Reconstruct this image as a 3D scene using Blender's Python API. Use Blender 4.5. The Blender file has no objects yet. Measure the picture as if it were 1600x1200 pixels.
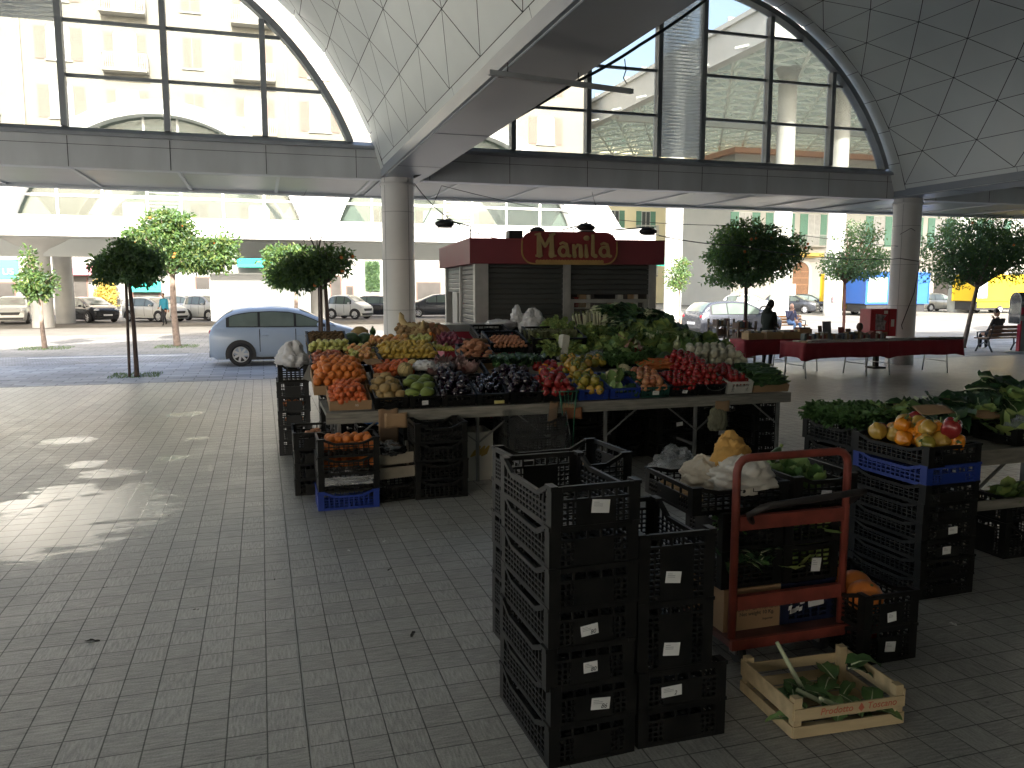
import bpy, math, random
from math import sin, cos, pi, radians as R, sqrt, atan2, hypot
from mathutils import Vector, Matrix, Euler
random.seed(7)
S = bpy.context.scene
COL = S.collection
# ---------------------------------------------------------------- camera, world, sun, exposure
FPX = 1260.0; PITCH = math.atan(152 / FPX); EYE = 2.05; YAW = R(17.2)
cam = bpy.data.cameras.new("camera"); camo = bpy.data.objects.new("camera", cam); COL.objects.link(camo)
cam.sensor_fit = 'HORIZONTAL'; cam.sensor_width = 36; cam.lens = 36 * FPX / 1600
cam.clip_start = 0.05; cam.clip_end = 2000
camo.location = (0, 0, EYE); camo.rotation_euler = (pi / 2 - PITCH, 0, -YAW)
S.camera = camo
SUN_EL = R(31); SUN_ROT = R(184)          # the sun stands behind the photographer
w = bpy.data.worlds.new("World"); S.world = w; w.use_nodes = True
nt = w.node_tree; bg = nt.nodes["Background"]; sk = nt.nodes.new("ShaderNodeTexSky")
sk.sky_type = 'NISHITA'; sk.sun_disc = False; sk.sun_elevation = SUN_EL; sk.sun_rotation = SUN_ROT
sk.air_density = 1.0; sk.dust_density = 5.0; sk.ozone_density = 1.0
hs = nt.nodes.new('ShaderNodeHueSaturation'); hs.inputs['Saturation'].default_value = .82; nt.links.new(sk.outputs[0], hs.inputs['Color']); nt.links.new(hs.outputs[0], bg.inputs[0]); bg.inputs[1].default_value = 0.15
sl = bpy.data.lights.new("sun", 'SUN'); so = bpy.data.objects.new("sun", sl); COL.objects.link(so)
sl.energy = 3.3; sl.angle = R(0.5); sl.color = (1, .965, .90)
sd = Vector((sin(SUN_ROT) * cos(SUN_EL), cos(SUN_ROT) * cos(SUN_EL), sin(SUN_EL)))
so.rotation_euler = sd.to_track_quat('Z', 'Y').to_euler(); so.location = sd * 60
S.view_settings.view_transform = 'Standard'; S.view_settings.look = 'None'
S.view_settings.exposure = 2.36; S.view_settings.gamma = 1
S.render.engine = 'CYCLES'; S.cycles.use_denoising = True
S.cycles.max_bounces = 7; S.cycles.diffuse_bounces = 4; S.cycles.glossy_bounces = 3
S.cycles.transparent_max_bounces = 16; S.cycles.transmission_bounces = 4
S.cycles.sample_clamp_indirect = 6; S.cycles.caustics_reflective = True; S.cycles.caustics_refractive = False

# ---------------------------------------------------------------- where a spot of the place lies
def ray(u, v):
    a = (v - 600) / FPX; x = (u - 800) / FPX
    y = cos(PITCH) - a * sin(PITCH); z = -sin(PITCH) - a * cos(PITCH)
    return x * cos(YAW) + y * sin(YAW), -x * sin(YAW) + y * cos(YAW), z
def gz(u, v, z=0.0):
    d = ray(u, v); t = (z - EYE) / d[2]; return Vector((d[0] * t, d[1] * t, z))
def ay(u, v, Y):
    d = ray(u, v); t = Y / d[1]; return Vector((d[0] * t, Y, EYE + d[2] * t))

# ---------------------------------------------------------------- materials
MATS = {}
def nodes_of(m): return m.node_tree.nodes, m.node_tree.links
def mat(name, col, rough=.6, metal=0, var=.18, scale=6, bump=0, bscale=40, spec=.5, emit=0, alpha=1, trans=0, detail=4, col2=None, stretch=None, coat=0, subs=0):
    if name in MATS: return MATS[name]
    m = bpy.data.materials.new(name); m.use_nodes = True; N, L = nodes_of(m)
    b = N["Principled BSDF"]
    b.inputs["Roughness"].default_value = rough; b.inputs["Metallic"].default_value = metal
    b.inputs["Specular IOR Level"].default_value = spec
    if coat: b.inputs["Coat Weight"].default_value = coat; b.inputs["Coat Roughness"].default_value = .05
    if trans: b.inputs["Transmission Weight"].default_value = trans
    if alpha < 1: b.inputs["Alpha"].default_value = alpha
    if subs: b.inputs["Subsurface Weight"].default_value = subs; b.inputs["Subsurface Radius"].default_value = (.02, .01, .005)
    c = Vector(col)
    tc = N.new("ShaderNodeTexCoord"); src = tc.outputs["Object"]
    if stretch:
        mp = N.new("ShaderNodeMapping"); mp.inputs["Scale"].default_value = stretch
        L.new(src, mp.inputs[0]); src = mp.outputs[0]
    oi = N.new("ShaderNodeObjectInfo")
    if var or col2:
        ns = N.new("ShaderNodeTexNoise"); ns.inputs["Scale"].default_value = scale; ns.inputs["Detail"].default_value = detail
        ns.noise_dimensions = '4D'; L.new(src, ns.inputs["Vector"])
        mm = N.new("ShaderNodeMath"); mm.operation = 'MULTIPLY'; mm.inputs[1].default_value = 37.0
        L.new(oi.outputs["Random"], mm.inputs[0]); L.new(mm.outputs[0], ns.inputs["W"])
        r = N.new("ShaderNodeValToRGB"); r.color_ramp.elements[0].position = .3; r.color_ramp.elements[1].position = .7
        lo = c * (1 - var); hi = Vector(col2) if col2 else c * (1 + var)
        r.color_ramp.elements[0].color = (*lo, 1); r.color_ramp.elements[1].color = (*[min(1, q) for q in hi], 1)
        L.new(ns.outputs[0], r.inputs[0]); L.new(r.outputs[0], b.inputs["Base Color"])
        rr = N.new("ShaderNodeMapRange"); rr.inputs[3].default_value = max(.02, rough - .08); rr.inputs[4].default_value = min(1, rough + .1)
        L.new(ns.outputs[0], rr.inputs[0]); L.new(rr.outputs[0], b.inputs["Roughness"])
    else:
        b.inputs["Base Color"].default_value = (*c, 1)
    if bump:
        n2 = N.new("ShaderNodeTexNoise"); n2.inputs["Scale"].default_value = bscale; n2.inputs["Detail"].default_value = 4
        L.new(src, n2.inputs["Vector"]); bp = N.new("ShaderNodeBump"); bp.inputs["Strength"].default_value = bump
        bp.inputs["Distance"].default_value = .02; L.new(n2.outputs[0], bp.inputs["Height"]); L.new(bp.outputs[0], b.inputs["Normal"])
    if emit: b.inputs["Emission Color"].default_value = (*c, 1); b.inputs["Emission Strength"].default_value = emit
    MATS[name] = m; return m

def glass(name, tint=(1, 1, 1), clear=.86, gloss=.06, dust=(.7, .72, .7), milky=False):
    """thin pane: mostly see-through, a little sheen, a little dust"""
    if name in MATS: return MATS[name]
    m = bpy.data.materials.new(name); m.use_nodes = True; N, L = nodes_of(m)
    N.remove(N["Principled BSDF"]); out = N["Material Output"]
    t = N.new("ShaderNodeBsdfTransparent"); t.inputs[0].default_value = (*tint, 1)
    d = N.new("ShaderNodeBsdfTranslucent" if milky else "ShaderNodeBsdfDiffuse"); d.inputs[0].default_value = (*dust, 1)
    g = N.new("ShaderNodeBsdfGlossy"); g.inputs["Roughness"].default_value = .03
    ns = N.new("ShaderNodeTexNoise"); ns.inputs["Scale"].default_value = 1.6; ns.inputs["Detail"].default_value = 6
    mr = N.new("ShaderNodeMapRange"); mr.inputs[1].default_value = .3; mr.inputs[2].default_value = .8
    mr.inputs[3].default_value = (1 - clear) * .5; mr.inputs[4].default_value = (1 - clear) * 1.5
    L.new(ns.outputs[0], mr.inputs[0])
    m1 = N.new("ShaderNodeMixShader"); L.new(mr.outputs[0], m1.inputs[0]); L.new(t.outputs[0], m1.inputs[1]); L.new(d.outputs[0], m1.inputs[2])
    lw = N.new("ShaderNodeFresnel"); lw.inputs[0].default_value = 1.45
    m2 = N.new("ShaderNodeMixShader"); L.new(lw.outputs[0], m2.inputs[0]); L.new(m1.outputs[0], m2.inputs[1]); L.new(g.outputs[0], m2.inputs[2])
    L.new(m2.outputs[0], out.inputs[0]); MATS[name] = m; return m

def leaf_mat(name, col, rough=.45):
    m = mat(name, col, rough, var=.35, scale=2); N, L = nodes_of(m); b = N["Principled BSDF"]; out = N["Material Output"]
    t = N.new("ShaderNodeBsdfTranslucent"); mx = N.new("ShaderNodeMixShader"); mx.inputs[0].default_value = .38
    src = b.inputs["Base Color"].links[0].from_socket; mu = N.new("ShaderNodeVectorMath"); mu.operation = 'MULTIPLY'; mu.inputs[1].default_value = (1.5, 1.6, .9); L.new(src, mu.inputs[0]); L.new(mu.outputs[0], t.inputs[0])
    L.new(b.outputs[0], mx.inputs[1]); L.new(t.outputs[0], mx.inputs[2]); L.new(mx.outputs[0], out.inputs[0]); return m

# ---------------------------------------------------------------- mesh builder
class MB:
    def __init__(s): s.v = []; s.f = []; s.m = []; s.sm = []; s.T = None
    def add(s, vs, fs, mi=0, smooth=False):
        o = len(s.v)
        if s.T is not None: vs = [s.T @ Vector(p) for p in vs]
        s.v += [tuple(p) for p in vs]; s.f += [tuple(i + o for i in f) for f in fs]
        s.m += [mi] * len(fs); s.sm += [smooth] * len(fs); return s
    def box(s, c, d, mi=0, rz=0, M=None):
        hx, hy, hz = d[0] / 2, d[1] / 2, d[2] / 2
        vs = [Vector((x * hx, y * hy, z * hz)) for z in (-1, 1) for x, y in ((-1, -1), (1, -1), (1, 1), (-1, 1))]
        if rz: r = Matrix.Rotation(rz, 3, 'Z'); vs = [r @ p for p in vs]
        if M: vs = [M @ p for p in vs]
        c = Vector(c)
        return s.add([p + c for p in vs], [(3, 2, 1, 0), (4, 5, 6, 7), (0, 1, 5, 4), (1, 2, 6, 5), (2, 3, 7, 6), (3, 0, 4, 7)], mi)
    def bx(s, x0, x1, y0, y1, z0, z1, mi=0): return s.box(((x0 + x1) / 2, (y0 + y1) / 2, (z0 + z1) / 2), (x1 - x0, y1 - y0, z1 - z0), mi)
    def bar(s, a, b, w, h=None, mi=0, up=(0, 0, 1)):
        a = Vector(a); b = Vector(b); h = h or w; d = (b - a)
        if d.length < 1e-6: return s
        z = d.normalized(); u = Vector(up)
        if abs(z.dot(u)) > .99: u = Vector((1, 0, 0))
        x = z.cross(u).normalized(); y = x.cross(z).normalized()
        vs = [p + x * (i * w / 2) + y * (j * h / 2) for p in (a, b) for i, j in ((-1, -1), (1, -1), (1, 1), (-1, 1))]
        return s.add(vs, [(3, 2, 1, 0), (4, 5, 6, 7), (0, 1, 5, 4), (1, 2, 6, 5), (2, 3, 7, 6), (3, 0, 4, 7)], mi)
    def tube(s, pts, r, n=8, mi=0, cap=True, smooth=True):
        pts = [Vector(p) for p in pts]; rs = r if isinstance(r, (list, tuple)) else [r] * len(pts)
        vs = []; pu = None
        for i, p in enumerate(pts):
            d = (pts[min(i + 1, len(pts) - 1)] - pts[max(i - 1, 0)])
            d = d.normalized() if d.length > 1e-9 else Vector((0, 0, 1))
            u = pu if pu is not None else (Vector((1, 0, 0)) if abs(d.x) < .8 else Vector((0, 1, 0)))
            x = (u - d * u.dot(d));  x = x.normalized() if x.length > 1e-6 else d.orthogonal().normalized()
            pu = x; y = d.cross(x)
            for k in range(n): t = 2 * pi * k / n; vs.append(p + (x * cos(t) + y * sin(t)) * rs[i])
        fs = [(i * n + k, i * n + (k + 1) % n, (i + 1) * n + (k + 1) % n, (i + 1) * n + k) for i in range(len(pts) - 1) for k in range(n)]
        s.add(vs, fs, mi, smooth)
        if cap:
            o = len(s.v) - len(vs); s.f += [tuple(o + k for k in range(n))[::-1], tuple(o + len(vs) - n + k for k in range(n))]; s.m += [mi, mi]; s.sm += [False, False]
        return s
    def cyl(s, c, r, h, n=16, mi=0, axis='Z', r2=None):
        c = Vector(c); d = {'X': Vector((1, 0, 0)), 'Y': Vector((0, 1, 0)), 'Z': Vector((0, 0, 1))}[axis]
        return s.tube([c, c + d * h], [r, r if r2 is None else r2], n, mi)
    def lathe(s, prof, c=(0, 0, 0), n=16, mi=0, wob=0, lobes=0, smooth=True):
        c = Vector(c); vs = []
        for r, z in prof:
            for k in range(n):
                t = 2 * pi * k / n; q = r * (1 + (wob * cos(lobes * t) if lobes else 0)); vs.append(c + Vector((q * cos(t), q * sin(t), z)))
        fs = [(i * n + k, i * n + (k + 1) % n, (i + 1) * n + (k + 1) % n, (i + 1) * n + k) for i in range(len(prof) - 1) for k in range(n)]
        return s.add(vs, fs, mi, smooth)
    def blob(s, c, rad, n=12, m=8, mi=0, noise=0, seed=0, fn=None):
        """closed ellipsoid, optionally knobbly"""
        c = Vector(c); rx, ry, rz = rad if isinstance(rad, (tuple, list, Vector)) else (rad,) * 3
        rnd = random.Random(seed); ph = [(rnd.uniform(0, 6.3), rnd.uniform(1.5, 4), rnd.uniform(1.5, 4)) for _ in range(3)]
        vs = [c + Vector((0, 0, -rz))]
        for i in range(1, m):
            p = pi * i / m - pi / 2
            for k in range(n):
                t = 2 * pi * k / n; q = 1.0
                if noise: q += noise * sum(sin(a + b * t + g * p * 2) for a, b, g in [(A, round(B), C) for A, B, C in ph]) / 2
                if fn: q *= fn(t, p)
                vs.append(c + Vector((rx * cos(p) * cos(t) * q, ry * cos(p) * sin(t) * q, rz * sin(p) * q)))
        vs.append(c + Vector((0, 0, rz * (fn(0, pi / 2) if fn else 1))))
        fs = [(0, 1 + (k + 1) % n, 1 + k) for k in range(n)]
        fs += [(1 + i * n + k, 1 + i * n + (k + 1) % n, 1 + (i + 1) * n + (k + 1) % n, 1 + (i + 1) * n + k) for i in range(m - 2) for k in range(n)]
        o = 1 + (m - 2) * n; fs += [(o + k, o + (k + 1) % n, len(vs) - 1) for k in range(n)]
        return s.add(vs, fs, mi, True)
    def prism(s, poly, y0, y1, mi=0, axis='Y', smooth=False):
        """extrude a closed 2-D outline; axis Y: (x,z) outline, axis X: (y,z), axis Z: (x,y)"""
        def p3(a, b, t): return {'Y': (a, t, b), 'X': (t, a, b), 'Z': (a, b, t)}[axis]
        n = len(poly); vs = [p3(a, b, y0) for a, b in poly] + [p3(a, b, y1) for a, b in poly]
        fs = [(i, (i + 1) % n, n + (i + 1) % n, n + i) for i in range(n)]
        s.add(vs, fs, mi, smooth); return s.add(vs, [tuple(range(n))[::-1], tuple(range(n, 2 * n))], mi)
    def sheet(s, fn, nu, nv, mi=0, thick=0, smooth=True):
        g = [[Vector(fn(i / nu, j / nv)) for i in range(nu + 1)] for j in range(nv + 1)]
        vs = [p for row in g for p in row]; W = nu + 1
        fs = [(j * W + i, j * W + i + 1, (j + 1) * W + i + 1, (j + 1) * W + i) for j in range(nv) for i in range(nu)]
        return s.add(vs, fs, mi, smooth)
    def build(s, name, mats, parent=None, loc=None):
        me = bpy.data.meshes.new(name); me.from_pydata(s.v, [], s.f)
        for m_ in (mats if isinstance(mats, (list, tuple)) else [mats]): me.materials.append(m_)
        me.polygons.foreach_set("material_index", s.m); me.polygons.foreach_set("use_smooth", s.sm); me.update()
        o = bpy.data.objects.new(name, me); COL.objects.link(o)
        if parent is not None: o.parent = parent
        if loc is not None: o.location = loc
        return o

def tag(o, label=None, cat=None, group=None, kind=None):
    for k, v in (("label", label), ("category", cat), ("group", group), ("kind", kind)):
        if v: o[k] = v
    return o
def thing(name, label, cat, loc=(0, 0, 0), rz=0, group=None):
    o = bpy.data.objects.new(name, None); COL.objects.link(o); o.empty_display_size = .2
    o.location = loc; o.rotation_euler = (0, 0, rz); return tag(o, label, cat, group)
KIDS = {}
def kids(o): return [c for c in bpy.data.objects if c.parent == o]
def copy_tree(o, parent=None):
    c = o.copy(); COL.objects.link(c); c.parent = parent
    for ch in kids(o): copy_tree(ch, c)
    return c
def dup(o, loc, rz=0, label=None, group=None, scale=None, rot=None):
    c = copy_tree(o); c.location = loc; c.rotation_euler = rot if rot else (0, 0, rz)
    if label: c["label"] = label
    if group: c["group"] = group
    if scale: c.scale = scale if isinstance(scale, (tuple, list)) else (scale,) * 3
    return c
def solid(o, t, offset=0):
    md = o.modifiers.new("thickness", 'SOLIDIFY'); md.thickness = t; md.offset = offset; return o
def bevel(o, w, seg=2):
    md = o.modifiers.new("bevel", 'BEVEL'); md.width = w; md.segments = seg; md.limit_method = 'ANGLE'; md.angle_limit = R(40); return o
def text(name, s, m, parent, loc, rot, size, depth=.002, align='CENTER', bold=0, shear=0, scale=None):
    c = bpy.data.curves.new(name, 'FONT'); c.body = s; c.size = size; c.extrude = depth; c.align_x = align; c.align_y = 'CENTER'; c.offset = bold; c.shear = shear
    o = bpy.data.objects.new(name, c); COL.objects.link(o)
    me = bpy.data.meshes.new_from_object(o.evaluated_get(bpy.context.evaluated_depsgraph_get())); bpy.data.objects.remove(o)
    me.materials.clear(); me.materials.append(m); o = bpy.data.objects.new(name, me); COL.objects.link(o)
    o.parent = parent; o.location = loc; o.rotation_euler = rot
    if scale: o.scale = scale
    return o
# ================================================================ SETTING: ground sheets
def floor_mat():
    m = bpy.data.materials.new("hall_tiles"); m.use_nodes = True; N, L = nodes_of(m); b = N["Principled BSDF"]
    geo = N.new("ShaderNodeNewGeometry"); pos = geo.outputs["Position"]
    def math_(op, a, c=None, d=None):
        n = N.new("ShaderNodeMath"); n.operation = op
        for i, q in enumerate((a, c, d)):
            if q is None: continue
            if isinstance(q, (int, float)): n.inputs[i].default_value = q
            else: L.new(q, n.inputs[i])
        return n.outputs[0]
    sx = N.new("ShaderNodeSeparateXYZ"); L.new(pos, sx.inputs[0])
    tx = math_('DIVIDE', math_('SUBTRACT', sx.outputs[0], .135), .1775); ty = math_('DIVIDE', sx.outputs[1], .185)
    fx = math_('FRACT', tx); fy = math_('FRACT', ty)
    dx = math_('SUBTRACT', .5, math_('ABSOLUTE', math_('SUBTRACT', fx, .5))); dy = math_('SUBTRACT', .5, math_('ABSOLUTE', math_('SUBTRACT', fy, .5)))
    gap = N.new("ShaderNodeMapRange"); gap.inputs[1].default_value = .008; gap.inputs[2].default_value = .026; L.new(math_('MINIMUM', dx, dy), gap.inputs[0])
    cell = N.new("ShaderNodeCombineXYZ"); L.new(math_('FLOOR', tx), cell.inputs[0]); L.new(math_('FLOOR', ty), cell.inputs[1])
    wn = N.new("ShaderNodeTexWhiteNoise"); wn.noise_dimensions = '2D'; L.new(cell.outputs[0], wn.inputs["Vector"])
    rnd = wn.outputs["Value"]
    def ns(scale, vec, det=4, rough=.55):
        n = N.new("ShaderNodeTexNoise"); n.inputs["Scale"].default_value = scale; n.inputs["Detail"].default_value = det; n.inputs["Roughness"].default_value = rough
        L.new(vec, n.inputs["Vector"]); return n.outputs[0]
    def mapd(sc, rz=0):
        n = N.new("ShaderNodeMapping"); n.inputs["Scale"].default_value = sc; n.inputs["Rotation"].default_value = (0, 0, rz); L.new(pos, n.inputs[0]); return n.outputs[0]
    ga = ns(1, mapd((9, 75, 1), R(6))); gb = ns(1, mapd((80, 11, 1), R(-22)))
    sel = math_('GREATER_THAN', rnd, .52); g = N.new("ShaderNodeMix"); L.new(sel, g.inputs[0]); L.new(ga, g.inputs[2]); L.new(gb, g.inputs[3]); grain = math_('ADD', math_('MULTIPLY', g.outputs[0], .55), math_('MULTIPLY', ns(95, pos, 5, .7), .45))
    big = ns(.35, pos, 6); mid = ns(2.2, pos, 6)
    # albedo
    v = math_('ADD', math_('MULTIPLY', math_('SUBTRACT', rnd, .5), .055), .30)
    v = math_('ADD', v, math_('MULTIPLY', math_('SUBTRACT', grain, .5), .80))
    v = math_('ADD', v, math_('MULTIPLY', math_('SUBTRACT', mid, .5), .20))
    v = math_('ADD', v, math_('MULTIPLY', math_('SUBTRACT', big, .5), .16))
    v = math_('MAXIMUM', v, .03)
    # wet blots, their bright sheen partly painted pale: warped spots at fixed places of the floor
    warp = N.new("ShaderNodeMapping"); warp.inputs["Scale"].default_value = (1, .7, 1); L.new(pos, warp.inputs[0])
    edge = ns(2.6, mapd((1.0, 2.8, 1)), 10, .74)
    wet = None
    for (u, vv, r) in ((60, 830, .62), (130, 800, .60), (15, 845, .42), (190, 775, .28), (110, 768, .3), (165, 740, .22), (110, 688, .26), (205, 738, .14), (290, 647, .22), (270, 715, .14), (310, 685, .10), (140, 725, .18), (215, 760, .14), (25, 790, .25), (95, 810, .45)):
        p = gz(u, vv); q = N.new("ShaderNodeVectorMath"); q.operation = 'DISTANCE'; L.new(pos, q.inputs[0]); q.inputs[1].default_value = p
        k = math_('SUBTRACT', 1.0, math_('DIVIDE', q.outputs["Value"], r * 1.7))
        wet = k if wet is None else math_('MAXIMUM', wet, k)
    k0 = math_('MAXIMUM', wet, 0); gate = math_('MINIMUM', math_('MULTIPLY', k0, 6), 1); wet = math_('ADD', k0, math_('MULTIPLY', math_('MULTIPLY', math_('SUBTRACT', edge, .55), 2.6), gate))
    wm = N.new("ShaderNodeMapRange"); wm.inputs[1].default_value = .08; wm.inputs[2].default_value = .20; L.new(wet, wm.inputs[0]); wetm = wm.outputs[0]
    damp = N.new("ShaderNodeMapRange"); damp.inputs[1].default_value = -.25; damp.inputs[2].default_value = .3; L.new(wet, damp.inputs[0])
    v = math_('MULTIPLY', v, math_('SUBTRACT', 1, math_('MULTIPLY', damp.outputs[0], .15)))
    # stains and trodden gum
    sp = ns(9, pos, 3); spm = N.new("ShaderNodeMapRange"); spm.inputs[1].default_value = .70; spm.inputs[2].default_value = .74; L.new(sp, spm.inputs[0])
    v = math_('MULTIPLY', v, math_('SUBTRACT', 1, math_('MULTIPLY', spm.outputs[0], .45)))
    vm = N.new('ShaderNodeMix'); L.new(math_('MULTIPLY', wetm, .75), vm.inputs[0]); L.new(v, vm.inputs[2]); vm.inputs[3].default_value = .52; v = vm.outputs[0]  # whitish residue and bright wet reflection painted into the floor colour
    v = math_('MULTIPLY', v, math_('ADD', math_('MULTIPLY', gap.outputs[0], .72), .28))
    c = N.new("ShaderNodeCombineColor"); L.new(math_('MULTIPLY', v, 1.03), c.inputs[0]); L.new(v, c.inputs[1]); L.new(math_('MULTIPLY', v, .91), c.inputs[2])
    L.new(c.outputs[0], b.inputs["Base Color"])
    ro = math_('ADD', math_('ADD', .40, math_('MULTIPLY', math_('SUBTRACT', mid, .5), .3)), math_('MULTIPLY', math_('SUBTRACT', 1, gap.outputs[0]), .35))
    mr = N.new("ShaderNodeMix"); L.new(wetm, mr.inputs[0]); L.new(ro, mr.inputs[2]); mr.inputs[3].default_value = .22; L.new(mr.outputs[0], b.inputs["Roughness"])
    h = math_('ADD', math_('MULTIPLY', grain, math_('SUBTRACT', .55, math_('MULTIPLY', wetm, .54))), math_('MULTIPLY', gap.outputs[0], .22))
    bp = N.new("ShaderNodeBump"); bp.inputs["Strength"].default_value = .8; bp.inputs["Distance"].default_value = .008; L.new(h, bp.inputs["Height"]); L.new(bp.outputs[0], b.inputs["Normal"])
    return m
def paving_mat(name, col, bw, bh, mortar=.012, var=.2, rough=.7, offs=.5, mcol=.4):
    m = bpy.data.materials.new(name); m.use_nodes = True; N, L = nodes_of(m); b = N["Principled BSDF"]
    geo = N.new("ShaderNodeNewGeometry"); br = N.new("ShaderNodeTexBrick"); br.offset = offs
    br.inputs["Scale"].default_value = 1; br.inputs["Brick Width"].default_value = bw; br.inputs["Row Height"].default_value = bh; br.inputs["Mortar Size"].default_value = mortar
    L.new(geo.outputs["Position"], br.inputs["Vector"]); c = Vector(col)
    br.inputs["Color1"].default_value = (*(c * (1 - var)), 1); br.inputs["Color2"].default_value = (*(c * (1 + var)), 1); br.inputs["Mortar"].default_value = (*(c * mcol), 1)
    ns = N.new("ShaderNodeTexNoise"); ns.inputs["Scale"].default_value = .6; ns.inputs["Detail"].default_value = 8; L.new(geo.outputs["Position"], ns.inputs["Vector"])
    mr = N.new("ShaderNodeMapRange"); mr.inputs[1].default_value = .25; mr.inputs[2].default_value = .75; mr.inputs[3].default_value = .68; mr.inputs[4].default_value = 1.25; L.new(ns.outputs[0], mr.inputs[0])
    mx = N.new("ShaderNodeVectorMath"); mx.operation = 'SCALE'; L.new(br.outputs["Color"], mx.inputs[0]); L.new(mr.outputs[0], mx.inputs["Scale"])
    L.new(mx.outputs[0], b.inputs["Base Color"]); b.inputs["Roughness"].default_value = rough
    bp = N.new("ShaderNodeBump"); bp.inputs["Strength"].default_value = .3; bp.inputs["Distance"].default_value = .01; bp.invert = True; L.new(br.outputs["Fac"], bp.inputs["Height"]); L.new(bp.outputs[0], b.inputs["Normal"])
    return m
def slab(name, x0, x1, y0, y1, z, m):
    o = MB().add([(x0, y0, z), (x1, y0, z), (x1, y1, z), (x0, y1, z)], [(0, 1, 2, 3)]).build(name, m); o["kind"] = "structure"; return o
slab("ground", -400, 400, -200, 800, -.03, mat("asphalt", (.12, .118, .115), .85, var=.25, scale=.8, bump=.2, bscale=60))
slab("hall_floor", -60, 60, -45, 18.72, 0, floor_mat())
slab("pavement", -60, 60, 18.80, 23.9, -.012, paving_mat("slab_paving", (.30, .31, .33), .6, .3, .012))
slab("road", -60, 60, 23.9, 27.0, -.016, paving_mat("cobbles", (.24, .245, .26), .22, .14, .016, .28, .6))
slab("piazza", -60, 60, 27.0, 38.6, -.012, paving_mat("pale_paving", (.225, .215, .197), .5, .5, .01, .12))
slab("parking_floor", -60, 70, 38.6, 57.5, -.008, mat("parking_asphalt", (.165, .155, .14), .8, var=.2, scale=.7, bump=.15, bscale=50))
for xj in (.122, .137): slab("expansion_joint", xj, xj + .006, -20, 18.71, .002, mat("joint_metal", (.30, .30, .28), .5, metal=.3, var=.3, scale=6))
MB().bx(-60, 60, 18.72, 18.80, -.06, -.004).build("kerb", mat("kerb_dark", (.05, .05, .055), .7, var=.3, scale=3))["kind"] = "structure"
for (x0, x1, y0, y1) in ((-6.5, -2.2, 26.2, 26.5),):
    slab("road_marking", x0, x1, y0, y1, -.010, mat("worn_paint", (.55, .55, .53), .8, var=.3, scale=4))

# ================================================================ our market hall
WALLW = mat("grey_white_panel", (.66, .70, .675), .38, var=.09, scale=.5, bump=.03, bscale=3)
SEAM = mat("dark_seam", (.03, .032, .035), .8, var=.1)
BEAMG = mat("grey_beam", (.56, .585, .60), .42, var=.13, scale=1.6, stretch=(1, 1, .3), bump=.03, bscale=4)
FRAME = mat("grey_frame", (.30, .32, .34), .4, metal=.2, var=.12, scale=3)
COLW = mat("white_column", (.74, .73, .70), .45, var=.06, scale=1.5, bump=.04, bscale=6)
STEEL = mat("brushed_steel", (.40, .40, .39), .5, metal=.3, var=.15, scale=5)
PANE = glass("hall_glass", (.76, .78, .77), clear=.90, dust=(.6, .6, .58))
SLAT = glass("milky_slats", (.9, .92, .93), clear=.25, dust=(.82, .84, .85), milky=True)
CEIL = mat("slat_ceiling", (.42, .43, .42), .3, var=.1, scale=1.5)
YF = 17.5; ZC = 2.70; RL = 6.40; BACK = -24
hall = thing("market_hall", "grey panelled barrel vaulted market hall with white columns and arched glazed ends", "market hall")
AX, BXc, CXc, ZX = -4.0, 9.56, 23.15, -17.6
def vault(cx, half, parent, y0=BACK, y1=YF, detail=True):
    Rv = sqrt(half ** 2 + (4.35 - ZC) ** 2); a0 = math.asin((4.35 - ZC) / Rv)
    def P(a, y, r=Rv): return Vector((cx - r * cos(a), y, ZC + r * sin(a)))
    seam = MB(); n = 40
    seam.sheet(lambda s, t: P(a0 + (pi - 2 * a0) * s, y0 + (y1 - y0) * t, Rv + .03), n, 1)
    seam.sheet(lambda s, t: P(a0 + (pi - 2 * a0) * s, y0 + (y1 - y0) * t, Rv + .4), n, 1)
    b = MB()
    strip = R(2.6); band = .42; gap = .0075
    # plain strips along both springings and a band round the end arch
    for sgn in (0, 1):
        y = y1 - band
        while y > y0 + 2:
            ya = y; yb = max(y0, y - 3.2)
            f = lambda s, t: P((a0 + strip * s - .0006) if not sgn else (pi - a0 - strip * s + .0006), yb + gap + (ya - yb - 2 * gap) * t)
            b.sheet(f, 3, 1); y = yb
    na = 22; aA = a0 + strip; da = (pi - 2 * aA) / na; dy = 1.57
    k = 0
    for i in range(20):
        aa = a0 + (pi - 2 * a0) * i / 20; ab = a0 + (pi - 2 * a0) * (i + 1) / 20
        b.add([P(aa + .001, y1 - gap), P(aa + .001, y1 - band + gap), P(ab - .001, y1 - band + gap), P(ab - .001, y1 - gap)], [(0, 1, 2, 3)])
    def tri(p):
        c = (p[0] + p[1] + p[2]) / 3; q = []
        per = (p[0] - p[1]).length + (p[1] - p[2]).length + (p[2] - p[0]).length
        area = (p[1] - p[0]).cross(p[2] - p[0]).length / 2
        f = 1 - gap / max(.05, 2 * area / per)
        b.add([c + (x - c) * f for x in p], [(0, 1, 2)])
    yt = y1 - band; rows = int((yt - y0) / dy) + 1
    for i in range(na):
        off = 0 if i % 2 == 0 else dy / 2
        aa = aA + da * i; ab = aA + da * (i + 1)
        for j in range(-1, rows + 1):
            ya = yt - (j * dy + off); ym = ya - dy / 2; yb = ya - dy
            for tr in ([(aa, ya), (aa, yb), (ab, ym)], [(ab, ym), (aa, yb), (ab, ym - dy)]):
                if max(q[1] for q in tr) > yt + dy * .51: continue
                tr = [(q[0], min(q[1], yt)) for q in tr]
                if len({round(q[1], 3) for q in tr}) < 2: continue
                tri([P(*q) for q in tr])
    sh = seam.build("roof_shell", SEAM, parent)
    return b.build("barrel_vault", WALLW, parent)
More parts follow.
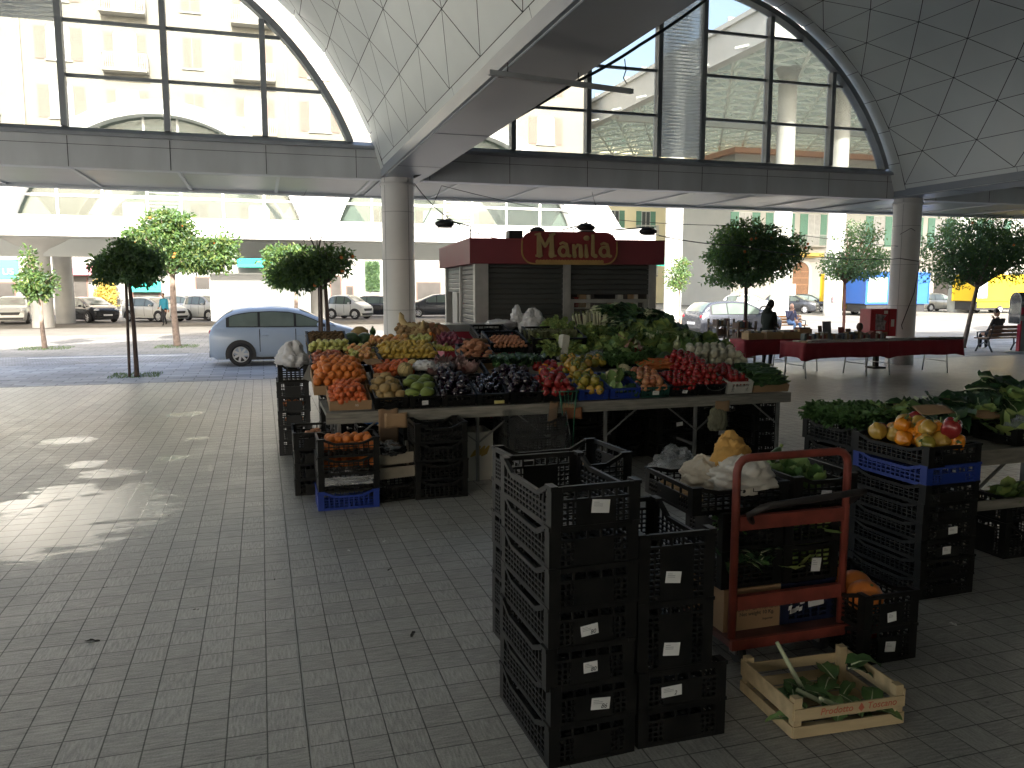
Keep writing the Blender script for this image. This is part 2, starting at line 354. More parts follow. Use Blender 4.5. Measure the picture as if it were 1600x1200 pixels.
for c, h in ((AX, 6.56), (BXc, 6.27), (CXc, 6.4), (CXc + 13.6, 6.4)): vault(c, h, hall)  # last bay on the right is out of view, added to darken the hall
# springing beams between the vaults (horizontal, running towards the viewer)
edges = [(AX - 7.36, AX - 6.56), (AX + 6.56, BXc - 6.27 + .12), (BXc + 6.27, CXc - 6.4), (CXc + 6.4, CXc + 7.2), (CXc + 20, CXc + 20.8)]
colx = [(a + b) / 2 - (.12 if i == 1 else 0) for i, (a, b) in enumerate(edges)]
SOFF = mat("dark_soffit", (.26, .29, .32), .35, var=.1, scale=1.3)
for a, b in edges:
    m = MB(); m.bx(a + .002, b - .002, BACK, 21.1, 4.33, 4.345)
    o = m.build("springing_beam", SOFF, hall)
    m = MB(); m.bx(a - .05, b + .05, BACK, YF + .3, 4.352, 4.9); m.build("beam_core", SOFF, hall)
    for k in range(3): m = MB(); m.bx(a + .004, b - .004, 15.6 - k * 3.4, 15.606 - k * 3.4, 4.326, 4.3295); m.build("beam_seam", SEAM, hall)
# front beams, sills, soffit overhang, fascia
for cx, x0, x1 in ((AX, edges[0][1], edges[1][0]), (BXc, edges[1][1], edges[2][0]), (CXc, edges[2][1], edges[3][0]), (CXc + 13.6, edges[3][1], edges[4][0])):
    m = MB(); m.bx(x0, x1, YF - .02, YF + .3, 4.31, 4.90)
    m.build("front_beam", BEAMG, hall)
    m = MB(); m.prism([(YF - .14, 4.90), (YF + .3, 4.90), (YF + .3, 5.06), (YF + .02, 5.06), (YF - .14, 4.96)], x0 + .05, x1 - .05, axis='X'); m.build("sill", FRAME, hall)
    m = MB()
    k = cx - 6
    for q in (-6.0, -4.2, -2.35, -.55, .6, 2.4, 4.2, 6.0):
        m.bx(cx + q - .006, cx + q + .006, YF - .024, YF - .021, 4.32, 4.89)
    m.bx(x0 + .1, x1 - .1, YF - .024, YF - .021, 4.735, 4.743); m.build("beam_seam", SEAM, hall)
m = MB()
y = YF + .34
while y < 21.0: m.bx(-11.5, 44, y, y + .13, 4.36, 4.375); y += .155
m.bx(-11.5, 44, YF + .31, 21.0, 4.385, 4.40)
so_ = m.build("soffit", CEIL, hall)
for x in [ -11.2 + 1.94 * k for k in range(28)]: m = MB(); m.bar((x, YF + .31, 4.345), (x + .0, 21.0, 4.345), .07, .03); m.build("soffit_rib", mat("soffit_rib_white", (.6, .6, .58), .4, var=.05), hall)
m = MB(); m.bx(-11.5, 44, 21.0, 21.25, 4.30, 5.05); m.bx(-11.5, 44, YF + .3, 21.0, 4.98, 5.02); m.build("fascia", BEAMG, hall)
# columns
def column(x, y, parent, hgt=4.33, r=.345, mm=COLW):
    m = MB(); m.lathe([(r, .62), (r, hgt)], (x, y, 0), 40)
    c = m.build("column", mm, parent)
    m = MB(); m.lathe([(r + .006, 0), (r + .006, .62), (r - .01, .62)], (x, y, 0), 40); m.build("base_ring", STEEL, c)
    m = MB()
    for z in (1.55, 2.62, 3.62): m.lathe([(r + .0015, z), (r + .0015, z + .008)], (x, y, 0), 40)
    a = R(-60); m.box((x + r * cos(a), y + r * sin(a), hgt / 2 + .3), (.006, .012, hgt - .6), 0, a)
    a = R(-150); m.box((x + r * cos(a), y + r * sin(a), hgt / 2 + .3), (.006, .008, hgt - .6), 0, a)
    m.build("panel_joint", mat("joint_grey", (.28, .27, .26), .7, var=.1), c)
    m = MB(); m.lathe([(r + .03, hgt - .16), (r + .03, hgt - .10), (r, hgt - .10)], (x, y, 0), 40); m.build("collar", mm, c)
    return c
for x in colx: column(x, YF + .02, hall)
for x in colx[:]:
    if x < -5 or x > 35: column(x, YF - 20, hall)
# lunettes
def lunette(cx, parent, y=YF + .1, left_low=False, fm=FRAME, r=RL):
    z0 = 5.06; fr = MB(); n = 48
    am = math.asin((z0 - ZC) / r)
    arc = [(cx - r * cos(am + (pi - 2 * am) * k / n), ZC + r * sin(am + (pi - 2 * am) * k / n)) for k in range(n + 1)]
    rin = r - .13
    for (a, b_) in zip(arc[:-1], arc[1:]):
        ai = (cx + (a[0] - cx) * rin / r, ZC + (a[1] - ZC) * rin / r); bi = (cx + (b_[0] - cx) * rin / r, ZC + (b_[1] - ZC) * rin / r)
        fr.prism([a, b_, bi, ai], y - .22, y + .05)
    top = lambda x: ZC + sqrt(max(0, rin ** 2 - (x - cx) ** 2))
    xs = [-4.12, -2.34, -.575, .575, 2.375, 4.2]
    for x in xs: fr.bx(cx + x - .055, cx + x + .055, y - .17, y + .04, z0, top(cx + x) - .04)
    segs = [-6.0] + xs + [6.0]
    for z in (6.02, 7.02, 8.02):
        hw = sqrt(rin ** 2 - (z - ZC) ** 2)
        for a, b_ in zip(segs[:-1], segs[1:]):
            if a == -.575: continue
            p, q = max(a + .06, -hw), min(b_ - .06, hw)
            if q - p > .1: fr.bx(cx + p, cx + q, y - .05, y + .02, z - .03, z + .03)
    o = fr.build("lunette_window", fm, parent)
    g = MB(); pts = [(x, z) for x, z in arc]
    g.prism([(cx + (x - cx) * .995, ZC + (z - ZC) * .995) for x, z in pts], y - .012, y - .006); g.build("pane", PANE, o)
    lv = MB(); z = z0 + .02 if not left_low else 6.95
    while z < top(cx + .4) - .1:
        lv.box((cx, y - .08, z + .05), (1.03, .085, .006), 0, 0, Matrix.Rotation(R(-58), 3, 'X')); z += .0775
    lv.build("louvre", SLAT, o)
    return o
lunette(AX, hall, left_low=True); lunette(BXc, hall); lunette(CXc, hall)
# unseen walls added behind the viewer and at right to keep light out
m = MB(); m.bx(-11.5, 45, BACK - .4, BACK - .02, 0, 10.2); m.bx(CXc + 20.9, CXc + 21.3, BACK, 6, 0, 10.2); m.build("light_stop_wall", WALLW, hall)
# ================================================================ the hall across the street
WHITEP = mat("white_metal_panel", (.52, .52, .50), .45, var=.05, scale=.7)
GREYIN = mat("grey_inner_panel", (.46, .48, .46), .5, var=.08, scale=.6)
OPPGL = glass("opposite_glass", (.52, .58, .55), clear=.92, dust=(.36, .40, .38))
opp = thing("market_hall", "white arched market hall across the street with cars parked under it", "market hall", (0, 38, 0))
def L38(m): m.T = Matrix.Translation((0, -38, 0)); return m
OPPC = mat('grey_column', (.48, .475, .45), .55, var=.12, scale=1.2, bump=.05, bscale=8)
OC = [-31.2, -17.6, -4.0, 9.56]
m = L38(MB()); m.bx(-40, 19.5, 38.0, 38.5, 4.15, 4.92); m.bx(-40, 19.5, 38.02, 40.2, 4.925, 5.0); m.build("front_beam", WHITEP, opp)
m = L38(MB()); m.bx(-40, 19.5, 38.5, 51, 4.42, 4.5); m.bx(-40, 19.5, 45.6, 45.9, 3.55, 4.42); m.build("soffit", GREYIN, opp)
for cx in OC:
    arc = MB(); L38(arc); Ro, Ri, zc = 7.55, 6.95, 2.6; n = 36; am = math.asin((5.0 - zc) / Ro)
    for k in range(n):
        a, b = am + (pi - 2 * am) * k / n, am + (pi - 2 * am) * (k + 1) / n
        q = lambda t, r: (cx - r * cos(t) * .91, zc + r * sin(t))
        arc.prism([q(a, Ro), q(b, Ro), q(b, Ri), q(a, Ri)], 39.3, 40.4)
    arc.build("arch_band", WHITEP, opp)
    v = L38(MB()); v.sheet(lambda s, t: (cx - 6.5 * cos(am + (pi - 2 * am) * s), 40.4 + 10.6 * t, zc + 7.2 * sin(am + (pi - 2 * am) * s)), 28, 1); o = v.build("vault", GREYIN, opp); solid(o, .15)
    fr = L38(MB())
    for x in (-4.3, -2.5, -.7, .7, 2.5, 4.3):
        fr.bx(cx + x - .05, cx + x + .05, 39.9, 40.05, 5.0, zc + 6.95 * sqrt(1 - (x / 6.32) ** 2))
    fr.bx(cx - 6.2, cx + 6.2, 39.9, 40.0, 5.95, 6.06); fr.bx(cx - 4.6, cx + 4.6, 39.9, 40.0, 7.4, 7.5)
    f = fr.build("lunette_window", WHITEP, opp)
    g = L38(MB()); pts = [(cx - 6.3 * cos(am + (pi - 2 * am) * k / 24), zc + 6.93 * sin(am + (pi - 2 * am) * k / 24)) for k in range(25)]
    g.prism(pts, 39.955, 39.965); g.build("pane", OPPGL, f)
    lv = L38(MB())
    for k in range(18): lv.box((cx, 39.98, 5.05 + k * .15), (1.3, .1, .012), 0, 0, Matrix.Rotation(R(35), 3, 'X'))
    lv.build("louvre", WHITEP, f)
    # inner arch seen through the glass
    iv = L38(MB())
    for k in range(20):
        a, b = am + (pi - 2 * am) * k / 20, am + (pi - 2 * am) * (k + 1) / 20
        q = lambda t, r: (cx - r * cos(t) * .91, zc + r * sin(t))
        iv.prism([q(a, 6.9), q(b, 6.9), q(b, 6.5), q(a, 6.5)], 50.2, 50.5)
    iv.build("rear_arch", GREYIN, opp)
for x in (-24.2, -10.55, 2.98, 16.5):
    sp = L38(MB()); sp.prism([(x - 2.1, 5.0), (x + 2.1, 5.0), (x + 1.15, 6.35), (x + .75, 8.2), (x - .75, 8.2), (x - 1.15, 6.35)], 40.0, 40.45); sp.build("spandrel", WHITEP, opp)
    c = L38(MB()); c.lathe([(.5, 0), (.5, 3.7), (.75, 3.95), (1.6, 4.42)], (x, 46, 0), 28); c.build("column", OPPC, opp)
    c = L38(MB()); c.lathe([(.5, 0), (.5, 4.42)], (x, 51, 0), 20); c.build("column", OPPC, opp)

# ================================================================ houses
def fmat(n, c, v=.06): return mat(n, c, .85, var=v, scale=.5, bump=.1, bscale=12)
CREAM = fmat("cream_render", (.29, .27, .225)); PALE = fmat("pale_render", (.36, .345, .31)); YELL = fmat("yellow_render", (.74, .66, .44)); BRK = fmat("terracotta_render", (.50, .27, .18))
MAUVE = mat("mauve_shutter", (.27, .20, .17), .7, var=.1); GREENS = mat("green_shutter", (.13, .27, .20), .6, var=.1); WFR = mat("white_window_frame", (.55, .55, .53), .5, var=.04)
DGL = mat("dark_window", (.06, .07, .075), .08, var=.1, spec=.8); CURT = mat("white_curtain", (.42, .42, .41), .8, var=.12, scale=3)
IRON = mat("grey_iron", (.25, .25, .25), .5, var=.1); DARKW = mat("dark_shop", (.05, .045, .04), .3, var=.3, scale=1)
def louvered(m, x0, x1, y, z0, z1):
    m.bx(x0, x1, y - .04, y, z0, z1); z = z0 + .08
    while z < z1 - .05: m.box(((x0 + x1) / 2, y - .05, z), (x1 - x0 - .1, .02, .05)); z += .11
def window(bld, Y0, x0, x1, z0, z1, shut=None, balcony=False, curtain=False, wing=.55):
    X, Yb, Z = bld.location; T = Matrix.Translation((-X, -Yb, -Z))
    m = MB(); m.T = T; t = .07
    for a in ((x0, x1, z1 - t, z1), (x0, x1, z0, z0 + t), (x0, x0 + t, z0, z1), (x1 - t, x1, z0, z1), ((x0 + x1) / 2 - .03, (x0 + x1) / 2 + .03, z0, z1)): m.bx(a[0], a[1], Y0 - .05, Y0 + .02, a[2], a[3])
    m.bx(x0 - .12, x1 + .12, Y0 - .14, Y0 - .002, z0 - .09, z0)
    w_ = m.build("window", WFR, bld)
    p = MB(); p.T = T; p.bx(x0 + t, x1 - t, Y0 - .03, Y0 - .012, z0 + t, z1 - t); p.build("pane", CURT if curtain else DGL, w_)
    if shut == 'closed':
        s = MB(); s.T = T; louvered(s, x0, (x0 + x1) / 2 - .01, Y0 - .055, z0, z1); louvered(s, (x0 + x1) / 2 + .01, x1, Y0 - .055, z0, z1); s.build("shutter", MAUVE, w_)
    elif shut:
        for a, b in ((x0 - wing - .02, x0 - .02), (x1 + .02, x1 + wing + .02)):
            s = MB(); s.T = T; louvered(s, a, b, Y0 - .012, z0, z1); s.build("shutter", shut, w_)
    if balcony:
        a, b = x0 - .75, x1 + .75; s = MB(); s.T = T; s.bx(a, b, Y0 - .95, Y0 - .006, z0 - .2, z0 - .02); bb = s.build("balcony", PALE, bld)
        s = MB(); s.T = T; k = a
        while k < b: s.bx(k, k + .03, Y0 - .93, Y0 - .90, z0, z0 + 1.0); k += .14
        s.bx(a, b, Y0 - .94, Y0 - .89, z0 + 1.0, z0 + 1.05)
        for e in (a, b):
            for j in range(6): s.bx(e - .015, e + .015, Y0 - .9 + j * .15, Y0 - .87 + j * .15, z0, z0 + 1.0)
            s.bx(e - .02, e + .02, Y0 - .94, Y0 - .03, z0 + 1.0, z0 + 1.05)
        s.build("railing", WFR, bb)
AY = 66
apt = thing("apartment_building", "tall cream apartment block with mauve shutters and balconies above white shopfronts", "building", (-15, AY, 0))
TA = Matrix.Translation((15, -AY, 0))
m = MB(); m.T = TA; m.bx(-60, 27.5, AY, AY + 12, 4.8, 27); m.build("wall", CREAM, apt)
m = MB(); m.T = TA; m.bx(-60, 27.5, AY - .12, AY + 12, 0, 4.6); m.bx(-60, 27.6, AY - .35, AY + 12, 4.6, 4.8); m.build("shop_wall", mat("white_stone_base", (.25, .245, .225), .8, var=.07, scale=.6), apt)
m = MB(); m.T = TA; m.bx(-60.3, 27.9, AY - .6, AY + 12.3, 27, 27.5); m.build("roof", BRK, apt)
cols_ = [(-30, 'b'), (-26.2, 'c'), (-22.2, 'b'), (-17.6, 'c'), (-13.0, 'w'), (-8.7, 'b'), (-4.2, 'c'), (.1, 'b'), (4.85, 'w'), (9.3, 'c'), (13.6, 'b'), (18.2, 'c'), (23.4, 'w')]
for fl in range(6):
    zb = 5.5 + fl * 3.98
    for i, (x, k) in enumerate(cols_):
        if zb > 24: continue
        if k == 'b': window(apt, AY, x - .75, x + .75, zb + .05, zb + 2.7, MAUVE, True, True, .62)
        elif k == 'c': window(apt, AY, x - .62, x + .62, zb + .55, zb + 2.75, 'closed')
        else: window(apt, AY, x - .75, x + .75, zb + .5, zb + 2.75, MAUVE, False, True, .75)
m = MB(); m.T = TA
for x in (-15.4, 2.4, 20.8): m.tube([(x, AY - .1, 4.8), (x, AY - .1, 26.8)], .06, 8)
m.build("drainpipe", mat("pale_pipe", (.55, .5, .42), .6, var=.1), apt)
def shop(x0, x1, z0, z1, mm, nm, depth=.06, off=.125):
    q = MB(); q.T = TA; q.bx(x0, x1, AY - off - depth, AY - off + .02, z0, z1); return q.build(nm, mm, apt)
def pr(u, v): return ay(u, v, AY - .2)
def rect(u0, v0, u1, v1): a = pr(u0, v0); b = pr(u1, v1); return a.x, b.x, b.z, a.z
TEAL = mat("teal_awning", (.02, .42, .33), .7, var=.06); PINK = mat("pink_awning", (.46, .17, .20), .8, var=.08); BOTG = mat("bottle_green_sign", (.04, .24, .17), .5, var=.06)
def awning(u0, v0, u1, v1, mm, out=1.0):
    x0, x1, z0, z1 = rect(u0, v0, u1, v1); q = MB(); q.T = TA
    q.prism([(AY - .13, z1), (AY - out, z0 + .22), (AY - out, z0), (AY - out + .03, z0), (AY - out + .03, z0 + .18), (AY - .13, z1 - .05)], x0, x1, axis='X'); return q.build("awning", mm, apt)
x0, x1, z0, z1 = rect(-60, 405, 30, 436); sg = shop(x0, x1, z0, z1, BOTG, "shop_sign")
text("lettering", "US", WFR, sg, pr(13, 425) - Vector((-15, AY, 0)) + Vector((0, -.06, 0)), (pi / 2, 0, 0), .62, .01)
for (a, b, c_, d_) in ((-60, 440, 28, 498), (93, 430, 141, 500), (206, 455, 252, 500), (304, 432, 330, 470), (-150, 420, -90, 500), (540, 446, 554, 500), (515, 430, 535, 480), (650, 440, 690, 505), (450, 420, 476, 500), (740, 430, 800, 505), (850, 430, 900, 505)):
    x0, x1, z0, z1 = rect(a, b, c_, d_); f = shop(x0, x1, max(.05, z0), z1, mat("brown_shopframe", (.17, .08, .06), .5, var=.15), "shopfront")
    q = MB(); q.T = TA; n = max(1, int((x1 - x0) / 1.2)); wv = (x1 - x0) / n
    for k in range(n): q.bx(x0 + wv * k + .09, x0 + wv * (k + 1) - .09, AY - .20, AY - .187, max(.25, z0 + .2), z1 - .1)
    q.build("shop_window", DARKW, f)
awning(89, 414, 146, 430, PINK); awning(206, 440, 252, 456, TEAL, .6); awning(370, 402, 426, 418, TEAL, 1.1); awning(1000, 402, 1040, 416, TEAL)
x0, x1, z0, z1 = rect(304, 452, 330, 470); q = MB(); q.T = TA
for k in range(9): q.bx(x0 + (x1 - x0) * k / 8 - .04, x0 + (x1 - x0) * k / 8 + .04, AY - .3, AY - .24, z0, z1)
q.build("window_grille", WFR, apt)
x0, x1, z0, z1 = rect(147, 448, 168, 468); shop(x0, x1, z0, z1, mat("menu_frame", (.16, .08, .07), .5), "menu_board"); shop(x0 + .1, x1 - .1, z0 + .1, z1 - .1, WFR, "menu_sheet", .08)
x0, x1, z0, z1 = rect(212, 472, 250, 486); shop(x0, x1, z0, z1, WFR, "notice", .09)

def leafy(m, centres, n, size, rnd, mi=(0, 1), droop=.4, fill=.42, up=.0):
    n = int(n * (2.3 if size < .16 else 1.8)); size *= .86
    vol = [c[1][0] * c[1][1] * c[1][2] for c in centres]
    for i in range(n):
        c, rr = rnd.choices(centres, vol)[0]
        d = Vector((rnd.gauss(0, 1), rnd.gauss(0, 1), rnd.gauss(0, 1))).normalized(); q = rnd.random() ** fill
        lump = 1 + .26 * sin(d.x * 7 + c[0] * 9) * sin(d.y * 6 + 2) + .12 * sin(d.z * 9 + c[2] * 5)
        p = Vector(c) + Vector((d.x * rr[0], d.y * rr[1], d.z * rr[2])) * q * lump
        a = (d * .7 + Vector((rnd.uniform(-1, 1), rnd.uniform(-1, 1), rnd.uniform(-1, 1) - droop + up))).normalized()
        s = a.cross(Vector((rnd.uniform(-1, 1), rnd.uniform(-1, 1), rnd.uniform(-.3, 1)))).normalized(); nrm = s.cross(a)
        l = size * rnd.uniform(.65, 1.25); w_ = l * .24
        k = rnd.choices(range(len(mi)), [3, 1, 1.1][:len(mi)])[0]
        m.add([p, p + a * l * .45 + s * w_ - nrm * l * .06, p + a * l, p + a * l * .45 - s * w_ - nrm * l * .06, p + a * l * .5 + nrm * l * .07],
              [(0, 1, 4), (1, 2, 4), (2, 3, 4), (3, 0, 4)], mi[k])
LEAF = [leaf_mat("leaf_dark", (.08, .14, .07)), leaf_mat("leaf_mid", (.085, .15, .04)), leaf_mat("leaf_lime", (.15, .19, .05), .5)]
BARK = mat("grey_bark", (.20, .15, .115), .9, var=.35, scale=9, bump=.5, bscale=30); BARKD = mat("dark_bark", (.085, .06, .05), .9, var=.3, scale=9, bump=.5, bscale=30); BARKR = mat("reddish_bark", (.20, .085, .055), .9, var=.3, scale=9)
ORF = mat("orange_peel", (.60, .175, .03), .45, var=.14, scale=3, bump=.12, bscale=260)
def tree(label, base, crown, n, size=.14, bark=BARK, tr=.07, seed=1, oranges=0, top=None, stake=False, mi=(1, 0, 2), group="orange trees along the street"):
    rnd = random.Random(seed); t = thing("orange_tree", label, "tree", base, 0, group)
    cs = [(Vector(c) - Vector(base), r) for c, r in crown]
    top = Vector(top) - Vector(base) if top else cs[0][0] - Vector((0, 0, cs[0][1][2] * .7))
    m = MB(); mid = top * .5 + Vector((rnd.uniform(-.06, .06), rnd.uniform(-.05, .05), 0))
    m.tube([(0, 0, -.05), (0, 0, .06), mid * .5, mid, top], [tr * 1.5, tr * 1.15, tr, tr * .92, tr * .82], 10)
    m.build("trunk", bark, t)
    m = MB()
    for c, r in cs:
        for k in range(5):
            e = c + Vector((rnd.uniform(-.7, .7) * r[0], rnd.uniform(-.7, .7) * r[1], rnd.uniform(-.2, .75) * r[2])); q = top.lerp(e, .5) + Vector((rnd.uniform(-.1, .1), rnd.uniform(-.1, .1), .12))
            m.tube([top - Vector((0, 0, .08)), q, e], [tr * .6, tr * .32, tr * .1], 6)
    m.build("limb", bark, t)
    for k in range(9):
        c, r = cs[rnd.randrange(len(cs))]; d = Vector((rnd.gauss(0, 1), rnd.gauss(0, 1), rnd.gauss(0, .8))).normalized(); f = rnd.uniform(.22, .42)
        cs.append((c + Vector((d.x * r[0], d.y * r[1], d.z * r[2])) * 1.05, (r[0] * f, r[1] * f, r[2] * f * .9)))
    m = MB(); leafy(m, cs, n, size, rnd, mi); m.build("crown", LEAF, t)
    for k in range(oranges):
        c, r = cs[rnd.randrange(max(1, len(cs) - 9))]; a = rnd.uniform(-1, 1); d = Vector((a, -1 + abs(a) * .4, rnd.uniform(-.8, .5))).normalized()
        q = MB(); q.blob(c + Vector((d.x * r[0], d.y * r[1], d.z * r[2])) * .98, .042, 10, 7); q.build("fruit", ORF, t)
    if stake:
        m = MB(); o = Vector((-.14, -.1, 0)); m.tube([o, o + Vector((.03, .05, top.z + .1))], .032, 8); m.build("stake", BARKD, t)
    return t
def at_ground(u, Y): # ground point of a vertical line that is seen at column u
    d = ray(u, 560); return Vector((d[0] / d[1] * Y, Y, 0))
def crown_px(Y, *els):
    out = []
    for (u, v, ru, rv) in els:
        c = ay(u, v, Y); a = ay(u + ru, v, Y); b = ay(u, v - rv, Y); rx = abs(a.x - c.x) * .93; out.append(((c.x, c.y, c.z), (rx, rx * .95, b.z - c.z)))
    return out
b0 = gz(70, 544); tree("slender young orange tree in sunlight beside the parked white hatchback", b0, crown_px(b0.y, (52, 440, 30, 22), (44, 405, 13, 22), (76, 440, 16, 18), (60, 458, 22, 12)), 900, .19, tr=.075, seed=3, top=ay(63, 462, b0.y))
b0 = gz(277, 540); tree("large rounded orange tree in sunlight with the widest crown on the left", b0, crown_px(b0.y, (252, 374, 54, 38), (275, 352, 34, 22), (305, 392, 50, 28), (340, 396, 34, 28), (222, 392, 30, 22), (300, 408, 60, 16), (262, 345, 40, 18), (350, 385, 26, 24), (215, 378, 26, 24)), 5200, .20, tr=.11, seed=4, oranges=6, top=ay(269, 425, b0.y))
b0 = gz(214, 588); tree("small dark shaded orange tree tied to a stake in a grass square", b0, crown_px(b0.y, (205, 408, 42, 32), (170, 420, 28, 22), (235, 424, 24, 22), (178, 405, 26, 16), (212, 432, 36, 12), (152, 412, 16, 12), (160, 434, 20, 12), (245, 405, 14, 20)), 2600, .13, bark=BARKD, tr=.05, seed=5, stake=True, top=ay(202, 440, b0.y), mi=(0, 1))
b0 = gz(513, 588); tree("dark shaded orange tree with twin stems behind the pale blue hatchback", b0, crown_px(b0.y, (492, 418, 36, 28), (455, 425, 34, 24), (520, 405, 24, 20), (470, 438, 34, 16), (535, 415, 14, 18), (545, 402, 10, 12), (432, 432, 14, 12)), 2500, .13, bark=BARKD, tr=.05, seed=6, stake=True, oranges=4, top=ay(508, 438, b0.y), mi=(0, 1))
b0 = gz(464, 541); tree("sunlit yellow green orange tree overlapping the top of the white box trailer", b0, crown_px(b0.y, (440, 405, 32, 24), (465, 400, 26, 18), (430, 425, 22, 16), (436, 440, 20, 10), (470, 425, 24, 16)), 1700, .19, tr=.07, seed=7, top=ay(463, 445, b0.y), oranges=2)
b0 = at_ground(1063, 36); tree("little slim orange tree in front of the pale wall right of the kiosk", b0, crown_px(36, (1060, 430, 17, 24), (1066, 415, 12, 14), (1056, 445, 13, 12)), 800, .17, tr=.05, seed=8, top=ay(1062, 452, 36))
b0 = at_ground(1163, 20.3); tree("broad dense orange tree dotted with fruit above the dark grey hatchback", b0, crown_px(20.3, (1170, 395, 62, 44), (1135, 405, 32, 38), (1215, 395, 40, 30), (1170, 365, 46, 22), (1150, 435, 46, 14), (1236, 385, 24, 18), (1205, 425, 28, 16)), 6000, .125, bark=BARKD, tr=.06, seed=9, oranges=14, top=ay(1166, 446, 20.3), mi=(0, 1))
b0 = at_ground(1316, 26); tree("narrow crowned orange tree with reddish trunk left of the right hall column", b0, crown_px(26, (1345, 370, 30, 26), (1340, 408, 44, 24), (1310, 415, 28, 22), (1372, 410, 24, 26), (1330, 428, 36, 12)), 2600, .14, bark=BARKR, tr=.055, seed=10, top=ay(1320, 440, 26), mi=(0, 1))
b0 = at_ground(1504, 21.6); tree("dark leaning orange tree right of the right hall column behind the bench", b0, crown_px(21.6, (1515, 385, 62, 40), (1475, 410, 34, 36), (1560, 395, 52, 42), (1610, 400, 40, 36), (1520, 355, 50, 18), (1492, 440, 26, 14), (1590, 370, 40, 30), (1540, 400, 50, 36), (1500, 425, 40, 20)), 8000, .125, bark=BARK, tr=.075, seed=11, oranges=2, top=ay(1528, 445, 21.6), mi=(0, 1))
# bare sapling
rnd = random.Random(2); b0 = gz(500, 583); sp = thing("bare_sapling", "leafless twiggy sapling sticking up above the shaded orange tree", "sapling", b0)
m = MB(); tp = ay(497, 398, b0.y) - b0; m.tube([(0, 0, 0), tp * .5, tp], [.025, .02, .016], 6); m.build("trunk", BARKD, sp)
m = MB()
for (u, v) in ((480, 325), (472, 305), (503, 335), (490, 345), (520, 360), (535, 385), (508, 372), (478, 350), (545, 378), (515, 388), (470, 378), (498, 312)):
    e = ay(u, v, b0.y + rnd.uniform(-.4, .4)) - b0; q = tp.lerp(e, .5) + Vector((rnd.uniform(-.12, .12), rnd.uniform(-.1, .1), rnd.uniform(-.05, .15))); m.tube([tp, q, e], [.011, .007, .003], 4)
    for k in range(4):
        s0 = q.lerp(e, rnd.random()); m.tube([s0, s0 + Vector((rnd.uniform(-.2, .2), rnd.uniform(-.2, .2), rnd.uniform(0, .25)))], [.005, .002], 4)
m.build("twig", BARKD, sp)
# grass squares round the trunks
rnd = random.Random(12); m = MB()
for (u, v, w_) in ((212, 586, .55), (70, 544, .8), (277, 541, .7), (513, 588, .5)):
    c = gz(u, v)
    for k in range(700):
        p = c + Vector((rnd.uniform(-w_, w_), rnd.uniform(-w_, w_), -.015))
        if (p - c).length < .12: continue
        a = rnd.uniform(0, 6.3); h = rnd.uniform(.02, .07); s = Vector((cos(a), sin(a), 0)) * .008
        m.add([p - s, p + s, p + Vector((rnd.uniform(-.03, .03), rnd.uniform(-.03, .03), h))], [(0, 1, 2)])
o = m.build("grass", mat("grass_blade", (.10, .17, .04), .8, var=.3, scale=3)); tag(o, "short grass in the square openings round the street trees", "grass", kind="stuff")

# shrub and ivy by the shops
rnd = random.Random(5); c = pr(169, 470); t = thing("yellow_shrub", "bushy yellow leaved shrub against the white shop wall", "shrub", (c.x, AY - 1.0, 0))
m = MB(); leafy(m, [((0, 0, 1.5), (.75, .6, 1.5))], 1300, .22, rnd, (0,)); m.build("foliage", mat("yellow_leaf", (.50, .36, .07), .6, var=.3, scale=2), t)
m = MB(); m.tube([(0, 0, 0), (0, 0, 1.2)], .06, 6); m.build("stem", BARK, t)
x0, x1, z0, z1 = rect(570, 408, 594, 455); m = MB(); m.T = Matrix.Translation((-x0, -AY, 0)); leafy(m, [(((x0 + x1) / 2 + dx, AY - .25, (z0 + z1) / 2 + dz), ((x1 - x0) / 4, .18, (z1 - z0) / 4)) for dx in (-.25, .25) for dz in (-.55, .55)], 2200, .16, rnd, (0, 1))
m.bx(x0, x1, AY - .2, AY - .13, z0, z1, 0); o = m.build("ivy_panel", LEAF); o.location = (x0, AY, 0); tag(o, "rectangle of clipped ivy on the white facade behind the small white car", "ivy")

# right hand houses
gb = thing("apartment_building", "pale building with green shutters and arched door beyond the right hall column", "building", (60, 72, 0)); T2 = Matrix.Translation((-60, -72, 0))
m = MB(); m.T = T2; m.bx(45.5, 110, 72, 84, 0, 15.2); m.bx(45.4, 110, 71.8, 72, 4.7, 5.0); m.build("wall", mat("white_render", (.46, .45, .41), .8, var=.06, scale=.5), gb)
m = MB(); m.T = T2; m.bx(45.0, 110, 71.3, 84.4, 15.2, 15.7); m.build("roof", BRK, gb)
for fl in range(2):
    for k in range(9):
        x = 46.9 + k * 4.1; 
        if k == 3: continue
        window(gb, 72, x - .75, x + .75, 6.3 + fl * 4.2, 9.5 + fl * 4.2, GREENS, k in (2, 5), True, .95)
a = ay(1248, 470, 72); m = MB(); m.T = T2; m.prism([(a.x - 1.0, 0), (a.x + 1.0, 0), (a.x + 1.0, 3.6)] + [(a.x + cos(t) * 1.0, 3.6 + sin(t) * 1.0) for t in [pi * k / 10 for k in range(1, 10)]] + [(a.x - 1.0, 3.6)], 71.9, 72.05)
d = m.build("door", mat("brown_door", (.23, .12, .06), .5, var=.2), gb); m = MB(); m.T = T2
for k in range(12):
    t0, t1 = pi * k / 12, pi * (k + 1) / 12; m.prism([(a.x + cos(t0) * 1.0, 3.6 + sin(t0) * 1.0), (a.x + cos(t0) * 1.35, 3.6 + sin(t0) * 1.35), (a.x + cos(t1) * 1.35, 3.6 + sin(t1) * 1.35), (a.x + cos(t1) * 1.0, 3.6 + sin(t1) * 1.0)], 71.82, 71.98)
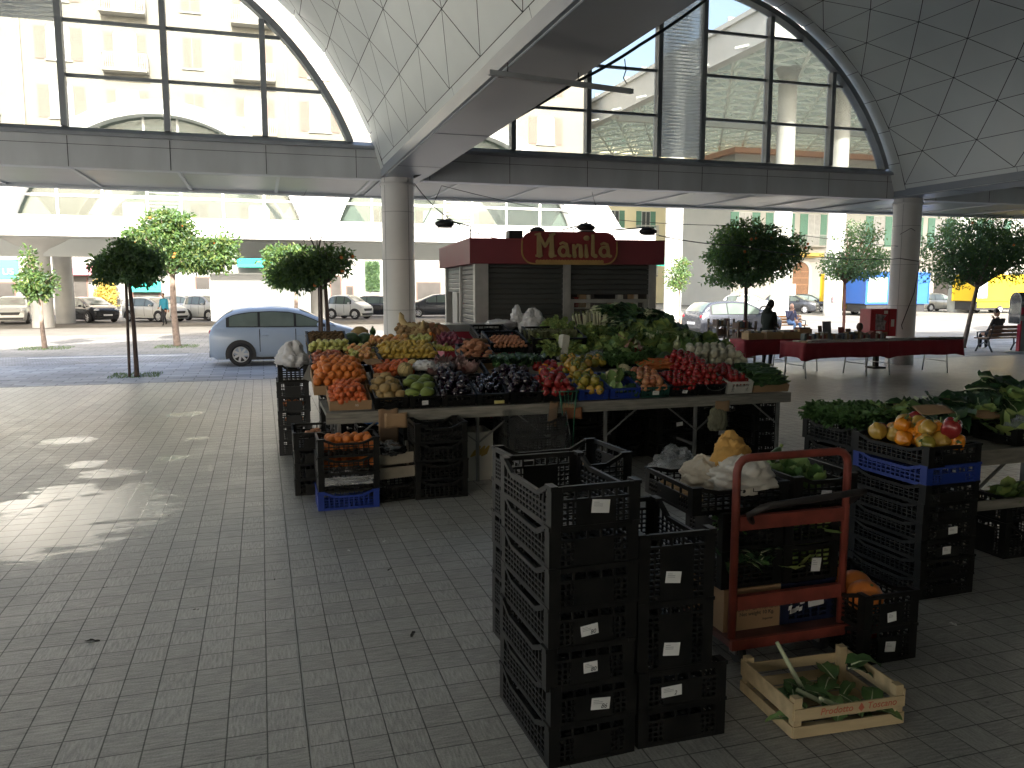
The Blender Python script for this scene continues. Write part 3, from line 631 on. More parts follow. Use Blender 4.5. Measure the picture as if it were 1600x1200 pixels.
for s_ in (-1, 1): m.bx(a.x + s_ * 1.0 + (0 if s_ > 0 else -.35), a.x + s_ * 1.0 + (.35 if s_ > 0 else 0), 71.82, 71.98, 0, 3.6)
m.build("door_surround", WFR, d); m = MB(); m.T = T2
for z in (2.2, 2.9, 3.55): m.bx(a.x - .95, a.x + .95, 71.86, 71.89, z, z + .12)
m.build("door_rail", mat("brown_rail", (.33, .18, .09), .5), d)
a = ay(1243, 405, 72); m = MB(); m.T = T2; m.bx(a.x - 2.2, a.x + 2.4, 70.6, 71.8, 5.05, 5.5); m.build("balcony", mat("ochre_soffit", (.62, .44, .12), .7, var=.1), gb)
for u in (1350, 1470, 1530, 1590):
    a = ay(u, 470, 72); m = MB(); m.T = T2; m.bx(a.x - 1.1, a.x + 1.1, 71.93, 72.02, .3, 3.6); m.build("shopfront", DARKW, gb)
yb = thing("apartment_building", "yellow house with dark green shutter seen through the right arched window", "building", (40, 92, 0)); T3 = Matrix.Translation((-40, -92, 0))
m = MB(); m.T = T3; m.bx(39.4, 58, 92, 104, 0, 23.5); m.build("wall", YELL, yb); m = MB(); m.T = T3; m.bx(39, 58.4, 91.4, 104, 23.5, 24); m.build("roof", BRK, yb)
for fl in range(4):
    for x in (41.6, 45.8, 50.2, 54.5): window(yb, 92, x - .6, x + .6, 3.5 + fl * 5.0, 6.3 + fl * 5.0, GREENS, x > 44, False, .7)
lb = thing("apartment_building", "low terracotta roofed house between the cream block and the yellow house", "building", (35, 104, 0)); m = MB(); m.bx(-9, 4.6, 0, 9, 0, 17.4); m.build("wall", fmat("ochre_render", (.62, .46, .32)), lb); m = MB(); m.prism([(-9.4, 17.4), (5, 17.4), (5, 17.7), (-2, 19.2), (-9.4, 17.7)], -.4, 9.4); m.build("roof", BRK, lb)
for x in (-6, -2, 2): window(lb, 104, 35 + x - .6, 35 + x + .6, 12.5, 15, 'closed')

# ================================================================ glazed canopy with a lattice ceiling over the street on the right
can = thing("glazed_canopy", "high white canopy with a triangular lattice ceiling on tall round columns", "canopy", (38, 50, 0)); TC = Matrix.Translation((-38, -50, 0))
ZR = 16.4
def slope(x, y): return ZR - .0 * y
m = MB(); m.T = TC; st = 2.6; H = 1.15
for i in range(20):
    for j in range(20):
        x = 29.3 + i * st + (j % 2) * st / 2; y = 42.4 + j * st * .866
        if x > 78: continue
        p = Vector((x, y, ZR)); q = Vector((x + st / 2, y + st * .29, ZR + H))
        m.bar(p, p + Vector((st, 0, 0)), .13); m.bar(p, p + Vector((st / 2, st * .866, 0)), .13); m.bar(p, p + Vector((-st / 2, st * .866, 0)), .13)
        for w_ in (p, p + Vector((st, 0, 0)), p + Vector((st / 2, st * .866, 0))): m.bar(q, w_, .09)
m.build("lattice", mat("lattice_white", (.78, .80, .74), .5, var=.05), can)
m = MB(); m.T = TC; m.bx(29, 80, 42, 88, ZR + H + .05, ZR + H + .09); m.build("roof_glazing", glass("canopy_glass", (.95, 1, .93), clear=.45, dust=(.85, .88, .78), milky=True), can)
m = MB(); m.T = TC; m.bx(28.4, 29.2, 41.5, 88.5, ZR - .2, ZR + H + .5); m.bx(28.2, 28.9, 41.5, 88.5, ZR + H + .5, ZR + H + .8)
for k in range(16): m.bx(28.3, 29.3, 43 + k * 3, 43.15 + k * 3, ZR + H + .5, ZR + H + 1.1)
m.build("edge_girder", WHITEP, can); m = MB(); m.T = TC; m.bx(29.2, 80, 41.5, 42.0, ZR - .2, ZR + H + .5); m.bx(29.2, 80, 64, 64.5, ZR - .5, ZR + .1); m.build("cross_girder", WHITEP, can)
CANW = mat('pale_concrete', (.36, .36, .335), .7, var=.12, scale=1.2, bump=.1, bscale=12)
for u, v, r in ((1217, 495, .6), (1300, 493, .62), (1050, 498, .55), (1498, 488, .85)):
    p = gz(u, v); m = MB(); m.T = TC; m.lathe([(r + .01, 0), (r + .01, .5), (r, .5), (r, ZR - .6), (r + .25, ZR)], (p.x, p.y, 0), 30); m.build("column", CANW, can)
# ================================================================ vehicles
def paint(n, c, r=.28, coat=.6, metal=.15): return mat("paint_" + n, c, r, metal=metal, var=.03, scale=1, coat=coat)
TYRE = mat("tyre_rubber", (.022, .022, .023), .8, var=.2); RIMM = mat("rim_alloy", (.62, .63, .64), .35, metal=.25, var=.05); PLAS = mat("black_plastic", (.02, .02, .021), .45, var=.15)
CARGL = mat("car_glass", (.13, .165, .14), .06, var=.15, scale=2, spec=.9); LAMP = mat("headlamp", (.62, .64, .66), .08, var=.05, spec=.9); REDL = mat("tail_lamp", (.42, .02, .03), .15, var=.1); PLATE = mat("plate_white", (.75, .75, .75), .4, var=.03)
HATCH = [(-.5, .50), (-.492, .62), (-.475, .70), (-.42, .86), (-.37, .945), (-.28, .985), (-.12, 1.0), (.0, .985), (.06, .955), (.15, .86), (.23, .765), (.30, .69), (.40, .63), (.46, .56), (.495, .47), (.5, .40)]
JAZZ = [(-.5, .50), (-.495, .60), (-.478, .68), (-.445, .78), (-.40, .885), (-.35, .945), (-.26, .985), (-.12, 1.0), (-.02, .985), (.05, .951), (.13, .865), (.21, .765), (.28, .685), (.36, .625), (.44, .555), (.485, .47), (.5, .40)]
SEDAN = [(-.5, .50), (-.49, .60), (-.45, .70), (-.40, .80), (-.33, .93), (-.25, .985), (-.1, 1.0), (.02, .975), (.08, .93), (.16, .82), (.22, .72), (.30, .67), (.42, .61), (.47, .55), (.495, .46), (.5, .40)]
MICRO = [(-.5, .46), (-.49, .62), (-.46, .78), (-.41, .91), (-.33, .975), (-.15, 1.0), (.03, .985), (.10, .95), (.20, .83), (.29, .71), (.36, .645), (.44, .58), (.49, .49), (.5, .42)]
def car(name, label, loc, head, L, W, H, pm, prof=HATCH, group="cars parked along the street", door_x=(-.20, .02, .20), alloy=True, bf=.615, wtop=.10):
    t = thing(name, label, "car", loc, R(head), group)
    def zt(x):
        x /= L
        if x <= prof[0][0]: return prof[0][1] * H
        for (a, b), (c, d) in zip(prof[:-1], prof[1:]):
            if x <= c: return (b + (d - b) * (x - a) / (c - a)) * H
        return prof[-1][1] * H
    belt = bf * H; zb0 = .17
    def wide(x): q = abs(x) / (L / 2); return W / 2 * (1 - .17 * q ** 5 - .02 * q ** 2)
    def yup(x, z): # half width at height z above the shoulder
        w_ = wide(x)
        return w_ * .965 - max(0, z - belt) * .30
    def bl(x): return belt - .03 * (x / L + .0) 
    xs = sorted(set([round(a * L, 4) for a, _ in prof] + [L * (-.5 + k / 26) for k in range(27)]))
    rows = []
    for x in xs:
        w_ = wide(x); z1 = zt(x); b = bl(x); zb = zb0 + (.06 if abs(x) > L * .47 else 0)
        half = [(0, zb), (w_ * .88, zb), (w_ * .965, zb + .10), (w_, .36 * H), (w_ * 1.0, .45 * H), (w_ * .985, min(b - .03, z1 - .05)), (w_ * .955, min(b, z1 - .03))]
        if z1 > b + .08: half += [(yup(x, b + (z1 - b) * .55), b + (z1 - b) * .55), (yup(x, z1 - .07), z1 - .07), (yup(x, z1) - .06, z1 - .018), (yup(x, z1) * .5, z1), (0, z1 + .008)]
        else: half += [(w_ * .93, z1 - .02), (w_ * .9, z1 - .012), (w_ * .8, z1 - .002), (w_ * .5, z1 + .01), (0, z1 + .014)]
        ring = [(x, y, z) for y, z in half] + [(x, -y, z) for y, z in half[-2:0:-1]]
        rows.append(ring)
    m = MB(); n = len(rows[0]); vs = [p for r in rows for p in r]
    m.add(vs, [(i * n + k, i * n + (k + 1) % n, (i + 1) * n + (k + 1) % n, (i + 1) * n + k)[::-1] for i in range(len(rows) - 1) for k in range(n)], 0, True)
    m.add(rows[0], [tuple(range(n))[::-1]]); m.add(rows[-1], [tuple(range(n))])
    body = m.build("body", pm, t)
    # wheels in dark arches
    wr = .31 if H > 1.45 else .30; xa = (-L / 2 + L * .185, L / 2 - L * .195)
    for x in xa:
        for s in (-1, 1):
            ya = s * wide(x); q = MB()
            aa_ = [R(-18 + 216 * k / 20) for k in range(21)]; q.prism([(x + (wr + .07) * cos(a), wr + (wr + .07) * sin(a)) for a in aa_] + [(x + wr * .9 * cos(a), wr + wr * .9 * sin(a)) for a in aa_[::-1]], min(ya - s * .12, ya + s * .016), max(ya - s * .12, ya + s * .016)); q.build("wheel_arch", PLAS, t)
            q = MB(); a = ya - s * .15; prof_ = [(wr * .66, 0), (wr * .95, 0), (wr, .03), (wr, .15), (wr * .95, .172), (wr * .68, .175), (wr * .66, .15)]
            for k in range(26):
                pass
            q.lathe([(r, z) for r, z in prof_], n=26); q.T = None
            q.v = [(x + p[0], a + s * p[2], wr + p[1]) for p in q.v]
            wl = q.build("wheel", TYRE, t); wl.modifiers.clear()
            q = MB(); c = Vector((x, ya - s * .01, wr))
            q.cyl((x, ya - s * .05, wr), wr * .66, s * .01, 20, 1, 'Y')
            for k in range(5 if not alloy else 7):
                aa = 2 * pi * k / (5 if not alloy else 7); d = Vector((cos(aa), 0, sin(aa)))
                q.bar(c + d * .03, c + d * wr * .63, .055 if alloy else .075, .02, 0, (0, 1, 0))
            q.cyl((x, ya - s * .035, wr), wr * .18, s * .03, 14, 0, 'Y')
            q.lathe([(wr * .6, 0), (wr * .69, 0), (wr * .69, .03), (wr * .6, .03)], n=22, mi=0); k0 = len(q.v) - 88
            q.v[k0:] = [(x + p[0], ya - s * .02 + s * p[2], wr + p[1]) for p in q.v[k0:]]
            q.build("rim", [RIMM, PLAS], wl)
    # windows: strips laid just proud of the cabin
    def glass_strip(x0, x1, s, lo=.035, hi=wtop):
        q = MB(); N_ = 10; vs = []; fs = []
        for i in range(N_ + 1):
            x = x0 + (x1 - x0) * i / N_; b = bl(x) + lo; tz = max(b + .012, zt(x) - hi)
            for j in range(4):
                z = b + (tz - b) * j / 3; vs.append((x, s * (yup(x, z) + .010), z))
        for i in range(N_):
            for j in range(3): f = (i * 4 + j, (i + 1) * 4 + j, (i + 1) * 4 + j + 1, i * 4 + j + 1); fs.append(f if s < 0 else f[::-1])
        q.add(vs, fs, 0, True); return q.build("side_window", CARGL, t)
    xr = -.385 * L; xf = .195 * L
    for s in (-1, 1):
        q = MB(); N_ = 16; vs = []
        for i in range(N_ + 1):
            x = xr - .05 + (xf + .10 - xr) * i / N_; b = bl(x) + .012; tz = max(b + .012, zt(x) - wtop + .022)
            for z in (b, (b + tz) / 2, tz): vs.append((x, s * (yup(x, z) + .004), z))
        fs = [(i * 3 + j, (i + 1) * 3 + j, (i + 1) * 3 + j + 1, i * 3 + j + 1)[::(1 if s < 0 else -1)] for i in range(N_) for j in range(2)]
        q.add(vs, fs, 0, True); q.build('window_trim', PLAS, t)
    cuts = [xr] + [d * L for d in door_x[:2]] + [xf]
    for s in (-1, 1):
        q = MB()
        for a, b in zip(cuts[:-1], cuts[1:]): glass_strip(a + .03, b - .03, s)
    def top_strip(x0, x1, name):
        q = MB(); N_ = 6; vs = []
        for i in range(N_ + 1):
            x = x0 + (x1 - x0) * i / N_; z = zt(x); yw = yup(x, z) - .075
            up = .012
            for y in (-yw, -yw * .5, 0, yw * .5, yw): vs.append((x, y, z + up + (.008 if abs(y) < yw * .8 else -.012)))
        fs = [(i * 5 + j, (i + 1) * 5 + j, (i + 1) * 5 + j + 1, i * 5 + j + 1) for i in range(N_) for j in range(4)]
        q.add(vs, fs, 0, True); return q.build(name, CARGL, t)
    wf = [a * L for a, b in prof if a > 0 and b > .95]; w0 = max(wf) if wf else .06 * L
    w1 = [a for a, b in prof if a > 0 and b < .735]; w1 = min(w1) * L
    top_strip(w0 + .02, w1 - .03, "windscreen")
    r0 = [a for a, b in prof if a < -.2 and b < .72]; r0 = max(r0) * L if r0 else -.47 * L; r1 = min(a for a, b in prof if b > .93) * L
    top_strip(r0 - .0, r1 - .03, "rear_window")
    # lamps, grille, plates, bumpers, mirrors, handles, seams
    for s in (-1, 1):
        x = L / 2 - .15; q = MB(); q.blob((x - .05, s * (wide(x) - .16), .50 * H), (.20, .17, .075), 12, 8); q.build("headlight", LAMP, t)
        x = -L / 2 + .10; q = MB(); q.blob((x + .0, s * (wide(x) - .115), .575 * H), (.115, .10, .085), 12, 8); q.build("tail_light", REDL, t)
        q = MB(); x = .17 * L; q.blob((x, s * (wide(x) + .10), belt + .07), (.07, .10, .065), 10, 7); q.build("mirror", pm, t)
        q = MB(); 
        for dx in door_x:
            x = dx * L; vs = []
            for z in (.24 * H, .36 * H, .45 * H, belt - .03): vs += [(x, s * (wide(x) * (1.0 if z > .3 * H else .975) + .004), z), (x + .018, s * (wide(x) * (1.0 if z > .3 * H else .975) + .003), z)]
            q.add(vs, [(2 * k, 2 * k + 1, 2 * k + 3, 2 * k + 2)[::(1 if s < 0 else -1)] for k in range(3)])
        q.build("door_seam", PLAS, t)
        for dx in door_x[:2]:
            q = MB(); x = dx * L + .14 if dx < 0 else dx * L + .12; q.blob((x, s * (wide(x) * .99 + .012), .52 * H), (.095, .02, .018), 10, 6); q.build("door_handle", pm, t)
        q = MB(); q.bx(-L * .27, L * .27, s * wide(0) * .975 - .02, s * wide(0) * .975 + .012, zb0 - .01, zb0 + .06); q.build("side_skirt", PLAS, t)
    q = MB(); x = L / 2; q.prism([(-.42, .34 * H), (.42, .34 * H), (.50, .44 * H), (-.50, .44 * H)], x - .2, x + .012, axis='X'); q.build("grille", PLAS, t)
    q = MB(); q.prism([(-.6, .16 * H), (.6, .16 * H), (.66, .25 * H), (-.66, .25 * H)], x - .3, x + .01, axis='X'); q.build("front_bumper", PLAS, t)
    q = MB(); q.bx(x + .013, x + .024, -.26, .26, .27 * H, .335 * H); q.build("number_plate", PLATE, t)
    q = MB(); q.bx(-x - .012, -x + .2, -.62, .62, .15 * H, .26 * H); q.build("rear_bumper", PLAS, t); q = MB(); q.bx(-x - .022, -x - .013, -.26, .26, .36 * H, .43 * H); q.build("number_plate", PLATE, t)
    return t
p = gz(368, 572)
car("parked_car", "pale metallic blue hatchback parked side on just outside the hall", (p.x + 1.45, p.y + .87, -.012), 0, 4.15, 1.72, 1.54, paint("pale_blue", (.38, .46, .57), .38, .3, .1), JAZZ, bf=.645, wtop=.135)
p = gz(1117, 528); car("parked_car", "dark grey hatchback seen from its rear corner beyond the book trolley", (p.x + 1.3, p.y + .86, -.012), 4, 3.98, 1.72, 1.50, paint("charcoal", (.085, .09, .105), .25, .8, .4))
WHT = paint("white", (.72, .72, .68), .3, .5, 0); BLK = paint("black", (.018, .018, .022), .22, .9, .2); SILV = paint("silver", (.45, .45, .42), .3, .6, .5); GRA = paint("graphite", (.05, .055, .065), .28, .7, .3)
for (lab, u, v, hd, L, W, H, pm, pf) in (
    ("white hatchback with dark grille facing the camera at the far left edge", 22, 505, -82, 3.85, 1.68, 1.52, WHT, HATCH),
    ("black hatchback facing the piazza beside the opposite white column", 141, 503, -52, 3.85, 1.67, 1.47, BLK, HATCH),
    ("white hatchback between the black hatchback and the thick sunlit trunk", 242, 502, -42, 3.95, 1.70, 1.46, WHT, HATCH),
    ("small white car half hidden behind the left end of the box trailer", 325, 500, -42, 2.8, 1.64, 1.55, WHT, MICRO),
    ("pale silver car farther back between the big sunlit tree and the trailer", 292, 494, -30, 3.9, 1.7, 1.48, SILV, HATCH),
    ("tiny white two seat car parked left of the near hall column", 547, 498, -38, 2.75, 1.56, 1.54, WHT, MICRO),
    ("black saloon partly hidden behind the near hall column", 600, 495, -30, 4.4, 1.78, 1.47, BLK, SEDAN),
    ("dark estate car between the near hall column and the kiosk", 683, 495, 176, 4.4, 1.8, 1.58, GRA, HATCH),
    ("dark grey car with a shiny bonnet parked nearest the paler wall column", 1238, 489, -50, 4.0, 1.74, 1.5, GRA, HATCH),
    ("black car parked between two white canopy columns", 1268, 487, -55, 4.1, 1.76, 1.46, BLK, SEDAN),
    ("white car beyond the roof of the dark grey hatchback", 1172, 490, -40, 4.0, 1.74, 1.5, WHT, HATCH),
    ("champagne silver hatchback right of the blue stall trailer", 1462, 486, 4, 4.1, 1.75, 1.52, SILV, HATCH)):
    p = gz(u, v); car("parked_car", lab, (p.x, p.y + .2, -.008), hd, L, W, H, pm, pf, alloy=H > 1.47)

# box trailer
def boxbody(name, label, cat, loc, rz, L, W, z0, z1, pm, trim):
    t = thing(name, label, cat, loc, rz); m = MB(); m.bx(-L / 2, L / 2, -W / 2, W / 2, z0, z1); o = m.build("body", pm, t); bevel(o, .05)
    m = MB(); c = .07
    for x in (-L / 2, L / 2):
        for y in (-W / 2, W / 2): m.bx(x - c / 2, x + c / 2, y - c / 2, y + c / 2, z0 - .01, z1 + .012)
    for y in (-W / 2, W / 2):
        for z in (z0, z1): m.bx(-L / 2 + c / 2, L / 2 - c / 2, y - c / 2, y + c / 2, z - .02, z + .04)
    m.build("edge_trim", trim, t)
    for x in (-L * .12, L * .12) if L > 4 else (0,):
        for y in (-W / 2 + .05, W / 2 - .05):
            q = MB(); q.cyl((x, y - .1, .3), .3, .2, 22, 0, 'Y'); wl = q.build("wheel", TYRE, t); q = MB(); q.cyl((x, y - .115, .3), .17, .23, 16, 0, 'Y'); q.build("rim", RIMM, wl)
    return t
a = ay(330, 470, 41); b = ay(484, 470, 41); Lb = b.x - a.x
GREYB = mat("trailer_panel", (.14, .147, .14), .5, var=.05, scale=.6); t = boxbody("box_trailer", "long pale grey box trailer with horizontal panel lines behind the blue hatchback", "trailer", ((a.x + b.x) / 2, 42.1, -.01), 0, Lb, 2.2, .45, 2.66, GREYB, mat("trailer_trim", (.26, .27, .255), .4, var=.05))
m = MB()
for z in (.95, 1.42, 2.0): m.bx(-Lb / 2 + .06, Lb / 2 - .06, -1.108, -1.101, z, z + .03)
m.build("panel_line", mat("trailer_line", (.09, .095, .09), .6), t); m = MB(); m.bx(Lb / 2 - .9, Lb / 2 - .84, -1.14, -1.1, .5, 2.6); m.build("door_post", mat("trailer_trim", (.6, .6, .6)), t)

def van(label, u0, u1, Y, z0, z1, pm, win=None, cab=None):
    a = ay(u0, 470, Y); b = ay(u1, 470, Y); Lv = b.x - a.x; t = boxbody("stall_trailer", label, "trailer", ((a.x + b.x) / 2, Y + 1.1, -.01), 0, Lv, 2.2, z0, z1, pm, pm)
    m = MB(); m.bx(-Lv / 2 + .2, Lv / 2 - .2, -1.0, 1.0, .28, z0 - .03); m.build("chassis", PLAS, t)
    if win:
        f0, f1, h0, h1 = win; m = MB(); x0 = -Lv / 2 + Lv * f0; x1 = -Lv / 2 + Lv * f1; m.bx(x0, x1, -1.16, -1.09, h0, h1); w_ = m.build("window_frame", mat("pale_frame", (.55, .62, .62), .4, var=.05), t)
        m = MB(); m.bx(x0 + .12, x1 - .12, -1.17, -1.158, h0 + .12, h1 - .12); m.build("pane", mat("notice_board", (.50, .56, .52), .4, var=.3, scale=2.2), w_)
    if cab:
        m = MB(); m.prism([(-Lv / 2 + .3, z0 - .5), (Lv / 2 + cab, z0 - .5), (Lv / 2 + cab, z0 - .02), (Lv / 2 + cab - .5, z0 + .0), (-Lv / 2 + .3, z0 - .02)], -1.04, 1.04); m.build("skirt", pm, t)
    return t
VY = mat("van_yellow", (.56, .37, .015), .4, var=.06, scale=.7); VB = mat("van_blue", (.015, .085, .33), .4, var=.08, scale=.7)
van("yellow stall trailer between a canopy column and the blue trailer", 1312, 1362, 50, .95, 3.0, VY, None, .5)
van("bright blue stall trailer with a framed notice window behind the hall column", 1352, 1450, 47, .85, 3.05, VB, (.03, .32, 1.0, 2.7))
van("long yellow stall trailer at the right edge beyond the leaning tree", 1524, 1625, 49, .95, 2.95, VY, (.02, .16, 1.2, 2.5), .2)

# ================================================================ the kiosk with its sign
KY = R(-4.5)
kc = camo.location + Vector((sin(YAW) * 13.2 + cos(YAW) * -.60, cos(YAW) * 13.2 - sin(YAW) * -.60, 0)); kc.z = 0
ki = thing("kiosk", "maroon roofed kiosk with dark roller shutters and a gold lettered sign", "kiosk", kc, KY)
KW, KD, KH = 3.14, 3.5, 2.82
MAR = mat("maroon_panel", (.20, .038, .048), .5, var=.18, scale=1.5); SHUT = mat("grey_shutter", (.06, .065, .062), .5, metal=.1, var=.15, scale=2); STL = mat("kiosk_steel", (.42, .42, .41), .30, metal=.35, var=.12, scale=6, bump=.02, bscale=9)
KB = mat("kiosk_inside", (.06, .055, .05), .7, var=.2)
def ribs(x0, x1, y, z0, z1, axis='X'):
    m = MB(); z = z0
    while z < z1 - .02:
        h = min(.085, z1 - z)
        pr_ = [(0, z), (-.007, z + .012), (-.007, z + h - .018), (0, z + h - .006)]
        if axis == 'X': m.prism([(y + a + .02, b) if False else (y + a, b) for a, b in pr_] + [(y + .02, z + h - .006), (y + .02, z)], x0, x1, axis='X')
        else: m.prism([(y + a, b) for a, b in pr_] + [(y + .02, z + h - .006), (y + .02, z)], x0, x1, axis='Y')
        z += .085
    return m
m = MB(); m.bx(.08, KW - .08, KD - .1, KD, .1, KH - .1); m.bx(.08, KW - .08, .12, KD - .1, KH - .16, KH - .1); m.bx(KW - .14, KW - .08, .12, KD - .1, .1, KH - .1); m.bx(.08, KW - .08, .12, KD - .1, 0, .1); m.build("wall", KB, ki)
m = MB(); f = .1
m.bx(-f, KW + f, -f, -f + .03, KH - .40, KH); m.bx(-f, KW + f, KD + f - .03, KD + f, KH - .40, KH); m.bx(-f, -f + .03, -f + .03, KD + f - .03, KH - .40, KH); m.bx(KW + f - .03, KW + f, -f + .03, KD + f - .03, KH - .40, KH)
m.bx(-f + .03, KW + f - .03, -f + .03, KD + f - .03, KH - .04, KH - .01); m.bx(-f + .03, KW + f - .03, -f + .03, KD + f - .03, KH - .40, KH - .385)
m.build("fascia", MAR, ki); m = MB(); m.bx(-f - .005, KW + f + .005, -f - .008, -f - .001, KH - .012, KH + .006); m.bx(-f - .008, -f - .001, -f, KD + f, KH - .012, KH + .006); m.build("fascia_edge", mat("maroon_edge", (.30, .07, .08), .4), ki)
for (x0, x1, y0, y1) in ((.0, .22, .0, .2), (1.50, 1.62, 0, .12), (KW - .12, KW, 0, .14), (.0, .1, 1.55, 1.65), (0, .12, KD - .14, KD)):
    m = MB(); m.bx(x0, x1, y0, y1, 0, KH - .4); m.build("steel_post", STL, ki)
ribs(.22, 1.50, .06, 1.0, KH - .4).build("roller_shutter", SHUT, ki); ribs(.22, 1.5, .06, .1, 1.0).build("roller_shutter", SHUT, ki)
ribs(1.62, KW - .12, .06, 1.92, KH - .4).build("roller_shutter", SHUT, ki)
m = ribs(.2, 1.55, .04, .9, KH - .4, 'Y'); m.build("roller_shutter", mat("side_shutter", (.13, .135, .13), .4, metal=.3, var=.12), ki); m = ribs(1.65, KD - .14, .04, 1.95, KH - .4, 'Y'); m.build("roller_shutter", MATS["side_shutter"], ki)
m = MB(); m.bx(1.62, KW - .12, .05, .11, .1, 1.12)
m.bx(.03, .09, 1.65, KD - .14, .1, 1.1); m.build("counter_wall", STL, ki)
m = MB()
for z in (1.12, 1.78): m.bx(1.62, KW - .12, .03, .13, z, z + .06)
for x in (1.62, KW - .19): m.bx(x, x + .07, .03, .13, 1.18, 1.78)
m.bx(2.42, 2.48, .06, .11, 1.18, 1.78); m.build("window_frame", mat("alu_frame", (.40, .40, .39), .35, metal=.4), ki)
m = MB(); m.bx(1.66, KW - .16, .085, .09, 1.16, 1.8); m.build("window_pane", glass("kiosk_glass", clear=.92), ki)
rnd = random.Random(8); GOODS = [mat("goods_" + n, c, .5, var=.2, scale=8) for n, c in (("tan", (.42, .30, .18)), ("red", (.35, .06, .05)), ("white", (.6, .6, .56)), ("dark", (.08, .07, .07)))]
m = MB()
for z in (1.12, 1.42, 1.70):
    x = 1.68
    while x < KW - .3: w_ = rnd.uniform(.05, .13); h = rnd.uniform(.13, .24); m.bx(x, x + w_, .22, .34, z, z + h, rnd.randrange(4)); x += w_ + .012
    m.bx(1.66, KW - .18, .2, .5, z - .02, z - .002, 2)
m.build("shelf_goods", GOODS, ki)
m = MB(); m.bx(.0, .09, 1.9, 2.5, 1.1, 1.95); m.build("side_window", mat("alu_frame", (.62, .62, .6)), ki)
# sign: stadium board with gold scalloped border
sx0, sx1, sz0, sz1 = 1.06 - .32, 2.36, KH - .40, KH + .12
def stad(x0, x1, z0, z1, r, n=6):
    out = []
    for cx, cz, a0 in ((x1 - r, z1 - r, 0), (x0 + r, z1 - r, 90), (x0 + r, z0 + r, 180), (x1 - r, z0 + r, 270)):
        for k in range(n + 1): a = R(a0 + 90 * k / n); out.append((cx + r * cos(a), cz + r * sin(a)))
    return out
m = MB(); m.prism(stad(sx0, sx1, sz0, sz1, .2), -f - .07, -f - .012); sb = m.build("sign_board", mat("sign_maroon", (.24, .03, .035), .45, var=.12, scale=3), ki)
GOLD = mat("sign_gold", (.42, .27, .09), .45, var=.15, scale=6); m = MB(); o1 = stad(sx0 - .012, sx1 + .012, sz0 - .012, sz1 + .012, .21); i1 = stad(sx0 + .012, sx1 - .012, sz0 + .012, sz1 - .012, .19)
for k in range(len(o1)):
    if (o1[k][1] + o1[(k + 1) % len(o1)][1]) / 2 > KH - .02: continue
    m.prism([o1[k], o1[(k + 1) % len(o1)], i1[(k + 1) % len(o1)], i1[k]], -f - .08, -f - .071)
for k in range(22): x = sx0 + .26 + (sx1 - sx0 - .52) * k / 21; m.cyl((x, -f - .078, sz0 + .035), .034, .006, 10, 0, 'Y')
m.build("sign_border", GOLD, sb)
LET = mat("letter_cream", (.37, .27, .12), .5, var=.1, scale=8)
# letters: tapered slab strokes like the hand-cut sign
def stroke(m, pts, wa, wb):
    n = len(pts)
    for i in range(n - 1):
        (x0, z0), (x1, z1) = pts[i], pts[i + 1]; d = hypot(x1 - x0, z1 - z0) or 1; nx, nz = -(z1 - z0) / d, (x1 - x0) / d
        a = wa + (wb - wa) * i / (n - 1); b = wa + (wb - wa) * (i + 1) / (n - 1)
        m.prism([(x0 - nx * a, z0 - nz * a), (x1 - nx * b, z1 - nz * b), (x1 + nx * b, z1 + nz * b), (x0 + nx * a, z0 + nz * a)], -f - .115 - random.random() * .002, -f - .075)
        m.cyl((x1, -f - .116, z1), b, .04, 10, 0, 'Y')
def arcp(cx, cz, rx, rz, a0, a1, n=9): return [(cx + rx * cos(R(a0 + (a1 - a0) * k / n)), cz + rz * sin(R(a0 + (a1 - a0) * k / n))) for k in range(n + 1)]
random.seed(3); lx = sx0 + .24; zb = sz0 + .12; m = MB()
stroke(m, [(lx + .03, zb + .34), (lx + .05, zb + .02)], .025, .045); stroke(m, [(lx + .03, zb + .34), (lx + .14, zb + .16)], .03, .022); stroke(m, [(lx + .14, zb + .16), (lx + .25, zb + .34)], .022, .03); stroke(m, [(lx + .25, zb + .34), (lx + .25, zb + .02)], .025, .045)
for x in (lx + .03, lx + .26): stroke(m, [(x - .045, zb + .01), (x + .055, zb + .01)], .018, .018)
for x in (lx + .02, lx + .26): stroke(m, [(x - .05, zb + .345), (x + .03, zb + .36)], .012, .02)
def la(x): stroke(m, arcp(x + .09, zb + .085, .07, .075, 0, 360, 14), .02, .026); stroke(m, [(x + .03, zb + .20), (x + .08, zb + .225), (x + .14, zb + .2), (x + .16, zb + .12), (x + .165, zb + .02), (x + .2, zb + .01)], .016, .026)
def ln(x): stroke(m, [(x, zb + .2), (x + .02, zb + .01)], .018, .034); stroke(m, [(x + .02, zb + .12), (x + .07, zb + .19), (x + .12, zb + .17), (x + .13, zb + .01)], .014, .034)
la(lx + .36); ln(lx + .62)
stroke(m, [(lx + .83, zb + .2), (lx + .845, zb + .01)], .016, .034); m.blob((lx + .845, -f - .095, zb + .30), (.055, .02, .045), 14, 8)
stroke(m, [(lx + .95, zb + .36), (lx + .955, zb + .03), (lx + 1.0, zb + .01)], .022, .032); la(lx + 1.06)
m.build("lettering", LET, sb)
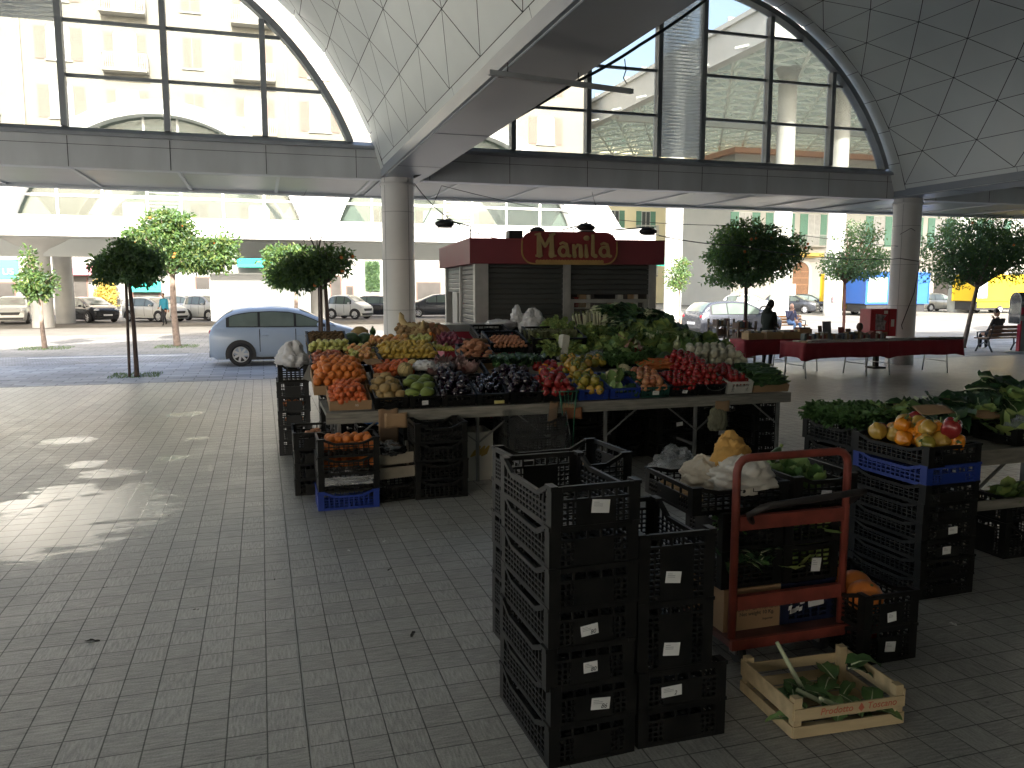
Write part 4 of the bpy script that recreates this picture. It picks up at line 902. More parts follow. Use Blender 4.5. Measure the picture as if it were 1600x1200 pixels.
# floodlights on the roof
LAMPB = mat("lamp_black", (.02, .02, .023), .5, var=.2)
def flood(x, y, z, ax, ay_, az, tilt, parent=ki):
    m = MB(); m.tube([(x, y, KH - .02), (x, y, z), (ax, ay_, az)], .013, 8); m.bar((ax - .12, ay_, az), (ax + .12, ay_, az), .02); o = m.build("floodlight", LAMPB, parent)
    m = MB(); m.blob((ax, ay_ - .03, az - .07), (.16, .12, .065), 14, 8); m.build("lamp_head", LAMPB, o); m = MB(); m.box((ax, ay_ - .04, az - .125), (.24, .16, .01)); m.build("lamp_glass", LAMP, o)
flood(-.02, .3, KH + .22, -.48, .1, KH + .30, 0); flood(KW - .75, .1, KH + .18, KW - .2, -.05, KH + .22, 0); flood(1.62, .5, KH + .2, 2.0, .4, KH + .3, 0)
m = MB(); m.bx(.62, .86, .25, .5, KH, KH + .16); m.bx(.95, 1.2, .3, .5, KH, KH + .07); o = m.build("transformer_box", LAMPB, ki); bevel(o, .01)
m = MB(); m.blob((1.12, .3, KH + .14), (.13, .1, .09), 12, 8); m.bar((1.0, .3, KH + .02), (1.0, .3, KH + .22), .015); m.bar((1.24, .3, KH + .02), (1.24, .3, KH + .22), .015); m.build("lamp_head", LAMPB, ki)
m = MB(); m.bx(1.88, 2.14, .3, .5, KH, KH + .17)
m.tube([(1.78, .4, KH), (1.78, .4, KH + .2), (2.05, .4, KH + .34)], .012, 6); m.tube([(1.9, .4, KH + .17), (1.93, .4, KH + .3), (2.08, .4, KH + .3), (2.12, .4, KH + .17)], .008, 6); m.build("lamp_head", LAMPB, ki)
# pale counter beside the kiosk
p = camo.location + Vector((sin(YAW) * 15.5 + cos(YAW) * 3.0, cos(YAW) * 15.5 - sin(YAW) * 3.0, 0)); t = thing("counter", "low pale panelled counter standing to the right of the kiosk", "counter", (p.x + .25, p.y, 0), KY)
m = MB(); m.bx(-.3, .5, 0, .5, .06, 1.12); o = m.build("body", mat("pale_laminate", (.62, .60, .54), .5, var=.06), t); bevel(o, .01); m = MB(); m.bx(-.33, .53, -.03, .53, 1.12, 1.15); m.build("top", STL, t)
m = MB(); m.bx(.095, .105, -.006, .0, .1, 1.1); m.build("panel_gap", PLAS, t)

# ================================================================ cables and hanging tube
def cable(label, pts, r=.012, sag=0, name="hanging_cable", mm=None):
    m = MB(); out = []
    for a, b in zip(pts[:-1], pts[1:]):
        a, b = Vector(a), Vector(b)
        for k in range(10): s = k / 10; p = a.lerp(b, s); p.z -= sag * 4 * s * (1 - s); out.append(p)
    out.append(Vector(pts[-1])); o0 = out[0].copy(); m.tube([p - o0 for p in out], r, 6)
    o = m.build(name, mm or PLAS); o.location = o0; return tag(o, label, "cable")
c1 = Vector((colx[1], YF, 4.1))
cable("thick dark cable slanting across the right arched window from the column head", [(c1.x + .25, 16.9, 4.30), ay(735, 222, 15.5), ay(900, 128, 14.2), ay(1000, 70, 13.6), ay(1118, -12, 13.0)], .028, .03)
cable("black wire drooping from the near column head to the kiosk roof", [(c1.x + .3, 17.15, 4.2), ay(700, 340, 15.5), ay(782, 374, 13.2)], .010, .06)
cable("thin wire strung from the near column to the far right column", [(c1.x + .36, 17.2, 3.2), ay(690, 290, 17.3), ay(930, 340, 17.2), ay(1160, 352, 17.0), (colx[2] - .36, 17.4, 3.1)], .007, .05)
cable("dark wire running from the kiosk roof to the right column", [ay(1030, 368, 13.5), ay(1150, 383, 15), ay(1290, 402, 16.3), (colx[2] - .36, 17.3, 2.78)], .010, .04)
cable("wire wrapped round and running down the right hall column", [(colx[2] - .36, 17.3, 2.78), (colx[2] - .05, 17.13, 2.72), (colx[2] + .12, 17.12, 2.7), (colx[2] - .0, 17.13, 1.9), (colx[2] - .28, 17.2, 1.05), (colx[2] - .34, 17.1, .95)], .011, 0)
cable("short wire hanging from the beam above the kiosk sign", [ay(925, 300, 17.3), ay(944, 375, 13.3)], .006, 0)
cable("loop of cord on the side of the right hall column", [(colx[2] + .1, 17.11, 2.7), (colx[2] + .33, 17.3, 3.0), (colx[2] + .3, 17.25, 3.35), (colx[2] - .2, 17.15, 3.55), (colx[2] - .36, 17.35, 3.4)], .007, 0)
cable("loose wire end dangling from the slanting cable", [ay(976, 92, 13.75), ay(978, 110, 13.75), ay(974, 122, 13.7), ay(980, 132, 13.7)], .010, 0)
a = gz(764, 113, 4.2); b = gz(988, 143, 4.2); m = MB(); d = b - a; m.bar((0, 0, 0), d, .05, .05); o = m.build("lamp_batten", mat("batten_grey", (.42, .43, .43), .5, var=.1)); o.location = a; tag(o, "slim grey lamp batten hanging under the springing beam", "light fitting")
m = MB(); 
for s in (.12, .6): q = d * s; m.tube([q + Vector((0, 0, .02)), Vector((q.x, q.y, 4.32 - a.z))], .006, 5)
m.build("hanger", PLAS, o)
# ================================================================ market goods: meshes
def nmat(n, c, r=.45, v=.15, s=5, **k): return mat("g_" + n, c, r, var=v, scale=s, **k)
STEMG = nmat("stem", (.10, .16, .05), .6); LEAFM = [nmat("leafA", (.075, .16, .045), .5, .35, 6, bump=.15, bscale=18), nmat("leafB", (.17, .27, .085), .5, .3, 6, bump=.15, bscale=18), nmat("leafC", (.28, .36, .10), .5, .3, 6), nmat("leafD", (.025, .07, .025), .45, .35, 6, bump=.15, bscale=18), nmat("rib", (.52, .56, .36), .5, .15, 6)]
def leaf(m, p, d, up, L, W, curl=.5, ruf=.1, mi=0, seed=0, rib=None):
    p = Vector(p); d = Vector(d).normalized(); up = Vector(up); up = (up - d * up.dot(d)); up = up.normalized() if up.length > .01 else d.orthogonal(); sd = d.cross(up); nu, nv = 4, 6
    rnd = random.Random(seed); ph = rnd.uniform(0, 6)
    def f(s, t):
        w_ = W * (sin(pi * min(1, .08 + t * .92)) ** .6) * .5; x = (s - .5) * 2
        a = curl * t; c = p + d * (L * t * (1 - .25 * curl * t)) + up * (-curl * L * .4 * t * t) 
        return c + sd * (x * w_) + up * (abs(x) * w_ * .35 + ruf * W * sin(ph + t * 11 + x * 2.2) * abs(x))
    m.sheet(f, nu, nv, mi)
    if rib is not None: m.tube([f(.5, t) for t in (0, .3, .6, .85)], [W * .06, W * .045, W * .03, W * .01], 5, rib)
def stemcap(m, z, r, n=5, mi=1, up=.03):
    m.tube([(0, 0, z - .005), (.004, .002, z + up)], [r * .22, r * .16], 6, mi)
    for k in range(n): a = 2 * pi * k / n; m.add([(0, 0, z + .004), (cos(a - .35) * r * .45, sin(a - .35) * r * .45, z), (cos(a) * r, sin(a) * r, z - r * .16), (cos(a + .35) * r * .45, sin(a + .35) * r * .45, z)], [(0, 1, 2, 3)], mi)
PROTO = {}
def proto(kind):
    if kind in PROTO: return PROTO[kind]
    m = MB(); rnd = random.Random(hash(kind) % 1 + len(kind) * 7); ms = []
    if kind == 'orange': m.blob((0, 0, 0), (.043, .043, .041), 16, 11); m.cyl((0, 0, .040), .004, .002, 6, 1); ms = [ORF, STEMG]
    elif kind == 'clementine': m.blob((0, 0, 0), (.034, .034, .029), 14, 9); m.cyl((0, 0, .028), .004, .003, 6, 1); ms = [nmat("clementine", (.56, .12, .03), .38, .12, 5, bump=.1, bscale=260), STEMG]
    elif kind == 'lemon': m.blob((0, 0, 0), (.030, .030, .043), 14, 11, fn=lambda t, p: 1 + (.16 if abs(p) > 1.2 else 0)); ms = [nmat("lemon", (.50, .34, .06), .4, .12, 5, bump=.1, bscale=200)]
    elif kind in ('red_apple', 'green_apple', 'yellow_apple'):
        pr_ = [(0, -.026), (.014, -.032), (.027, -.026), (.037, -.004), (.038, .012), (.031, .029), (.016, .035), (.005, .029), (0, .026)]; m.lathe(pr_, n=14); m.tube([(0, 0, .026), (.006, 0, .046)], .0018, 5, 1)
        c = {'red_apple': (.34, .045, .045), 'green_apple': (.46, .50, .10), 'yellow_apple': (.68, .46, .14)}[kind]; c2 = {'red_apple': (.50, .20, .08), 'green_apple': (.60, .55, .2), 'yellow_apple': (.70, .25, .10)}[kind]; ms = [nmat(kind, c, .3, .2, 18, col2=c2), STEMG]
    elif kind == 'kiwi': m.blob((0, 0, 0), (.030, .026, .026), 12, 8); ms = [nmat("kiwi", (.13, .075, .03), .85, .2, 20, bump=.2, bscale=200)]
    elif kind == 'brown_melon': m.blob((0, 0, 0), (.062, .055, .052), 14, 10, noise=.03, seed=4); m.cyl((.05, 0, .02), .008, .01, 6, 0); ms = [nmat("brownmelon", (.34, .23, .09), .6, .25, 14, bump=.15, bscale=60)]
    elif kind == 'papaya': m.blob((0, 0, 0), (.095, .055, .052), 14, 10, fn=lambda t, p: 1 - .16 * cos(t)); ms = [nmat("papaya", (.20, .26, .06), .4, .25, 8)]
    elif kind == 'melon':
        m.blob((0, 0, 0), (.085, .085, .082), 20, 14, fn=lambda t, p: 1 + .02 * abs(sin(5 * t))); 
        for k in range(10): a = pi * 2 * k / 10; m.tube([(cos(a) * .0855 * cos(q), sin(a) * .0855 * cos(q), .083 * sin(q)) for q in [R(-80 + 160 * j / 8) for j in range(9)]], .0022, 4, 1)
        ms = [nmat("melon", (.50, .38, .17), .7, .2, 30, bump=.4, bscale=70), nmat("melonline", (.20, .19, .07), .7)]
    elif kind == 'watermelon':
        m.blob((0, 0, 0), (.115, .115, .11), 20, 14)
        ms = [nmat("watermelon", (.015, .045, .015), .3, .1, 4, col2=(.05, .10, .035), stretch=(6, 6, 1))]
    elif kind == 'pumpkin':
        m.blob((0, 0, 0), (.25, .21, .135), 40, 14, fn=lambda t, p: (1 - .07 * abs(sin(5 * t)) ** .35 * -1 - .12 * (1 - abs(sin(5 * t)) ** .4)) * (1 - .25 * (abs(p) / 1.57) ** 6)); m.tube([(0, 0, .10), (.015, .01, .155)], [.03, .018], 8, 1)
        ms = [nmat("pumpkin", (.36, .15, .07), .55, .25, 5, col2=(.46, .23, .12), bump=.1, bscale=20), nmat("pumpkinstem", (.22, .18, .09), .8)]
    elif kind == 'cut_pumpkin':
        for k in range(3):
            m.T = Matrix.Rotation(R(55 * k - 40), 4, 'Z') @ Matrix.Translation((0, -.01 * k, .01 * k)); m.sheet(lambda s, t: (.10 * cos(pi * s) * .6, .03 * sin(pi * t) + k * .02, .12 * sin(pi * s) + .02 * t), 8, 3, 0)
        m.T = None; ms = [nmat("cutpumpkin", (.72, .22, .02), .5, .1)]
    elif kind == 'gourd':
        pts = [(-.12, 0, 0), (-.08, 0, .02), (0, 0, .05), (.07, 0, .10), (.11, .0, .17), (.11, 0, .22), (.13, 0, .26)]; m.tube([(-.15, 0, -.01)] + pts, [.03, .085, .10, .085, .05, .04, .035, .012], 14); ms = [nmat("gourd", (.50, .36, .16), .5, .15, 5, col2=(.55, .42, .2))]
    elif kind == 'potato': m.blob((0, 0, 0), (.042, .033, .029), 12, 8, noise=.07, seed=2); ms = [nmat("potato", (.33, .21, .10), .8, .25, 20, bump=.2, bscale=80)]
    elif kind == 'sweet_potato': m.blob((0, 0, 0), (.085, .04, .036), 12, 8, noise=.08, seed=6, fn=lambda t, p: 1 - .12 * cos(2 * t)); ms = [nmat("sweetpotato", (.48, .22, .12), .7, .2, 14)]
    elif kind == 'red_onion': m.lathe([(0, -.03), (.02, -.027), (.036, -.006), (.034, .012), (.016, .03), (.006, .045), (.003, .06)], n=14); ms = [nmat("redonion", (.20, .04, .07), .35, .25, 20)]
    elif kind == 'pale_onion': m.lathe([(0, -.036), (.025, -.03), (.044, -.006), (.041, .014), (.018, .034), (.007, .05), (.004, .065)], n=16); ms = [nmat("paleonion", (.52, .50, .38), .4, .12, 12)]
    elif kind == 'tomato': m.blob((0, 0, 0), (.034, .034, .029), 14, 9, fn=lambda t, p: 1 + .02 * cos(5 * t)); stemcap(m, .027, .022, 5, 1, .012); ms = [nmat("tomato", (.30, .02, .018), .18, .15, 6, spec=.6), STEMG]
    elif kind == 'pale_tomato': m.blob((0, 0, 0), (.046, .045, .036), 18, 9, fn=lambda t, p: 1 + .05 * cos(6 * t)); stemcap(m, .03, .022, 5, 1, .012); ms = [nmat("paletomato", (.60, .16, .07), .25, .25, 12, col2=(.56, .30, .14)), STEMG]
    elif kind == 'eggplant': m.blob((0, 0, 0), (.062, .055, .07), 16, 11, fn=lambda t, p: 1 - .1 * sin(p)); stemcap(m, .062, .045, 6, 1, .035); ms = [nmat("eggplant", (.010, .004, .012), .10, .1, 5, spec=.8), nmat("eggcap", (.05, .035, .035), .5)]
    elif kind == 'long_eggplant': m.tube([(0, 0, -.02), (.02, 0, -.018), (.06, 0, -.01), (.12, 0, 0), (.17, 0, .006), (.19, 0, .008)], [.006, .024, .03, .026, .018, .01], 12); m.tube([(.185, 0, .008), (.22, 0, .014)], .007, 6, 1); ms = [nmat("eggplant", (.010, .004, .012), .10), nmat("eggcap", (.05, .035, .035), .5)]
    elif kind in ('red_pepper', 'yellow_pepper', 'green_pepper', 'orange_pepper'):
        m.blob((0, 0, 0), (.05, .05, .058), 24, 12, fn=lambda t, p: (1 + .09 * cos(4 * t) * cos(p)) * (1 + .14 * sin(p)) * (1 - .22 * max(0, sin(p)) ** 8)); m.tube([(0, 0, .046), (0, 0, .06), (.012, .004, .085)], [.014, .008, .006], 7, 1)
        c = {'red_pepper': (.27, .025, .022), 'yellow_pepper': (.48, .29, .05), 'green_pepper': (.10, .15, .02), 'orange_pepper': (.72, .25, .015)}[kind]; c2 = {'green_pepper': (.42, .30, .04)}.get(kind); ms = [nmat(kind, c, .18, .15, 7, col2=c2, spec=.6), STEMG]
    elif kind == 'cauliflower':
        for k in range(46):
            a = k * 2.4; q = sqrt(k / 46); p = Vector((cos(a) * q * .085, sin(a) * q * .085, .07 * sqrt(max(0, 1 - q * q)))); m.blob(p, .024, 8, 6, 0, .12, k)
        for k in range(8): a = 2 * pi * k / 8; leaf(m, (cos(a) * .05, sin(a) * .05, -.04), (cos(a), sin(a), 1.1), (0, 0, -1), .15, .10, .3, .08, 1, k)
        ms = [nmat("cauliflower", (.62, .56, .34), .75, .12, 30, bump=.4, bscale=120), LEAFM[1]]
    elif kind == 'broccoli':
        for k in range(60):
            a = k * 2.4; q = sqrt(k / 60); m.blob((cos(a) * q * .09, sin(a) * q * .09, .06 * sqrt(max(0, 1 - q * q))), .022, 7, 5, 0, .2, k)
        m.tube([(0, 0, -.08), (0, 0, .02)], [.02, .035], 8, 1); ms = [nmat("broccoli", (.03, .075, .03), .8, .3, 40, bump=.5, bscale=150), LEAFM[1]]
    elif kind in ('cabbage', 'white_cabbage', 'lettuce', 'curly_lettuce', 'parsley', 'red_radicchio'):
        cfg = {'cabbage': (.075, 14, .16, .16, .9, .06, 1, 0), 'white_cabbage': (.085, 12, .15, .17, 1.0, .03, 2, 1), 'lettuce': (.04, 30, .19, .13, .5, .14, 1, 2), 'curly_lettuce': (.03, 40, .17, .11, .55, .28, 2, 1), 'parsley': (.02, 90, .13, .045, .5, .35, 0, 0), 'red_radicchio': (.05, 16, .13, .09, .8, .06, 5, 5)}[kind]
        m.blob((0, 0, .02), cfg[0], 14, 10, cfg[7], .03)
        for k in range(cfg[1]):
            a = k * 2.4 + rnd.uniform(-.2, .2); el = rnd.uniform(.15, 1.35) if kind != 'cabbage' else rnd.uniform(.5, 1.3)
            d = (cos(a) * cos(el), sin(a) * cos(el), sin(el)); b0 = Vector((cos(a), sin(a), 0)) * cfg[0] * (.9 if cfg[0] > .045 else .5) + Vector((0, 0, -.03 if cfg[0] > .045 else 0)); leaf(m, b0, d, (-cos(a) * .6, -sin(a) * .6, 1), cfg[2] * rnd.uniform(.8, 1.15), cfg[3] * rnd.uniform(.8, 1.15), -cfg[4] if kind in ('cabbage', 'white_cabbage', 'red_radicchio') else cfg[4], cfg[5], cfg[6] if k % 3 else cfg[7], k)
        ms = LEAFM + [nmat("radicchio", (.22, .03, .05), .45, .4, 9, col2=(.55, .42, .38))]
    elif kind in ('chard', 'spinach', 'leek_top'):
        n = {'chard': 16, 'spinach': 22, 'leek_top': 12}[kind]
        for k in range(n):
            a = rnd.uniform(-.5, .5); z = rnd.uniform(-.01, .09); d = Vector((sin(a), cos(a) * -1, rnd.uniform(-.05, .55))); b0 = Vector((rnd.uniform(-.07, .07), .12 + rnd.uniform(-.05, .05), z)); L_ = rnd.uniform(.22, .34)
            if kind == 'chard': m.tube([b0 - d * .10, b0], .008, 6, 4)
            leaf(m, b0, d, (rnd.uniform(-.4, .4), 0, 1), L_, {'chard': .14, 'spinach': .12, 'leek_top': .05}[kind], rnd.uniform(.4, 1.0), .13, (3 if k % 4 else 0) if kind != 'leek_top' else (1 if k % 2 else 2), k, 4)
        ms = LEAFM
    elif kind in ('leek', 'celery'):
        for k in range(9):
            x = (k % 5 - 2) * .036 + rnd.uniform(-.008, .008); y = (k // 5) * .03; top = Vector((x * 1.5 + rnd.uniform(-.02, .02), y, .34 + rnd.uniform(-.03, .03))); r = .017 if kind == 'leek' else .012
            m.tube([(x, y, 0), Vector((x, y, 0)).lerp(top, .5), top], [r, r, r * 1.05], 8, 0)
            if kind == 'leek':
                for j in range(5): m.tube([top, top + Vector((rnd.uniform(-.02, .02), rnd.uniform(-.02, .02), .03))], .0012, 3, 4)
            else:
                for j in range(5): leaf(m, top, (rnd.uniform(-.7, .7), rnd.uniform(-.6, .6), 1), (0, -1, 0), .11, .06, .6, .25, 0 if j % 2 else 1, j + k)
        ms = [nmat("leekwhite", (.62, .62, .42), .45, .12, 8) if kind == 'leek' else LEAFM[2], LEAFM[1], LEAFM[0], LEAFM[3], LEAFM[2]]
        if kind == 'celery': ms = [nmat("celerystalk", (.34, .42, .14), .45, .15, 8), LEAFM[1], LEAFM[0], LEAFM[3], LEAFM[2]]
    elif kind == 'fennel':
        m.blob((0, 0, 0), (.055, .042, .055), 14, 9, noise=.03)
        for k in range(4): m.tube([(k * .018 - .027, 0, .035), (k * .026 - .04, 0, .10)], [.014, .010], 7, 0)
        for k in range(18): m.tube([(rnd.uniform(-.03, .03), 0, .09), (rnd.uniform(-.07, .07), rnd.uniform(-.04, .04), .15)], .0018, 3, 1)
        ms = [nmat("fennel", (.60, .64, .42), .4, .12, 10), LEAFM[1]]
    elif kind == 'asparagus':
        for k in range(30):
            a = k * 2.4; q = sqrt(k / 30) * .05; x, y = cos(a) * q, sin(a) * q; h = .21 + rnd.uniform(-.015, .02); m.tube([(x, y, 0), (x, y, h * .8), (x * 1.1, y * 1.1, h * .92), (x * 1.1, y * 1.1, h)], [.006, .006, .0068, .001], 6, 0)
        m.lathe([(.056, .07), (.056, .09)], n=14, mi=1); ms = [nmat("asparagus", (.12, .15, .06), .5, .3, 12, col2=(.2, .2, .1)), nmat("band", (.12, .25, .1), .5)]
    elif kind == 'zucchini': m.tube([(-.095, 0, 0), (-.085, 0, 0), (-.03, .004, .002), (.04, .0, .003), (.085, -.006, .0), (.10, -.008, 0)], [.008, .019, .022, .021, .015, .009], 10); m.tube([(.098, -.008, 0), (.118, -.01, .004)], .008, 6, 1); ms = [nmat("zucchini", (.03, .075, .02), .35, .3, 30, stretch=(1, 6, 6)), LEAFM[2]]
    elif kind == 'carrot': m.tube([(-.09, 0, 0), (-.06, 0, 0), (.04, 0, 0), (.075, 0, 0)], [.002, .008, .015, .012], 8); m.tube([(.07, 0, 0), (.10, 0, .01)], .006, 5, 1); ms = [nmat("carrot", (.45, .13, .03), .5, .15, 8), LEAFM[1]]
    elif kind == 'radish_bunch':
        for k in range(10):
            a = rnd.uniform(-.5, .5); m.blob((sin(a) * .08, -.06 + rnd.uniform(-.02, .02), rnd.uniform(0, .04)), (.017, .03, .017), 8, 6, 0)
            m.tube([(sin(a) * .07, -.03, .02), (sin(a) * .03, .06, .05), (sin(a) * .05, .16, .07)], [.004, .004, .003], 5, 1); leaf(m, (sin(a) * .05, .13, .06), (sin(a), 1, .5), (0, 0, 1), .14, .06, .6, .15, 2, k)
        ms = [nmat("radish", (.40, .10, .10), .4, .5, 12, col2=(.62, .5, .45)), nmat("radstem", (.50, .26, .24), .5), LEAFM[0]]
    elif kind == 'artichoke':
        for k in range(40):
            a = k * 2.4; q = k / 40; z = .07 - q * .11; r = .03 + .028 * sin(pi * min(1, q * .9 + .15)); leaf(m, (cos(a) * r * .6, sin(a) * r * .6, z - .02), (cos(a) * .6, sin(a) * .6, 1), (cos(a), sin(a), -.3), .05, .04, -.3, .02, 0 if k % 3 else 1, k)
        m.blob((0, 0, -.0), .045, 10, 8, 1); m.tube([(0, 0, -.03), (.01, 0, -.14)], .012, 7, 0); ms = [LEAFM[0], LEAFM[1]]
    elif kind == 'banana_bunch':
        for k in range(6):
            a = (k - 2.5) * .22; pts = []
            for j in range(7): t = j / 6; pts.append((sin(a) * .05 + (k - 2.5) * .022 * (.4 + t), -.13 * sin(t * 1.7), .05 - .13 * (1 - cos(t * 1.7)) * -1 * .35 - .05 * t))
            m.tube(pts, [.007, .012, .017, .018, .017, .012, .005], 8, 0)
        m.tube([(0, .0, .05), (0, .03, .07)], .018, 8, 1); ms = [nmat("banana", (.62, .42, .05), .5, .2, 6, col2=(.42, .44, .08)), nmat("bananastem", (.25, .22, .07), .7)]
    elif kind == 'mushroom_bag' : pass
    o = m.build(kind, ms); me = o.data; bpy.data.objects.remove(o); PROTO[kind] = me; return me
NAMES = {'brown_melon': 'melon', 'red_apple': 'apple', 'green_apple': 'apple', 'yellow_apple': 'apple', 'pale_onion': 'onion', 'red_onion': 'onion', 'pale_tomato': 'tomato', 'long_eggplant': 'eggplant', 'white_cabbage': 'cabbage', 'curly_lettuce': 'lettuce', 'leek_top': 'leek leaves', 'red_pepper': 'pepper', 'yellow_pepper': 'pepper', 'green_pepper': 'pepper', 'orange_pepper': 'pepper', 'red_radicchio': 'radicchio'}
def put(kind, label, loc, rot=None, sc=1.0, group=None):
    me = proto(kind); o = bpy.data.objects.new(kind.replace('leek_top', 'leek'), me); COL.objects.link(o); o.location = loc
    o.rotation_euler = rot if rot is not None else (random.uniform(-.6, .6), random.uniform(-.6, .6), random.uniform(0, 6.28)); o.scale = (sc,) * 3 if not isinstance(sc, tuple) else sc
    return tag(o, label, NAMES.get(kind, kind.replace('_', ' ')), group)
def heap(kind, label, group, x0, x1, y0, y1, zf, d, layers=2, jit=.18, sc=(.9, 1.08), mound=.0, wild=False, flat=False, seed=1, kinds=None):
    """pack things over the rectangle x0..x1, y0..y1, lying on the surface z = zf(x, y), in shrinking layers"""
    random.seed(seed); n = 0
    for L_ in range(layers):
        ins = d * .5 + L_ * d * .55; y = y0 + ins; r = 0
        while y <= y1 - ins * .8 + 1e-6:
            x = x0 + ins + (d * .5 if r % 2 else 0)
            while x <= x1 - ins * .8 + 1e-6:
                j = lambda: random.uniform(-jit, jit) * d
                px, py = x + j(), y + j(); cx, cy = (px - (x0 + x1) / 2) / ((x1 - x0) / 2), (py - (y0 + y1) / 2) / ((y1 - y0) / 2)
                z = zf(px, py) + mound * max(0, 1 - cx * cx * .9 - cy * cy * .5) + L_ * d * .66 + d * .38 + random.uniform(-.06, .06) * d
                k = kinds[random.randrange(len(kinds))] if kinds else kind
                rot = None
                if wild: rot = (random.uniform(-1.6, 1.6), random.uniform(-1.6, 1.6), random.uniform(0, 6.3))
                if flat is not False: rot = (random.uniform(-.25, .25), random.uniform(-.2, .2), flat + random.uniform(-.35, .35))
                put(k, label, (px, py, z), rot, random.uniform(*sc), group); n += 1; x += d
            y += d * .88; r += 1
    return n

# ================================================================ crates
BLKP = mat("crate_black", (.006, .0065, .0065), .40, var=.3, scale=9, spec=.3, col2=(.014, .0135, .012)); DGRP = mat("crate_grey", (.016, .017, .018), .5, var=.15, scale=4); BLUP = mat("crate_blue", (.012, .035, .22), .4, var=.12, scale=4); GRNP = mat("crate_green", (.012, .06, .045), .45, var=.12); WHTP = mat("crate_white", (.55, .54, .48), .5, var=.08)
CARD = mat("cardboard", (.34, .215, .115), .85, var=.12, scale=4, bump=.08, bscale=40); CARDD = mat("cardboard_dark", (.22, .135, .075), .85, var=.15, scale=4); STK = mat("sticker_white", (.72, .72, .70), .5, var=.04); INK = mat("ink", (.03, .03, .035), .6)
def crate_mesh(L, W, H, dip=.30, cell=.042, solidc=True):
    """open market crate, long side along x, base at z=0"""
    m = MB(); t = .012; hx, hy = L / 2, W / 2; rim = .022; zl = H * (1 - dip)
    for sx in (-1, 1):
        for sy in (-1, 1):
            m.bx(min(sx * hx, sx * (hx - .055)), max(sx * hx, sx * (hx - .055)), min(sy * hy, sy * (hy - t)), max(sy * hy, sy * (hy - t)), 0, H)
            m.bx(min(sx * hx, sx * (hx - t)), max(sx * hx, sx * (hx - t)), min(sy * (hy - t), sy * (hy - .05)), max(sy * (hy - t), sy * (hy - .05)), 0, H)
            m.bx(min(sx * (hx + .004), sx * (hx - .065)), max(sx * (hx + .004), sx * (hx - .065)), min(sy * (hy + .004), sy * (hy - .03)), max(sy * (hy + .004), sy * (hy - .03)), H - .012, H + .004)
    for sy in (-1, 1):
        y = sy * (hy - t / 2)
        a, b = .055, .16 if L > .45 else .12
        pts = [(-hx + a, H - .01), (-hx + b, zl), (hx - b, zl), (hx - a, H - .01)]
        for p, q in zip(pts[:-1], pts[1:]): m.bar((p[0], y, p[1]), (q[0], y, q[1]), .018, rim)
        n = int((L - .11) / cell)
        for k in range(1, n):
            x = -hx + .055 + (L - .11) * k / n; zt = H if abs(x) > hx - a else (zl if abs(x) < hx - b else zl + (H - zl) * (abs(x) - (hx - b)) / (b - a)); m.bx(x - .005, x + .005, y - .004, y + .004, .01, zt)
        k = .02
        while k < zl - .015: m.bx(-hx + .05, hx - .05, y - .0055, y + .0055, k - .004, k + .004); k += .026
        m.bx(-hx + .05, hx - .05, y - .007, y + .007, 0, .016)
    for sx in (-1, 1):
        x = sx * (hx - t / 2); m.bx(x - .009, x + .009, -hy + .05, hy - .05, H - rim, H + .002)
        zs = H - .055
        m.bx(x - .006, x + .006, -hy + .05, hy - .05, zs - .012, zs)
        for k in range(6): y = -hy + .05 + (W - .1) * k / 5; m.bx(x - .005, x + .005, y - .005, y + .005, zs, H - rim)
        if solidc: m.bx(x - .004, x + .004, -hy * .45, hy * .45, .0, zs - .012)
        n = int((W - .1) / (cell * .6))
        for k in range(n + 1):
            y = -hy + .05 + (W - .1) * k / n
            if solidc and abs(y) < hy * .45: continue
            m.bx(x - .0045, x + .0045, y - .004, y + .004, .01, zs)
        k = .02
        while k < zs - .02:
            for s in ((-1, 1) if solidc else (0,)):
                if s: m.bx(x - .0055, x + .0055, min(s * hy * .45, s * (hy - .05)), max(s * hy * .45, s * (hy - .05)), k - .004, k + .004)
                else: m.bx(x - .0055, x + .0055, -hy + .05, hy - .05, k - .004, k + .004)
            k += .024
        m.bx(x - .007, x + .007, -hy + .05, hy - .05, 0, .016)
    n = int(W / .05)
    for k in range(n + 1): y = -hy + .02 + (W - .04) * k / n; m.bx(-hx + .01, hx - .01, y - .008, y + .008, .004, .010)
    n = int(L / .06)
    for k in range(n + 1): x = -hx + .02 + (L - .04) * k / n; m.bx(x - .008, x + .008, -hy + .01, hy - .01, .001, .0095)
    return m
CM = {}
